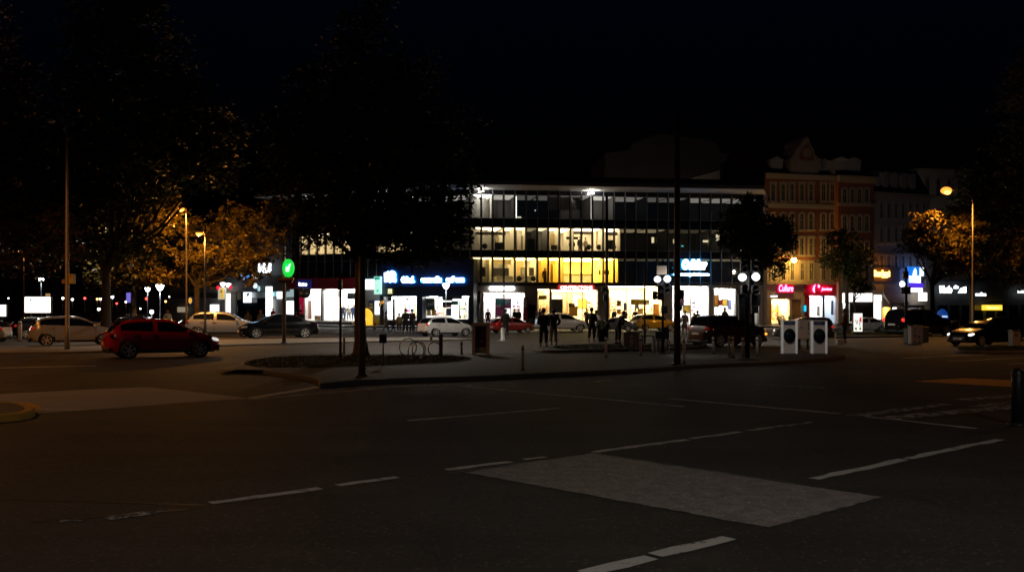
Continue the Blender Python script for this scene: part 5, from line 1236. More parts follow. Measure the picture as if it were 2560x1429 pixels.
bollard('pale stub post left of the ring racks', 1078, 852, 838, .07, mat('dark stub', (.1, .09, .085), .6), 0)
def mast(name, label, cat, px, pyb, pyt, r, m, bz=0.12, taper=.8, d=None, group=None, boxes=(), bm=black):
    base = G(px, pyb, bz); d = base.y; h = zat(pyt, d) - bz; t = thing(name, label, cat, base, 0, group)
    b = MB(); b.tube([(0, 0, 0), (0, 0, h * .25), (0, 0, h * .6), (0, 0, h)], [r, r * .97, r * (.5 + taper / 2), r * taper], 14); b.done('pole', m, t)
    b = MB(); b.lathe([(r * 1.9, 0), (r * 1.9, .03), (r * 1.1, .06)], n=14); b.done('base_plate', darksteel, t)
    for (x0, x1, y0, y1) in boxes:
        b = MB(); s = d / F_; b.box((x0 - px) * s, (x1 - px) * s, -.16, .12, zat(y1, d) - bz, zat(y0, d) - bz, bev=.015); b.done('box', bm, t)
    return t
brownpole = mat('brown steel mast', (.11, .07, .055), .5, var=.2)
mast('mast', 'thick brown steel mast rising above the office roof', 'mast', 1693, 911, 284, .115, brownpole, taper=.75, boxes=((1689, 1709, 724, 747), (1688, 1704, 764, 776)))
mast('mast', 'dark post standing in front of the big tree trunk', 'post', 905, 940, 640, .10, brownpole, taper=.9)
mast('mast', 'thin black signal post left of the big tree trunk', 'post', 851, 898, 682, .05, black, taper=.9, boxes=((846, 856, 700, 724),))
mast('mast', 'thick dark post with cameras before the red lettered shop', 'post', 1517, 846, 486, .11, black, taper=.8, bz=0, boxes=((1504, 1512, 722, 728), (1505, 1516, 718, 724), (1508, 1514, 736, 752)))
mast('mast', 'thin black post beside the pink poster shop', 'post', 1260, 850, 700, .05, black, taper=.9, bz=0)
mast('mast', 'thin grey post right of the furniture shop window', 'post', 1612, 862, 664, .05, darksteel, taper=.9)
t = thing('post_base', 'white cylinder at the foot of the thin black post', 'post', G(1257, 851), 0); b = MB(); b.lathe([(.34, 0), (.34, .02), (.13, .04), (.13, .72), (.11, .75), (.02, .76)], n=16); b.done('sleeve', mat('sleeve grey', (.45, .44, .42), .5), t)
# oval green sign
gpole = mast('sign_pole', 'grey pole carrying the green oval sign', 'post', 710, 857, 616, .10, mat('sand pole', (.22, .19, .16), .5), taper=.85)
d = G(710, 857, .12).y
t = thing('oval_sign', 'glowing green oval sign with a white leaf mark', 'sign', P(721, 670, d - .14), 0); rx, rz = 14.5 / F_ * d, 22.5 / F_ * d
b = MB(); b.lathe([(.93, -.10), (1, -.08), (1, .05), (.93, .07)], n=28, axis='y')
for q in b.bm.verts: q.co.x *= rx; q.co.z *= rz
b.done('light_box', emat('green light box', (.01, .62, .05), 1.15), t)
b = MB(); pl = [(-.36, .12), (-.36, -.38), (.18, -.38), (.30, .12), (.46, .30), (.46, .52), (.22, .40), (.02, .16), (-.10, .10)]; b.prism([(x * rx, z * rz) for x, z in pl], -.135, -.104, 'y'); b.done('mark', emat('sign white', (.75, 1, .9), 1.6), t)
b = MB(); b.prism([(-.36 * rx, .14 * rz), (-.12 * rx, .12 * rz), (-.20 * rx, .44 * rz), (-.36 * rx, .48 * rz)], -.13, -.104, 'y'); b.done('mark', emat('sign mint', (.02, .75, .35), 1.1), t)
t = thing('sign_bracket', 'orange lit flat box under the green oval sign', 'sign', P(714, 697, d - .14), 0); b = MB(); b.box(-.42, .42, -.12, .12, -.07, .06, bev=.02); b.done('tray', mat('orange tray', (.55, .22, .04), .5), t); b = MB(); b.box(-.32, .36, -.1, .12, -.18, -.075); b.done('bracket', black, t)
# signals
def signal_head(t, x, z, h=.62, w_=.24, y=-.1, m=black):
    b = MB(); b.box(x - w_ / 2, x + w_ / 2, y - .12, y + .1, z, z + h, bev=.02); b.done('signal_head', m, t)
    b = MB()
    for k in range(2): b.lathe([(.085, 0), (.1, -.12), (.105, -.12), (.105, 0)], (x, y - .12, z + h * (.27 + .46 * k)), 12, 'y')
    b.done('visor', m, t)
def signal_post(label, px, pyb, pyt, lamps, heads, boxes, r=.06, plate=None, bz=.12, aim=None, aim_p=150):
    base = G(px, pyb, bz); d = base.y; s = d / F_; t = thing('signal_post', label, 'traffic light', base, 0, 'traffic light posts')
    b = MB(); b.tube([(0, 0, 0), (0, 0, zat(pyt, d) - bz)], [r, r * .85], 12); b.done('pole', black, t)
    b = MB(); b.lathe([(.42 if r > .06 else .25, 0), (.40 if r > .06 else .23, .03), (r * 1.1, .06)], n=16); b.done('base_plate', darksteel, t)
    for (x, y, rad, ty) in lamps:
        b = MB(); z = zat(y, d) - bz; q = Matrix.Rotation(R(ty), 3, 'Z')
        b.lathe([(.02, -.12), (rad * .75, -.10), (rad, -.02), (rad, .02), (rad * .7, .10), (.02, .12)], (0, 0, 0), 18, 'y')
        for vv in b.bm.verts: vv.co = q @ vv.co + Vector(((x - px) * s, -.16, z))
        b.done('lamp', emat('signal floodlight', (.93, .97, 1.0), 2.2), t)
        b = MB(); b.box((x - px) * s - .03 if x > px else (x - px) * s, 0 if x < px else (x - px) * s, -.06, .0, z - .03, z + .03); b.done('bracket', black, t)
    if aim:
        x, y = lamps[-1][0] + 13, lamps[-1][1]; p0 = base + Vector(((x - px) * s, .1, zat(y, d) - bz)); point('signal_fill', base + Vector(((x - 6 - px) * s, -.6, zat(y, d) - bz - .1)), 16, (1, .95, .88), .12); dv = Vector(aim) - p0
        spot('signal_fill', p0, aim_p, (1, .95, .88), 58, .8, .12, dv.to_track_quat('-Z', 'Y').to_euler())  # added spot with no seen source, brightens what stands behind the post
    for (x, y0, y1, w_) in heads: signal_head(t, (x - px) * s, zat(y1, d) - bz, (y1 - y0) * s, w_ * s)
    for (x0, x1, y0, y1) in boxes:
        b = MB(); b.box((x0 - px) * s, (x1 - px) * s, -.13, -.03 + .1, zat(y1, d) - bz, zat(y0, d) - bz, bev=.015); b.done('box', black, t)
    if plate:
        x0, x1, y0, y1 = plate; b = MB(); b.box((x0 - px) * s, (x1 - px) * s, -.11, -.08, zat(y1, d) - bz, zat(y0, d) - bz, bev=.012); b.done('plate', mat('pale plate', (.55, .46, .38), .5), t)
signal_post('signal post with pale plate and two white lamps left of the thick mast', 1657, 884, 650, ((1642, 698, .13, 42), (1667, 697, .145, -48)), ((1648, 708, 750, 10), (1666, 706, 732, 9), (1635, 728, 748, 9)), ((1653, 1668, 764, 783), (1637, 1672, 828, 846), (1652, 1671, 817, 829)), .05, (1641, 1666, 664, 686), aim=G(1740, 896) + Vector((0, 0, .4)), aim_p=110)
signal_post('twin black signal post with two white lamps before the dark tree', 1868, 899, 634, ((1853, 693, .145, 30), (1887, 692, .145, -50)), ((1857, 646, 684, 16), (1884, 648, 682, 16), (1858, 712, 735, 14), (1885, 712, 736, 14)), ((1845, 1861, 736, 762), (1877, 1899, 734, 764), (1878, 1894, 764, 783), (1846, 1860, 762, 800)), .09, aim=G(2010, 884) + Vector((0, 0, .7)), aim_p=85)
signal_post('black signal post with white ball lamp left of the blue iceberg sign', 2265, 846, 668, ((2253, 710, .20, 20),), ((2262, 678, 696, 13), (2258, 716, 734, 14), (2268, 716, 735, 12)), (), .10, bz=0)
# dark hanging head at the thin post on the left
t = thing('hanging_signal', 'dark rounded signal head in front of the maroon fascia', 'traffic light', P(762, 735, 66), 0); b = MB(); b.ball((0, 0, 0), .36, (1, .7, .75), 14); b.box(-.42, -.1, -.15, .15, .1, .42, bev=.03); b.box(-.05, .38, -.15, .15, .0, .38, bev=.05); b.done('housing', black, t)
b = MB(); b.tube([(-.36, 0, .4), (-.9, 0, .45), (-1.36, .0, .45)], .03, 6); b.done('bracket', black, t)
mastp = mast('mast', 'thin dark pole holding the rounded signal head', 'post', 711.5, 843, 716, .05, black, bz=0)
t = thing('signal_box', 'small dark signal box at the post before the bright pier', 'traffic light', A.pt(1198, 748, -1.6), 0); signal_head(t, 0, -.35, 1.2, .32, 0); b = MB(); b.tube([(0, .05, -3.0 + .1), (0, .05, -.3)], .05, 8); b.done('pole', black, t)
# little board on a post
t = thing('board_sign', 'small square black board on a grey post by the grass', 'sign', G(958, 913, .12), 0); d = G(958, 913, .12).y; s = d / F_; h = zat(857, d) - .12
b = MB(); b.tube([(0, 0, 0), (0, 0, h + .2)], .028, 8); b.done('post', mat('dull grey', (.16, .15, .14), .5), t); b = MB(); b.box(-9.5 * s, 9.5 * s, -.06, -.03, h, h + 22 * s, bev=.008); b.done('board', black, t)
# ring racks
def hoop(label, px, pyc, rpx, pyb, rz=15):
    base = G(px, pyb, .14); d = base.y; r = rpx / F_ * d; zc = r * .93
    t = thing('bicycle_rack', label, 'bicycle rack', base, R(rz), 'ring bicycle racks'); b = MB()
    b.tube([(r * math.cos(2 * math.pi * i / 28), 0, zc + r * math.sin(2 * math.pi * i / 28)) for i in range(29)], .024, 8, cap=False); b.done('ring', steel, t)
    b = MB(); b.box(-.1, .1, -.05, .05, .0, .025); b.done('foot', darksteel, t)
hoop('ring rack on the left of the row of rings', 1020, 868, 22, 888, 20); hoop('front ring rack nearest the viewer', 1040, 875, 23, 898, 38); hoop('ring rack overlapping behind the front ring', 1047, 870, 20, 892, 40); hoop('ring rack beside the wooden post', 1086, 868, 17, 887, 30)
hoop('ring rack beside the dark cabinet near the thick mast', 1668, 865, 18, 880, 60)
t = thing('timber_post', 'short dark timber post beside the ring rack', 'post', G(1102, 889, .12), R(12)); b = MB(); b.box(-.07, .07, -.07, .07, 0, .78, bev=.015); b.done('post', mat('dark timber post', (.10, .05, .03), .7, var=.4), t); b = MB(); b.prism([(-.085, .785), (.085, .785), (0, .86)], -.085, .085, 'y'); b.done('cap', mat('dark timber post', (.1, .05, .03)), t)
# maroon pillar
t = thing('info_pillar', 'pale framed advertising pillar with maroon poster', 'advertising pillar', G(1202, 886, 0.12), R(-4)); d = G(1202, 886, .12).y; s = d / F_; hh = 80 * s
fr = mat('pillar frame', (.52, .45, .38), .6, var=.12)
b = MB(); b.box(-21 * s, -13.5 * s, -.14, .14, 0, hh - .14); b.box(14.5 * s, 22 * s, -.14, .14, 0, hh - .14); b.box(-21.5 * s, 22.5 * s, -.15, .15, hh - .14, hh, bev=.012); b.done('frame', fr, t)
b = MB(); b.box(-13.4 * s, 14.4 * s, -.07, .07, 19 * s, hh - .145); b.done('poster', mat('maroon poster', (.085, .014, .014), .35), t)
b = MB(); b.box(-13.4 * s, 14.4 * s, -.08, .08, .06, 18.8 * s); b.done('base_panel', mat('pillar base', (.30, .27, .24), .6), t)
text_mesh('lettering', 'Touristik', .2, mat('poster lettering', (.55, .48, .45), .5), t, (-1.5 * s, -.074, 34.5 * s), .003, fit=(18 * s, 3.6 * s)); text_mesh('lettering', 'Information', .2, mat('poster lettering dim', (.26, .2, .18), .5), t, (-1.5 * s, -.074, 29.8 * s), .003, fit=(16 * s, 2.0 * s))
# round door machines
mach = mat('machine enamel', (.80, .75, .69), .35, metal=.0, var=.06); port = mat('round glass door', (.008, .014, .02), .06, coat=1.0)
def machine(label, px, pyb, head):
    base = G(px, pyb, .12); s = base.y / F_; t = thing('round_door_machine', label, 'vending machine', base, R(-3), 'machines with round doors'); w_, h = 20 * s, 83 * s
    b = MB(); b.box(-w_ + .085, w_ - .085, -.26, .30, 0.02, h - .02, bev=.01); b.done('cabinet', mach, t)
    for sg in (-1, 1):
        b = MB(); b.tube([(sg * (w_ - .04), -.25, 0), (sg * (w_ - .04), -.25, h - .04), (sg * (w_ - .055), -.25, h)], [.042, .042, .03], 12); b.done('rail', emat('rail glow', (1, .98, .93), .13, (.8, .8, .78)), t)  # glow put into the rails for the bright reflections on them
    b = MB(); b.box(-w_ + .05, w_ - .05, -.30, .31, h - .018, h + .02, bev=.01); b.done('top', mat('top plate', (.62, .60, .56), .4), t)
    b = MB(); b.box(-w_ + .1, w_ - .1, -.275, -.262, h - 10.5 * s, h - .04); b.done('header', navyp, t)
    text_mesh('lettering', head, .06, mat('header lettering', (.5, .5, .52), .5), t, (0, -.279, h - 6 * s), .002, fit=(12 * s, 2.2 * s))
    zc = h - 38 * s; b = MB(); b.ring((0, -.27, zc), 12.5 * s, 14.5 * s, -.05, .01, 28)
    for q in b.bm.verts: q.co.z = zc + (q.co.z - zc) * 1.28
    b.done('door_ring', mat('door ring', (.05, .055, .06), .25, metal=.6), t)
    b = MB(); b.lathe([(.005, -.055), (7 * s, -.045), (12.6 * s, -.012), (12.6 * s, .0), (.005, .0)], (0, -.27, 0), 28, 'y')
    for q in b.bm.verts: q.co.z = zc + q.co.z * 1.28
    b.done('door_glass', port, t)
    b = MB(); b.box(-w_ - .01, w_ + .01, -.29, .32, 0, .025); b.done('plinth', darksteel, t)
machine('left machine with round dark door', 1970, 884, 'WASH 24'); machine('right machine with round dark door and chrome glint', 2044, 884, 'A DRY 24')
t = thing('ticket_machine', 'grey ticket cabinet on legs between the round door machines', 'vending machine', G(2009, 872, .12), 0); s = G(2009, 872, .12).y / F_
b = MB(); b.box(-15 * s, 13 * s, -.2, .2, 26 * s, 72 * s, bev=.012); b.done('cabinet', mach, t); b = MB(); b.box(-15 * s, 13 * s, -.22, .22, 72 * s + .002, 74.5 * s, bev=.01); b.done('lid', MATS['top plate'], t)
b = MB()
for k in range(4): b.box(8 * s, 11 * s, -.215, -.202, (64 - k * 5) * s, (67.4 - k * 5) * s)
b.box(-12 * s, -6 * s, -.215, -.202, 53 * s, 55 * s); b.box(7 * s, 11 * s, -.215, -.202, 38 * s, 40 * s); b.done('keypad', black, t)
for sx in (-11, 9):
    b = MB(); b.box((sx - 2) * s, (sx + 2) * s, -.1, .1, 0, 26 * s); b.done('leg', darksteel, t)
# white sticker box and its companions
def cabinet(name, label, cat, px, pyb, wpx, hpx, m, rz=0, bz=0, lid=None, depth=.4, spots=None, lidm=None):
    base = G(px, pyb, bz); s = base.y / F_; t = thing(name, label, cat, base, R(rz)); w_, h = wpx * s / 2, hpx * s
    b = MB(); b.box(-w_, w_, -depth / 2, depth / 2, .03, h, bev=.015); b.done('cabinet', m, t)
    b = MB(); b.box(-w_ + .03, w_ - .03, -depth / 2 + .03, depth / 2 - .03, 0, .03); b.done('plinth', darksteel, t)
    b = MB(); b.box(-w_ - .04, w_ + .04, -depth / 2 - .04, depth / 2 + .04, h + .001, h + .05, bev=.012); b.done('lid', lidm or darksteel, t)
    b = MB(); b.box(-w_ + .05, w_ - .05, -depth / 2 - .012, -depth / 2 - .002, h * .08, h * .94); b.box(w_ - .1, w_ - .07, -depth / 2 - .03, -depth / 2 - .012, h * .5, h * .6); b.done('door', m, t)
    for i, (x, z, r, mm) in enumerate(spots or ()):
        b = MB(); b.prism([(x * w_ + r * w_ * math.cos(a) * (1 + .25 * math.sin(3 * a + i)), h * z + r * w_ * math.sin(a) * (1 + .2 * math.cos(2 * a + i))) for a in [k * math.pi / 7 for k in range(14)]], -depth / 2 - .017, -depth / 2 - .013, 'y'); b.done('sticker', mm, t)
    return t
dk = mat('sticker grey', (.12, .12, .12), .6); rd = mat('sticker red', (.40, .03, .02), .6)
cabinet('switch_cabinet', 'white street cabinet with scattered stickers', 'street cabinet', 2288, 860, 30, 45, mat('cabinet white', (.50, .46, .42), .6), 6, 0, spots=((-.3, .88, .14, rd), (-.45, .75, .12, dk), (.5, .72, .08, dk), (-.35, .47, .2, dk), (.35, .40, .2, dk), (-.4, .14, .16, dk), (.4, .12, .2, dk)), lidm=mat('cabinet lid', (.10, .085, .07), .6))
cabinet('switch_cabinet', 'plain grey street cabinet behind the stickered one', 'street cabinet', 2310, 855, 16, 36, mat('cabinet grey', (.22, .22, .22), .6), 6)
cabinet('switch_cabinet', 'low grey street cabinet left of the stickered one', 'street cabinet', 2270, 857, 14, 34, mat('cabinet grey dark', (.12, .12, .12), .6), 6)
cabinet('litter_bin', 'grey litter bin with dark slot on the right grass island', 'litter bin', 2536, 866, 20, 38, mat('bin grey', (.38, .35, .32), .6), 4, .12, spots=((-.2, .76, .5, dk),))
cabinet('switch_cabinet', 'dark street cabinet beside the bench and signal post', 'street cabinet', 1655, 874, 26, 40, mat('cabinet black', (.03, .03, .03), .6), 0, .12)
cabinet('switch_cabinet', 'pale street cabinet half hidden behind the bench', 'street cabinet', 1578, 866, 40, 34, mat('cabinet sand', (.16, .14, .12), .6), 0, .12)
t = thing('bench', 'bench with greenish slab seat behind the bollards', 'bench', G(1619, 876, .12), R(3)); s = G(1619, 876, .12).y / F_
b = MB()
for k in range(4): b.box(-20 * s, 20 * s, -.24 + k * .125, -.13 + k * .125, .62, .68, bev=.01)
b.done('seat', mat('mossy seat', (.12, .12, .03), .8, var=.3), t)
for sx in (-15, 15): b = MB(); b.box(sx * s - .04, sx * s + .04, -.2, .2, 0, .62); b.done('leg', darksteel, t)
t = thing('parking_meter', 'pale headed parking meter beside the person in brown jacket', 'parking meter', G(2089, 854, 0), 0); s = G(2089, 854).y / F_; b = MB(); b.tube([(0, 0, 0), (0, 0, 24 * s)], .045, 8); b.done('post', white, t); b = MB(); b.box(-6 * s, 6 * s, -.08, .08, 25 * s, 35 * s, bev=.02); b.done('head', mat('meter head', (.42, .46, .50), .4), t)
t = thing('carrier_box', 'small white box on the ground by the brown jacket', 'box', G(2100, 860, 0), R(10)); b = MB(); b.box(-.2, .2, -.13, .13, 0, .24, bev=.015); b.done('box', white, t); b = MB(); b.box(-.21, .21, -.14, .14, .242, .28, bev=.01); b.done('lid', mach, t)
# glowing poster stand
t = thing('poster_stand', 'glowing white poster stand with red and grey print on the grass strip', 'advertising stand', G(2144, 837, .14), 0); s = G(2144, 837, .14).y / F_; hh = 57 * s; ww = 13.5 * s
b = MB(); b.box(-ww, ww, -.08, .08, .1, hh, bev=.04); b.done('case', darksteel, t); b = MB(); b.box(-ww + .07, ww - .07, -.092, -.082, .24, hh - .08, bev=.003); b.done('light_box', emat('poster light', (1, .98, .88), 1.15), t)
for pl, mm in (([(-.6, .6), (-.2, .35), (.0, .62), (-.1, .7), (-.3, .45), (-.5, .75)], emat('print grey', (.10, .12, .12), .5)), ([(.2, .55), (.75, .5), (.7, .85), (.3, .78)], emat('print red', (.8, .08, .1), .7)), ([(-.7, .12), (-.3, .05), (-.2, .22), (-.6, .25)], emat('print olive', (.2, .22, .08), .6)), ([(.2, .1), (.7, .08), (.6, .25), (.25, .22)], emat('print moss', (.25, .28, .1), .6)), ([(.3, .3), (.5, .28), (.4, .52), (.2, .5)], emat('print slate', (.08, .1, .12), .5))):
    b = MB(); b.prism([(x * ww * .9, .24 + z * (hh - .34)) for x, z in pl], -.097, -.0925, 'y'); b.done('print', mm, t)
b = MB(); b.box(-.1, .1, -.06, .06, 0, .1); b.done('foot', darksteel, t)
# blue recycling dome and boxes on the right
t = thing('recycling_dome', 'blue glowing recycling dome behind the dark saloon', 'recycling bin', G(2356, 820, .0), 0); b = MB(); b.lathe([(.5, 0), (.56, .4), (.53, 1.1), (.42, 1.55), (.2, 1.8), (.02, 1.85)], n=20); b.done('shell', emat('blue shell', (.01, .08, .45), .4), t); b = MB(); b.box(-.25, .25, -.6, -.45, 1.05, 1.2, bev=.03); b.done('slot_plate', emat('slot plate', (.5, .75, 1), 1.0), t)  # blue glow is put into shell and slot plate, which are no lamps
point('dome_light', G(2343, 823) + Vector((-.6, -1.6, 1.6)), 25, (.2, .5, 1.0), .2)

# ------------------------------------------------------------------ signs
def panel_sign(fac, name, label, cat, px0, px1, y0, y1, m, v=-.12, th=.1, group=None):
    u0, u1 = fac.u(px0, v), fac.u(px1, v); pm, ym = (px0 + px1) / 2, (y0 + y1) / 2
    t = fac.thing(name, label, cat, pm, ym, v, group); w_ = (u1 - u0); h = fac.z(pm, y0, v) - fac.z(pm, y1, v)
    if m: b = MB(); b.box(-w_ / 2, w_ / 2, 0, th, -h / 2, h / 2, bev=min(.02, h / 8)); b.done('panel', m, t)
    return t, w_, h
def sc_(fac, px, v=0): return fac.w(fac.u(px, v), v).y / F_
bluehalo = [emat('white letter face', (.80, .92, 1.0), 6), emat('blue letter side', (.02, .25, 1.0), 18)]
cyanhalo = [emat('white letter face', (.8, .92, 1.0), 6), emat('cyan letter side', (.02, .45, 1.0), 6)]
pinkhalo = [emat('pink white face', (1.0, .55, .9), 2.2), emat('pink letter side', (1.0, .02, .25), 7)]
yelhalo = [emat('yellow face', (1.0, .80, .22), 3.2), emat('yellow letter side', (1.0, .35, .02), 7)]
plainw = [emat('plain white letters', (.95, .98, 1.0), 4), emat('plain white side', (.8, .9, 1.0), 2)]
# blue shop sign on the navy band
v = -.98; s = sc_(B, 1060, v)
t, _, _ = panel_sign(B, 'shop_sign', 'long blue haloed shop sign with emblem on the navy band', 'sign', 958, 1168, 678, 712, None, v); c = B.thing
def tx(fac, t, px, py, body, wpx, hpx, m, v, shear=0, off=.02, ext=.06, name='lettering'):
    s = sc_(fac, px, v); tc = Vector(t.location); p = fac.pt(px, py, v); q = Matrix.Rotation(-fac.ang, 3, 'Z') @ (p - tc)
    return text_mesh(name, body, .5, m, t, q, ext, off, shear, fit=(wpx * s, hpx * s))
def emblem(fac, t, px, py, pts, m, v, sx=1, name='emblem', ext=.06):
    s = sc_(fac, px, v); tc = Vector(t.location); q = Matrix.Rotation(-fac.ang, 3, 'Z') @ (fac.pt(px, py, v) - tc)
    b = MB(); b.prism([(x * s, -y * s) for x, y in pts], -ext, ext, 'y'); o = b.done(name, m[0], t, q)
    if len(m) > 1:
        o.data.materials.append(m[1])
        for p_ in o.data.polygons: p_.material_index = 0 if abs(p_.normal.y) > .9 and p_.normal.y < 0 else 1
    return o
emblem(B, t, 976, 692, [(-17, 13), (-18, -10), (-10, -12), (-7, -15), (-4, -11), (0, -14), (6, -16), (13, -13), (17, -6), (16, 1), (18, 8), (16, 14), (6, 12), (0, 14), (-8, 12)], bluehalo, v)
tx(B, t, 1020, 699, "Cibul.", 40, 17, bluehalo, v, off=.045); tx(B, t, 1078, 698.5, "emmacilic", 60, 16, bluehalo, v, off=.05); tx(B, t, 1138, 698, "anibcon", 52, 16, bluehalo, v, off=.05)
t, w_, h = panel_sign(B, 'shop_sign', 'small pale yellow sign over the left navy shop window', 'sign', 969, 984, 723, 733, None, -.8); emblem(B, t, 975, 726, [(-5, 4), (-5, -4), (-1, -4), (-1, -3), (1, -3), (1, -4), (5, -4), (5, 4)], [emat('pale yellow', (1, .92, .45), 1.2)], -.8); emblem(B, t, 975, 732.5, [(-6, 1), (-6, -1), (6, -1), (6, 1)], [emat('pale yellow', (1, .92, .45), 1.2)], -.8)
# cyan sign on the office corner
v = -.35
t, _, _ = panel_sign(A, 'shop_sign', 'cyan haloed script sign on the dark glass above the right shops', 'sign', 1700, 1774, 645, 692, None, v)
tx(A, t, 1736, 661, 'Oclidor', 66, 27, cyanhalo, v, shear=.12, off=.06, ext=.10); emblem(A, t, 1688, 669, [(-1.5, 1.5), (-1.5, -1.5), (1.5, -1.5), (1.5, 1.5)], cyanhalo, v); tx(A, t, 1728, 686, 'conceptstore', 94, 9.5, cyanhalo, v, off=.06, ext=.10)
# red lettered sign, white tube sign
t, w_, h = panel_sign(A, 'shop_sign', 'red panel with white capital letters over the warm shop', 'sign', 1396, 1486, 712, 724.5, emat('red sign box', (.75, .03, .04), .7), -.3); tx(A, t, 1441, 718.5, 'CENTERCTONS', 82, 8.5, [emat('sign letter white', (1, .9, .85), 2.0)], -.33, off=.02, ext=.02)
t, w_, h = panel_sign(A, 'shop_sign', 'white lozenge shaped light sign over the pink poster shop', 'sign', 1222, 1288, 715, 726, None, -.3); emblem(A, t, 1255, 720.5, [(-33, 0), (-32, -4), (-29, -5.5), (29, -5.5), (32, -4), (33, 0), (32, 4), (29, 5.5), (-29, 5.5), (-32, 4)], [emat('tube sign white', (.92, .95, 1), 3)], -.3); emblem(A, t, 1247, 717.5, [(-1, 2), (-1, -2), (1, -2), (1, 2)], [navyp], -.37, ext=.02)
# pink signs
t, w_, h = panel_sign(R1, 'shop_sign', 'pink neon script sign on slanted crimson board', 'sign', 1939, 1988, 708, 732, None, -.3); emblem(R1, t, 1963.5, 720, [(-24, 12), (-20, -11.5), (22, -12), (24.5, 11.5)], [emat('crimson board', (.50, .004, .03), .55)], -.25, name='panel'); tx(R1, t, 1965, 720, 'Cullure', 40, 17, pinkhalo, -.42, shear=.2, off=.004, ext=.04)
t, w_, h = panel_sign(R1, 'shop_sign', 'pink neon script with crescent on the long red fascia', 'sign', 2030, 2085, 710, 734, None, -.5); tx(R1, t, 2066.5, 723, 'Janvienz', 31, 10, pinkhalo, -.5, shear=.25, off=.012, ext=.04); emblem(R1, t, 2036, 721, [(3, -10), (-2, -7), (-5, -1), (-5, 5), (-2, 9), (1, 10), (-.5, 4), (0, -3)], pinkhalo, -.5); emblem(R1, t, 2047, 715, [(-3, 3), (-2, -4), (3, -1), (1, 4)], pinkhalo, -.5)
point('pink_glow', R1.pt(2058, 722, -.9), 5, (1, .02, .2), .3)
t, w_, h = panel_sign(R1, 'shop_sign', 'row of small white letters under the pink slanted board', 'sign', 1926, 1943, 738, 743, None, -.2); tx(R1, t, 1935, 740, 'nambasitl', 18, 3.2, plainw, -.2, ext=.02)
# yellow script
t, w_, h = panel_sign(R3, 'shop_sign', 'glowing yellow script sign right of the terracotta bay', 'sign', 2168, 2232, 674, 696, None, -.5); tx(R3, t, 2202, 683, 'Ginerkent', 60, 17, yelhalo, -.5, shear=.1, off=.03, ext=.06); emblem(R3, t, 2170, 677, [(-3, 4), (-3, -3), (0, -5), (3, -3), (2, 2)], yelhalo, -.5); emblem(R3, t, 2212, 692, [(-9, 2), (-9, -2), (9, -2.5), (9, 2)], yelhalo, -.5)
b = MB(); b.box(R3.u(2176), R3.u(2246), -.2, -.02, R3.z(2210, 704), R3.z(2210, 668)); b.done('sign_band', mat('brown band', (.10, .07, .055), .7), b3)
# iceberg pylon sign
t, w_, h = panel_sign(R3, 'pylon_sign', 'tall blue light box with white iceberg shape and violet band', 'sign', 2268, 2314, 665, 730, None, -1.5)
def bx(px0, px1, y0, y1, m, v, th=.02, name='panel'):
    s = sc_(R3, 2290, v); q = Matrix.Rotation(-R3.ang, 3, 'Z') @ (R3.pt((px0 + px1) / 2, (y0 + y1) / 2, v) - Vector(t.location)); b = MB(); a, e = (px1 - px0) * s / 2, (y1 - y0) * s / 2; b.box(-a, a, 0, th, -e, e, bev=.008); return b.done(name, m, t, q)
bx(2268, 2303, 666, 708, emat('sky blue box', (.01, .22, .95), .85), -1.5, .3); bx(2271, 2314, 707, 718.5, emat('violet box', (.10, .03, .85), .9), -1.55, .3); bx(2272, 2312, 719.5, 730, emat('white strip box', (.95, .97, 1), 1.8), -1.5, .3); bx(2302, 2311, 668, 690, emat('white side box', (.85, .93, 1), 1.2), -1.45, .3)
emblem(R3, t, 2288, 690, [(-20, 16), (-20, -1), (-9, 1), (-5, -12), (0, -20), (4, -14), (5, 0), (18, -1), (18, 17)], [emat('iceberg white', (.9, .96, 1), 2.0)], -1.56, ext=.03)
t, w_, h = panel_sign(R3, 'light_box_sign', 'square white light box below the iceberg sign', 'sign', 2300, 2318, 731, 752, emat('square light box', (1, .97, .9), 2.2), -1.2, .25); b = MB(); b.box(-w_ / 2 - .04, w_ / 2 + .04, .02, .22, h / 2 + .002, h / 2 + .05); b.done('frame', darksteel, t)
t, w_, h = panel_sign(R3, 'light_box_sign', 'narrow grey side sign right of the violet band', 'sign', 2315, 2324, 698, 717, mat('grey sign', (.42, .42, .42), .5), -.9, .2); b = MB(); b.box(-w_ / 2 - .03, w_ / 2 + .03, .02, .18, h / 2 + .002, h / 2 + .04); b.done('frame', darksteel, t)
# cyan script far right and yellow box sign
t, w_, h = panel_sign(R7, 'shop_sign', 'white cyan script sign broken up by dark leaves on the pavilion', 'sign', 2346, 2416, 712, 734, None, -1.2); tx(R7, t, 2364, 723, 'Vaste', 36, 19, plainw, -1.2, shear=.3, off=.05); tx(R7, t, 2390, 717, 'fin', 14, 8, plainw, -1.2, shear=.3); emblem(R7, t, 2407, 724, [(-14, 8), (-6, -4), (9, -8), (9, 8)], plainw, -1.2)
t, w_, h = panel_sign(R7, 'shop_sign', 'white script fragment behind the leaves right of the lamp pole', 'sign', 2437, 2466, 730, 740, None, -1.2); tx(R7, t, 2452, 735, 'nedina', 30, 9, plainw, -1.2, off=.01)
t, w_, h = panel_sign(R7, 'light_box_sign', 'long yellow light box above the black van', 'sign', 2458, 2506, 762, 775, emat('yellow light box', (1, .62, .04), 1.4), -.9, .3); b = MB(); b.box(-w_ / 2 - .08, w_ / 2 + .08, .05, .28, h / 2 + .002, h / 2 + .5); b.done('frame', grey, t)
tx(R7, t, 2482, 768.5, 'Taverne', 36, 6, [emat('yellow sign letters', (1, .85, .25), 2.2)], -.93, ext=.02)
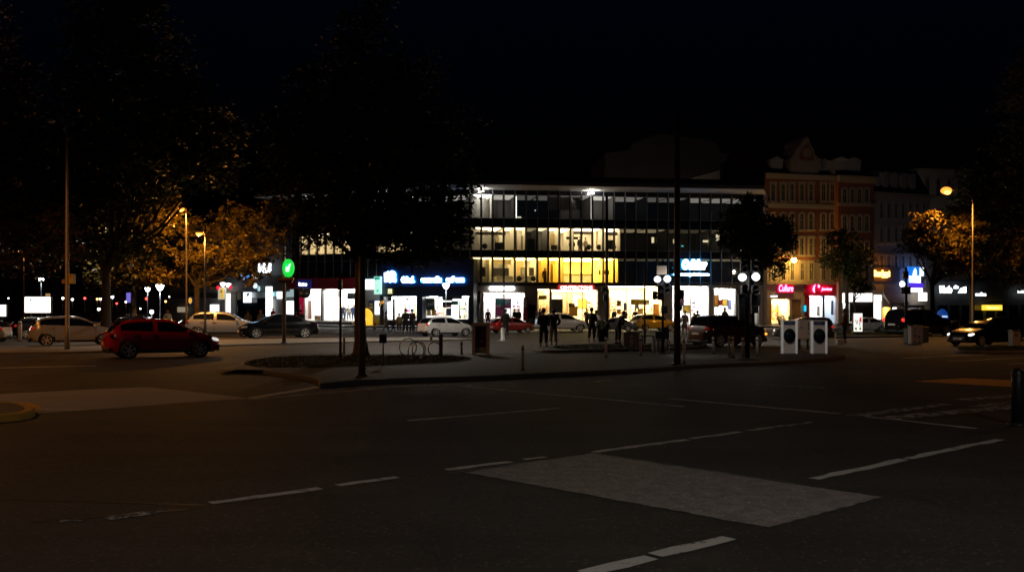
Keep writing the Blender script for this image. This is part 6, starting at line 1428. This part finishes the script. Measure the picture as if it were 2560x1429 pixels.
t, w_, h = panel_sign(R7, 'shop_sign', 'thin white light strip at the right edge of the photo', 'sign', 2546, 2600, 726, 732, emat('white strip', (.9, .97, 1), 2), -.9, .2); b = MB(); b.box(-w_ / 2 - .05, w_ / 2 + .05, .02, .18, h / 2 + .002, h / 2 + .08); b.done('frame', darksteel, t)
# left side signs
t, w_, h = panel_sign(B, 'shop_sign', 'navy light box with white word on the maroon fascia', 'sign', 742, 775, 699, 720, emat('navy box', (.01, .02, .16), .35), -.8, .3); tx(B, t, 757, 710, 'Boutons', 25, 9, [emat('white word', (.85, .9, 1), 3.2)], -.83, off=.025, ext=.02)
t, w_, h = panel_sign(Cf, 'shop_sign', 'tall white letters half hidden by leaves left of the green oval', 'sign', 655, 684, 656, 682, None, -.7); tx(Cf, t, 662, 670, 'Nal', 42, 24, plainw, -.7, off=.03)
t, w_, h = panel_sign(Cf, 'shop_sign', 'blue tube lettering glimpsed through the orange leaves', 'sign', 590, 650, 680, 702, None, -.7); tx(Cf, t, 610, 692, 'Aqua', 34, 16, [emat('blue tube', (.10, .45, 1), 2.5)], -.7, shear=.3); tx(Cf, t, 637, 690, 'eg', 16, 14, plainw, -.7, off=.03)
t, w_, h = panel_sign(Cf, 'clock_sign', 'round white disc sign under the grey fascia', 'sign', 632, 644, 707, 721, None, -1.0); emblem(Cf, t, 638, 714, [(6 * math.cos(a), 6.5 * math.sin(a)) for a in [k * math.pi / 9 for k in range(18)]], [emat('disc white', (.8, .95, .97), 1.3)], -1.0); emblem(Cf, t, 647, 721, [(3.5 * math.cos(a), 6.5 * math.sin(a)) for a in [k * math.pi / 9 for k in range(18)]], [emat('disc mint', (.45, .75, .8), .8)], -1.0)
t, w_, h = panel_sign(Cf, 'projecting_sign', 'yellow and black vertical sign by two red balls', 'sign', 545, 562, 718, 748, emat('cream box', (.9, .82, .6), .5), -1.2, .25); emblem(Cf, t, 555, 733, [(-4, 12), (-4, -12), (5, -12), (5, 12)], [emat('amber strip', (.9, .5, .05), .8)], -1.22, ext=.02); emblem(Cf, t, 553, 728, [(-2, 3), (-2, -3), (1, -3), (2, 3)], [black], -1.25, ext=.02)
for px, py, l in ((545, 719, 'left red ball light by the yellow vertical sign'), (576, 717, 'right red ball light by the yellow vertical sign')):
    t = Cf.thing('ball_light', l, 'lamp', px, py, -1.2, 'red ball lights'); b = MB(); b.ball((0, 0, 0), .22, (1, 1, 1.15)); b.done('ball', emat('red ball', (.9, .02, .04), .9), t); b = MB(); b.tube([(0, 0, .22), (0, .3, .4), (0, 1.0, .4)], .03, 6); b.done('bracket', darksteel, t)
for px, py, l in ((557, 711, 'left white cup lamp above the yellow vertical sign'), (571, 713, 'right white cup lamp above the yellow vertical sign')):
    t = Cf.thing('ball_light', l, 'lamp', px, py, -1.3, 'white cup lamps'); b = MB(); b.lathe([(.05, -.26), (.25, -.1), (.32, .2), (.1, .26)], n=14); b.done('shade', emat('cup white', (.95, .97, 1), 3), t); b = MB(); b.tube([(0, 0, .2), (0, .4, .5), (0, 1.1, .4)], .03, 6); b.done('bracket', darksteel, t)
t, w_, h = panel_sign(Cf, 'poster', 'white lit poster with dark corner scrawl by the dark door', 'poster', 608, 627, 730, 756, emat('poster white', (.95, .97, 1), 1.6), -.3, .12); emblem(Cf, t, 619, 736, [(-4, 2), (-2, -2), (5, -5), (6, 0), (-2, 5)], [black], -.32, ext=.01)
t, w_, h = panel_sign(Cf, 'light_box_sign', 'white square light box low at the left of the row of shops', 'sign', 525, 543, 761, 782, emat('square box white', (.95, .97, 1), 2.0), -1.5, .3); b = MB(); b.box(-.04, .04, .1, .18, -h / 2 - 1.3, -h / 2 - .002); b.done('post', darksteel, t)
t, w_, h = panel_sign(Cf, 'round_sign', 'round amber sign on a blue panel above the parked van', 'sign', 467, 486, 741, 762, emat('dim navy panel', (.01, .02, .08), .25), -.6, .2); emblem(Cf, t, 475.5, 751, [(5.5 * math.cos(a), 7.5 * math.sin(a)) for a in [k * math.pi / 9 for k in range(18)]], [emat('amber disc', (.95, .5, .06), .9)], -.63, ext=.03)
t, w_, h = panel_sign(Cf, 'light_box_sign', 'dim cream sign under the round amber sign', 'sign', 443, 466, 767, 780, emat('dim cream', (.5, .42, .28), .5), -.6, .2); b = MB(); b.box(-w_ / 2 - .05, w_ / 2 + .05, .02, .18, h / 2 + .002, h / 2 + .1); b.done('frame', darksteel, t)
# green-white pharmacy style boxes
t, w_, h = panel_sign(B, 'light_box_sign', 'mint and white vertical light box beside the navy shop', 'sign', 935, 951, 691, 735, emat('mint box', (.55, .95, .85), 1.0), -1.3, .3); emblem(B, t, 943, 697, [(-8, 3), (-8, -5), (8, -5), (8, 1)], [emat('teal top', (.02, .45, .32), .8)], -1.33, ext=.02); emblem(B, t, 944, 727, [(-3, 3), (-3, -3), (2, -4), (4, 2)], [emat('leaf green', (.1, .6, .2), .9)], -1.33, ext=.02)
t, w_, h = panel_sign(B, 'light_box_sign', 'large white light box half behind the big trunk', 'sign', 909, 935, 698, 723, emat('white half box', (.95, .98, 1), 3), -1.2, .3); b = MB(); b.box(-w_ / 2, w_ / 2, .02, .28, h / 2 + .002, h / 2 + .25); b.done('cap', teal, t)
t, w_, h = panel_sign(B, 'poster', 'navy notice board with pale lines right of the trunk', 'poster', 921, 936, 751, 788, navyp, -.5, .1); emblem(B, t, 928, 760, [(-5, 1.5), (-5, -1.5), (5, -1.5), (5, 1.5)], [white], -.52, ext=.01); emblem(B, t, 928, 766, [(-6, 1), (-6, -1), (6, -1), (6, 1)], [white], -.52, ext=.01); emblem(B, t, 928, 770, [(-6, 1), (-6, -1), (4, -1), (4, 1)], [white], -.52, ext=.01)
t, w_, h = panel_sign(B, 'poster', 'pale lit poster right of the navy notice board', 'poster', 936.5, 948, 752, 786, emat('pale poster', (.85, .93, 1), 1.5), -.45, .1); b = MB(); b.box(-w_ / 2 - .03, w_ / 2 + .03, .01, .09, h / 2 + .002, h / 2 + .06); b.done('frame', darksteel, t)
t = B.thing('vending_pod', 'glowing yellow pod machine at the right of the trunk', 'vending machine', 917, 800, -1.2); b = MB(); b.lathe([(.55, -1.1), (.62, -.9), (.62, .6), (.45, .95), (.15, 1.2), (.02, 1.25)], n=18); b.done('shell', emat('yellow pod', (1, .55, .03), 1.0), t); b = MB(); b.ball((0, -.45, .1), .35, (1, .6, 1.4)); b.done('window', emat('pod window', (1, .8, .3), 1.8), t)
bollard('orange bollard right of the yellow pod', 937, 823, 805, .10, mat('orange bollard', (.7, .33, .03), .5), .14, group=None)
t = B.thing('wall_sign', 'small orange projecting sign by the navy shop', 'sign', 952, 758, -1.1); b = MB(); b.ball((.08, 0, .08), .26, (1.3, .4, .6), 10, Matrix.Rotation(R(-25), 3, 'Y')); b.done('panel', mat('orange plastic', (.8, .33, .03), .5, emit=(.9, .35, .03), es=.5), t); b = MB(); b.box(-.22, -.05, -.08, .08, -.3, .0, bev=.02); b.done('bracket', gold, t)
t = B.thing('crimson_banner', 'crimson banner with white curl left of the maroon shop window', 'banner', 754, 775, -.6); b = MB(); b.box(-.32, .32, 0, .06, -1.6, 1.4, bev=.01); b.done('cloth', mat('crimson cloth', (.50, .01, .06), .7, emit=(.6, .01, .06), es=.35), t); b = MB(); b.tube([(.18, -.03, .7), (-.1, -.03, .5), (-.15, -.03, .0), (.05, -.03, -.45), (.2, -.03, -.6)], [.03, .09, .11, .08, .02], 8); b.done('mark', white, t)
# left billboards
def billboard(label, px0, px1, y0, y1, d, es, col):
    pm = (px0 + px1) / 2; p = P(pm, y1, d); t = thing('billboard', label, 'billboard', (p.x, d, 0), 0, 'lit billboards'); w_ = (px1 - px0) / F_ * d / 2; z1 = zat(y0, d)
    b = MB(); b.box(-w_ - .06, w_ + .06, .0, .2, p.z - .06, z1 + .06, bev=.01); b.done('case', darksteel, t); b = MB(); b.box(-w_, w_, -.015, -.002, p.z, z1); b.done('light_box', emat('billboard light', col, es), t)
    for sx in (-.6, .6): b = MB(); b.box(sx * w_ - .05, sx * w_ + .05, .05, .15, 0, p.z - .061); b.done('post', darksteel, t)
    return t, w_, p.z, z1
t, w_, z0, z1 = billboard('bright cream billboard behind the silver hatchback', 62, 126, 742, 781, 82, 2.6, (1, .95, .78))
b = MB(); b.box(w_ * .62, w_ * .92, .0, .15, z1 + .065, z1 + .28); b.done('topper', mat('sand topper', (.6, .4, .2), .6, emit=(.7, .4, .15), es=.5), t)
for x, z, r in ((-.55, .80, .07), (-.3, .30, .05), (.75, .35, .05), (.8, .18, .04)): b = MB(); b.prism([(x * w_ + r * math.cos(a), z0 + (z1 - z0) * z + r * 1.4 * math.sin(a)) for a in [k * math.pi / 5 for k in range(10)]], -.022, -.016, 'y'); b.done('print', mat('billboard print', (.3, .2, .1), .6), t)
billboard('bright white billboard cut by the left edge', -45, 15, 762, 790, 82, 2.6, (1, .98, .92))
t = thing('sign_lamp', 'violet light panel among the far lamps', 'sign', P(322, 745, 138), 0); b = MB(); b.box(-.35, .3, 0, .2, -.6, .75, bev=.03); b.done('panel', emat('violet panel', (.25, .2, .9), .7), t); b = MB(); b.box(-.05, .05, .05, .15, P(322, 745, 138).z * -1, -.6); b.done('post', darksteel, t)

# ------------------------------------------------------------------ things inside the lit rooms and shops
def board(fac, label, px0, px1, y0, y1, v, m, cat='poster', name='poster', prints=(), fm=None, frame=.05):
    t, w_, h = panel_sign(fac, name, label, cat, px0, px1, y0, y1, m, v, .05)
    b = MB(); f = frame
    b.box(-w_ / 2 - f, -w_ / 2, -.03, .05, -h / 2 - f, h / 2 + f); b.box(w_ / 2, w_ / 2 + f, -.03, .05, -h / 2 - f, h / 2 + f); b.box(-w_ / 2, w_ / 2, -.03, .05, h / 2, h / 2 + f); b.box(-w_ / 2, w_ / 2, -.03, .05, -h / 2 - f, -h / 2); b.done('frame', fm or darksteel, t)
    for (x0, x1, z0, z1, mm) in prints: b = MB(); b.box(x0 * w_ / 2, x1 * w_ / 2, -.012, -.002, z0 * h / 2, z1 * h / 2, bev=.004); b.done('print', mm, t)
    return t
board(A, 'large pink and teal poster hanging in the shop window', 1239, 1277, 747, 792, .5, pink, prints=((-.95, .2, .35, .95, teal), (-.9, -.1, .1, .4, white), (.15, .9, .3, .9, mat('poster sky', (.45, .6, .68), .5)), (.2, .92, -.95, -.05, mat('poster white', (.75, .72, .74), .5)), (-.3, -.1, -.2, .6, navyp)))
board(A, 'red and white tall banner at the right of the pink poster shop', 1309, 1318, 745, 800, -.3, red, prints=((-.8, .8, .2, .95, white),), name='banner')
board(A, 'yellow panel above the narrow bright doorway', 1348, 1366, 739, 747, .3, gold); board(A, 'ochre display cabinet beside the car roof in the warm shop', 1424, 1443, 766, 789, 1.0, mat('ochre', (.65, .35, .06), .5), name='display_board', cat='display'); board(A, 'brown panel on the ochre cabinet', 1423, 1436, 759, 766, 1.0, mat('cocoa', (.08, .04, .03), .6)); board(A, 'yellow square hanging in the red lettered shop', 1446, 1465, 748, 770, 3.0, gold, name='poster'); board(A, 'tan tall door panel in the warm shop', 1406, 1430, 732, 785, 2.2, mat('tan panel', (.55, .40, .2), .6), name='door_panel', cat='door')
for i, (x0, x1, y0, y1, mm, l) in enumerate(((1543, 1552, 752, 764, wood, 'brown picture left in the furniture shop'), (1543, 1551, 774, 784, orange, 'orange picture below the brown one'), (1560, 1566, 757, 775, navyp, 'dark tall picture in the furniture shop'), (1588, 1596, 760, 770, navyp, 'small navy picture in the furniture shop'), (1578, 1610, 749, 760, gold, 'wide ochre shelf board in the furniture shop'), (1612, 1622, 750, 760, beige, 'beige picture in the furniture shop'), (1634, 1652, 760, 790, orange, 'large orange panel at the right of the furniture shop'), (1595, 1606, 772, 786, wood, 'brown chair back panel in the furniture shop'), (1690, 1709, 745, 757, mat('rose print', (.40, .14, .2), .6), 'rose picture above the yellow square'), (1692, 1708, 757, 763, navyp, 'dark strip between rose picture and yellow square'), (1708, 1724, 763, 782, gold, 'bright yellow square in the shop right of the mast'), (1742, 1753, 715, 724, beige, 'beige tag high in the shop right of the mast'), (1786, 1796, 738, 766, orange, 'orange banner left in the far right shop'), (1798, 1804, 750, 762, red, 'small red tag in the far right shop'), (1806, 1818, 748, 764, gold, 'yellow tag in the far right shop'), (1821, 1830, 750, 772, mat('blue print', (.15, .22, .6), .6), 'slanted blue print in the far right shop'))):
    board(A, l, x0, x1, y0, y1, .9 + .25 * (i % 4), mm)
board(B, 'dark green poster with white letters in the right navy shop window', 1067, 1086, 746, 773, .3, mat('bottle green', (.03, .05, .035), .6), prints=((-.7, -.3, -.4, .2, white), (-.1, .3, -.3, .15, white), (.45, .8, -.3, .3, white)))
board(B, 'black shelf strip along the top of the right navy shop window', 1096, 1154, 742, 746, .3, black, name='shelf', cat='shelf'); board(B, 'black shelf block under the strip', 1108, 1130, 747, 750, .3, black, name='shelf', cat='shelf'); board(B, 'black shelf beside the mint panel', 1107, 1131, 755, 761, .3, black, name='shelf', cat='shelf'); board(B, 'mint panel in the right navy shop window', 1131, 1144, 753, 761, .4, mat('mint', (.15, .6, .45), .6)); board(B, 'coral strip in the right navy shop window', 1107, 1127, 761, 767, .35, mat('coral', (.65, .10, .12), .6)); board(B, 'slate figure panel below the coral strip', 1118, 1127, 771, 788, .35, mat('slate print', (.08, .07, .14), .6)); board(B, 'yellow display at the foot of the right navy window', 1066, 1076, 770, 788, .5, gold, name='display_board', cat='display'); board(B, 'ochre display right of the yellow one', 1080, 1090, 775, 788, .5, orange, name='display_board', cat='display')
board(B, 'grey panel at the left top of the left navy window', 962, 978, 742, 752, .3, grey); board(B, 'dark upright strip in the left navy window', 983, 986, 748, 800, .3, black, name='mullion_strip', cat='frame')
t, w_, h = panel_sign(B, 'window_lettering', 'dark handwriting on the left navy shop window', 'sign', 1002, 1030, 744, 751, None, -.62); tx(B, t, 1016, 747.5, '2 love', 28, 6, mat('window ink', (.02, .02, .02), .6), -.62, shear=.3, ext=.004)
board(B, 'black framed monitor high in the maroon fascia shop', 869, 889, 733, 746, 1.0, black, name='monitor', cat='screen'); board(B, 'cream display board left of the maroon shop pier', 770, 777, 752, 795, 1.2, beige, name='display_board', cat='display'); board(B, 'tan box display by the maroon shop pier', 788, 800, 790, 806, .8, mat('tan', (.5, .38, .2), .6), name='display_board', cat='display'); board(B, 'grey hanging panel inside the maroon fascia shop', 816, 846, 726, 741, 3.0, grey); board(B, 'cream shelf at the right foot of the maroon shop', 851, 858, 795, 810, .9, beige, name='display_board', cat='display')
board(R1, 'sky blue glowing screen by the red fascia shop door', 2009, 2016, 763, 778, -.35, emat('aqua screen', (.02, .6, .85), 1.1), name='screen', cat='screen'); board(R1, 'blue upright panel in the cool lit window', 2079, 2082, 752, 785, .8, navyp); board(R1, 'pale poster in the red fascia shop window', 2044, 2054, 765, 788, .8, mat('skin print', (.7, .5, .4), .6)); board(R1, 'dark upright between the two cool windows', 2057.5, 2060, 740, 790, -.1, black, name='pillar_panel', cat='frame')
def shelf_unit(fac, label, px0, px1, y0, y1, v, seed, cols, fm=None, group='stocked shelves in the shops'):
    u0, u1 = fac.u(px0, v), fac.u(px1, v); pm = (px0 + px1) / 2; z0, z1 = fac.z(pm, y1, v), fac.z(pm, y0, v); t = thing('shop_shelf', label, 'shelf', fac.w((u0 + u1) / 2, v, z0), fac.ang, group); w_, h = (u1 - u0) / 2, z1 - z0; rg = random.Random(seed); n = max(3, int(h / .38))
    b = MB(); b.box(-w_, -w_ + .04, 0, .35, 0, h); b.box(w_ - .04, w_, 0, .35, 0, h)
    for i in range(n + 1): b.box(-w_ + .041, w_ - .041, 0, .35, h * i / n - (.0 if i else 0), h * i / n + .03)
    b.done('rack', fm or wood, t)
    for ci, c in enumerate(cols):
        b = MB()
        for i in range(n):
            x = -w_ + .06 + ci * .07
            while x < w_ - .16:
                ww = rg.uniform(.07, .2); hh = rg.uniform(.3, .8) * (h / n - .05)
                if rg.random() < .34: b.box(x, x + ww, .03 + .004 * ci, .26, h * i / n + .032, h * i / n + .032 + hh, bev=.012)
                x += ww + rg.uniform(.02, .3)
        if b.bm.verts: b.done('goods', c, t)
        else: b.bm.free()
BK, BL, PK = black, navyp, pink
for i, (fc, x0, x1, y0, y1, v, l, cc) in enumerate(((A, 1212, 1234, 752, 806, 3.5, 'stocked shelf left of the pink poster', (BK, PK, gold)), (A, 1282, 1306, 750, 806, 4.0, 'stocked shelf right of the pink poster', (BL, red, wood)), (A, 1352, 1372, 762, 806, 2.0, 'shelf in the narrow bright doorway', (wood, orange, BK)), (A, 1468, 1490, 750, 806, 3.0, 'shelf at the right end of the red lettered shop', (wood, gold, BK)), (A, 1526, 1541, 742, 806, 2.5, 'shelf at the left end of the furniture shop', (wood, orange, BK)), (A, 1553, 1577, 764, 806, 4.5, 'wide shelf behind the furniture shop counter', (gold, wood, BL)), (A, 1607, 1632, 766, 806, 4.0, 'shelf right of the wide one in the furniture shop', (orange, red, BK)), (A, 1727, 1748, 742, 806, 4.5, 'shelf in the shop right of the mast', (gold, PK, BL)), (A, 1752, 1769, 734, 806, 4.0, 'tall shelf at the right end of the shop right of the mast', (wood, teal, BK)), (A, 1820, 1837, 762, 806, 3.5, 'shelf in the far right office block shop', (gold, BL, red)), (B, 962, 981, 755, 799, 2.2, 'shelf at the left of the left navy shop window', (BL, BK, gold)), (B, 1010, 1036, 760, 799, 2.6, 'shelf behind the two dark figures', (teal, BK, PK)), (B, 1092, 1108, 765, 796, 2.4, 'shelf in the middle of the right navy shop window', (orange, red, BL)), (B, 1146, 1167, 752, 796, 3.0, 'shelf at the right of the right navy shop window', (teal, BK, gold)), (B, 760, 769, 738, 806, 2.0, 'shelf at the left of the maroon fascia shop', (wood, BK, BL)), (B, 836, 852, 744, 806, 4.5, 'clothes shelf deep in the maroon fascia shop', (BL, BK, wood)), (R1, 1932, 1946, 760, 800, 2.2, 'shelf in the cream lit window', (wood, gold, orange)), (R1, 2026, 2040, 752, 798, 3.0, 'shelf in the white lit red fascia shop', (PK, BL, teal)), (R1, 2064, 2078, 756, 798, 3.0, 'shelf in the cool lit window', (BL, BK, teal)), (R2, 2109, 2122, 762, 799, 2.0, 'shelf in the narrow white shop', (BK, wood, red)))):
    shelf_unit(fc, l, x0, x1, y0, y1, v, 100 + i, cc)
for px0, px1, y0, y1, row, l in ((1176, 1263, 581, 586, 1, 'dark bulkhead beam across the left upper office'), (1432, 1480, 579, 584, 1, 'dark bulkhead beam above the visitors'), (1521, 1543, 582, 587, 1, 'dark bulkhead beam at the right of the upper office')): board(A, l, px0, px1, y0, y1, 1.0, mat('bulkhead', (.06, .05, .04), .7), name='bulkhead', cat='ceiling beam')
for px0, px1, y0, y1, v, m_, l in ((1181, 1286, 646, 660, 3.0, mat('beige bulkhead', (.34, .27, .16), .8), 'beige drop ceiling edge in the lower office'), (1376, 1382, 660, 704, 1.5, mat('amber post', (.30, .18, .03), .7), 'amber column at the left of the yellow room'), (1204, 1213, 668, 690, 1.0, darksteel, 'dark cabinet in the lower cream office'), (1292, 1308, 655, 690, 3.4, mat('sand panel', (.45, .33, .15), .8), 'sand wall panel in the lower office'), (1285, 1292, 575, 622, 2.0, mat('mid grey panel', (.22, .2, .17), .8), 'grey partition edge in the upper office'), (1303, 1312, 590, 622, 2.0, mat('tan partition', (.28, .23, .15), .8), 'tan partition in the upper office'), (1376, 1386, 585, 612, 2.4, mat('sand panel', (.45, .33, .15), .8), 'sand door in the middle upper office'), (1491, 1498, 580, 618, 2.6, mat('sand panel', (.45, .33, .15), .8), 'sand door in the bright upper office'), (1238, 1246, 590, 610, 2.6, mat('tan partition', (.28, .23, .15), .8), 'tan door behind the dark flat screen')): board(A, l, px0, px1, y0, y1, v, m_, name='wall_panel', cat='wall panel', frame=.02, fm=m_)
# office furniture
def office_chair(label, px, v, row, m=black):
    z = Zr[row][0] - .62; t = thing('office_chair', label, 'chair', A.w(A.u(px, v), v, z), A.ang + rnd.uniform(-.5, .5), 'office chairs by the glass')
    b = MB(); b.ball((0, .0, 1.02), .3, (.95, .28, 1.0), 12); b.done('backrest', m, t); b = MB(); b.box(-.26, .26, -.5, .0, .48, .58, bev=.04); b.done('seat', m, t); b = MB(); b.tube([(0, -.25, .05), (0, -.25, .48)], .03, 8); b.done('stem', darksteel, t)
    b = MB()
    for k in range(5): a = k * 2 * math.pi / 5; b.tube([(0, -.25, .1), (.3 * math.cos(a), -.25 + .3 * math.sin(a), .04)], .02, 6)
    b.done('foot', darksteel, t)
for px, v, row, l in ((1472, 1.0, 1, 'round backed chair right of the visitors upstairs'), (1497, 1.2, 1, 'low chair in the bright upper office'), (1212, 1.0, 1, 'chair at the left of the upper cream office'), (1534, 1.0, 1, 'chair at the right end of the upper cream office'), (1298, .9, 0, 'chair in the lower cream office'), (1333, 1.0, 0, 'dark chair near the dark screen downstairs')): office_chair(l, px, v, row)
board(A, 'large dark screen in the lower cream office', 1233, 1271, 671, 690, 2.0, mat('screen dark', (.03, .03, .035), .4), name='screen', cat='screen'); board(A, 'grey screen at the left end of the lower office', 1181, 1202, 669, 690, 2.5, roomg, name='screen', cat='screen'); board(A, 'grey whiteboard in the lower office', 1303, 1313, 670, 688, 2.5, grey, name='screen', cat='screen'); board(A, 'dark screen next to the whiteboard', 1324, 1341, 670, 688, 2.0, mat('screen dark', (.03, .03, .035), .4), name='screen', cat='screen')
board(A, 'dark flat screen turned to the upper cream window', 1238, 1256, 607, 623, .8, black, name='monitor', cat='screen'); board(A, 'dark box screen on the right of the upper office', 1520, 1532, 601, 622, 1.0, black, name='monitor', cat='screen'); board(A, 'low dark sideboard in the middle upper room', 1378, 1400, 614, 623, 1.2, roomd, name='sideboard', cat='sideboard'); board(A, 'dark slot sign above the visitors upstairs', 1417, 1444, 593, 597, 1.6, black, name='hanging_sign', cat='sign'); board(A, 'grey cupboard in the dim upper room', 1320, 1340, 598, 624, 2.4, roomd, name='cupboard', cat='cupboard')
def counter(label, px0, px1, y0, v, row, m, topm):
    z0 = Zr[row][0] - .08; u0, u1 = A.u(px0, v), A.u(px1, v); z1 = A.z((px0 + px1) / 2, y0, v); t = thing('counter', label, 'counter', A.w((u0 + u1) / 2, v, z0), A.ang, 'office counters'); w_ = (u1 - u0) / 2; h = z1 - z0
    b = MB(); b.box(-w_, w_, 0, .5, 0, h - .06, bev=.01); b.done('front', m, t); b = MB(); b.box(-w_ - .05, w_ + .05, -.08, .55, h - .058, h, bev=.01); b.done('top', topm, t)
counter('white counter in the lower cream office', 1241, 1287, 690, 1.4, 0, white, white); counter('white counter left of the dark screen', 1181, 1200, 694, 1.4, 0, white, white); counter('second white counter in the lower office', 1291, 1330, 690, 1.4, 0, white, white); counter('long white counter with brown top in the yellow room', 1408, 1482, 684, 2.0, 0, white, wood)
for px, l in ((1502, 'brown coat stand in the yellow room'), (1517, 'dark coat stand at the right of the yellow room')):
    t = thing('coat_stand', l, 'coat stand', A.w(A.u(px, 1.4), 1.4, Zr[0][0] - .1), A.ang, 'coat stands'); b = MB(); b.tube([(0, 0, 0), (0, 0, 1.7)], .02, 6); b.done('pole', darksteel, t); b = MB(); b.lathe([(.05, 1.6), (.24, 1.35), (.28, 1.0), (.18, .95)], n=10); b.done('coat', mat('rust coat', (.10, .03, .01), .9), t)
# loose lit corners in the dark half of the office
for px, py, w_, h, c, l in ((1632, 600, 3, 7, (1, .8, .4), 'small amber desk lamp in the dark office half'), (1685, 603, 2, 5, (1, .8, .4), 'tiny amber desk lamp left of the thick mast'), (1767, 603, 10, 2.5, (1, .85, .5), 'thin warm tube lamp in the dark office half'), (1796, 594, 6, 8, (1, .85, .55), 'warm lit wall patch lamp by the dark tree'), (1706, 615, 3, 1.2, (.1, .8, .7), 'teal standby lamp in the dark office'), (1338, 526, 1.2, 1.2, (1, 1, .9), 'pin point lamp in the dark top floor'), (1298, 543, 5, 1.5, (1, .9, .7), 'small lamp cluster on the top floor sill')):
    row = 1 if py > 560 else 2; v = .8; t = A.thing('desk_lamp', l, 'lamp', px, py, v, 'lamps left on in dark offices'); s = sc_(A, px, v); b = MB(); b.box(-w_ * s, w_ * s, -.05, .05, -h * s, h * s, bev=.02); b.done('shade', emat(f'desk lamp {c}', c, .9), t); b = MB(); zl = Zr[row][0] - .08 - A.z(px, py, v); b.tube([(0, .08, zl), (0, .08, -h * s)], .02, 6); b.done('stem', darksteel, t)
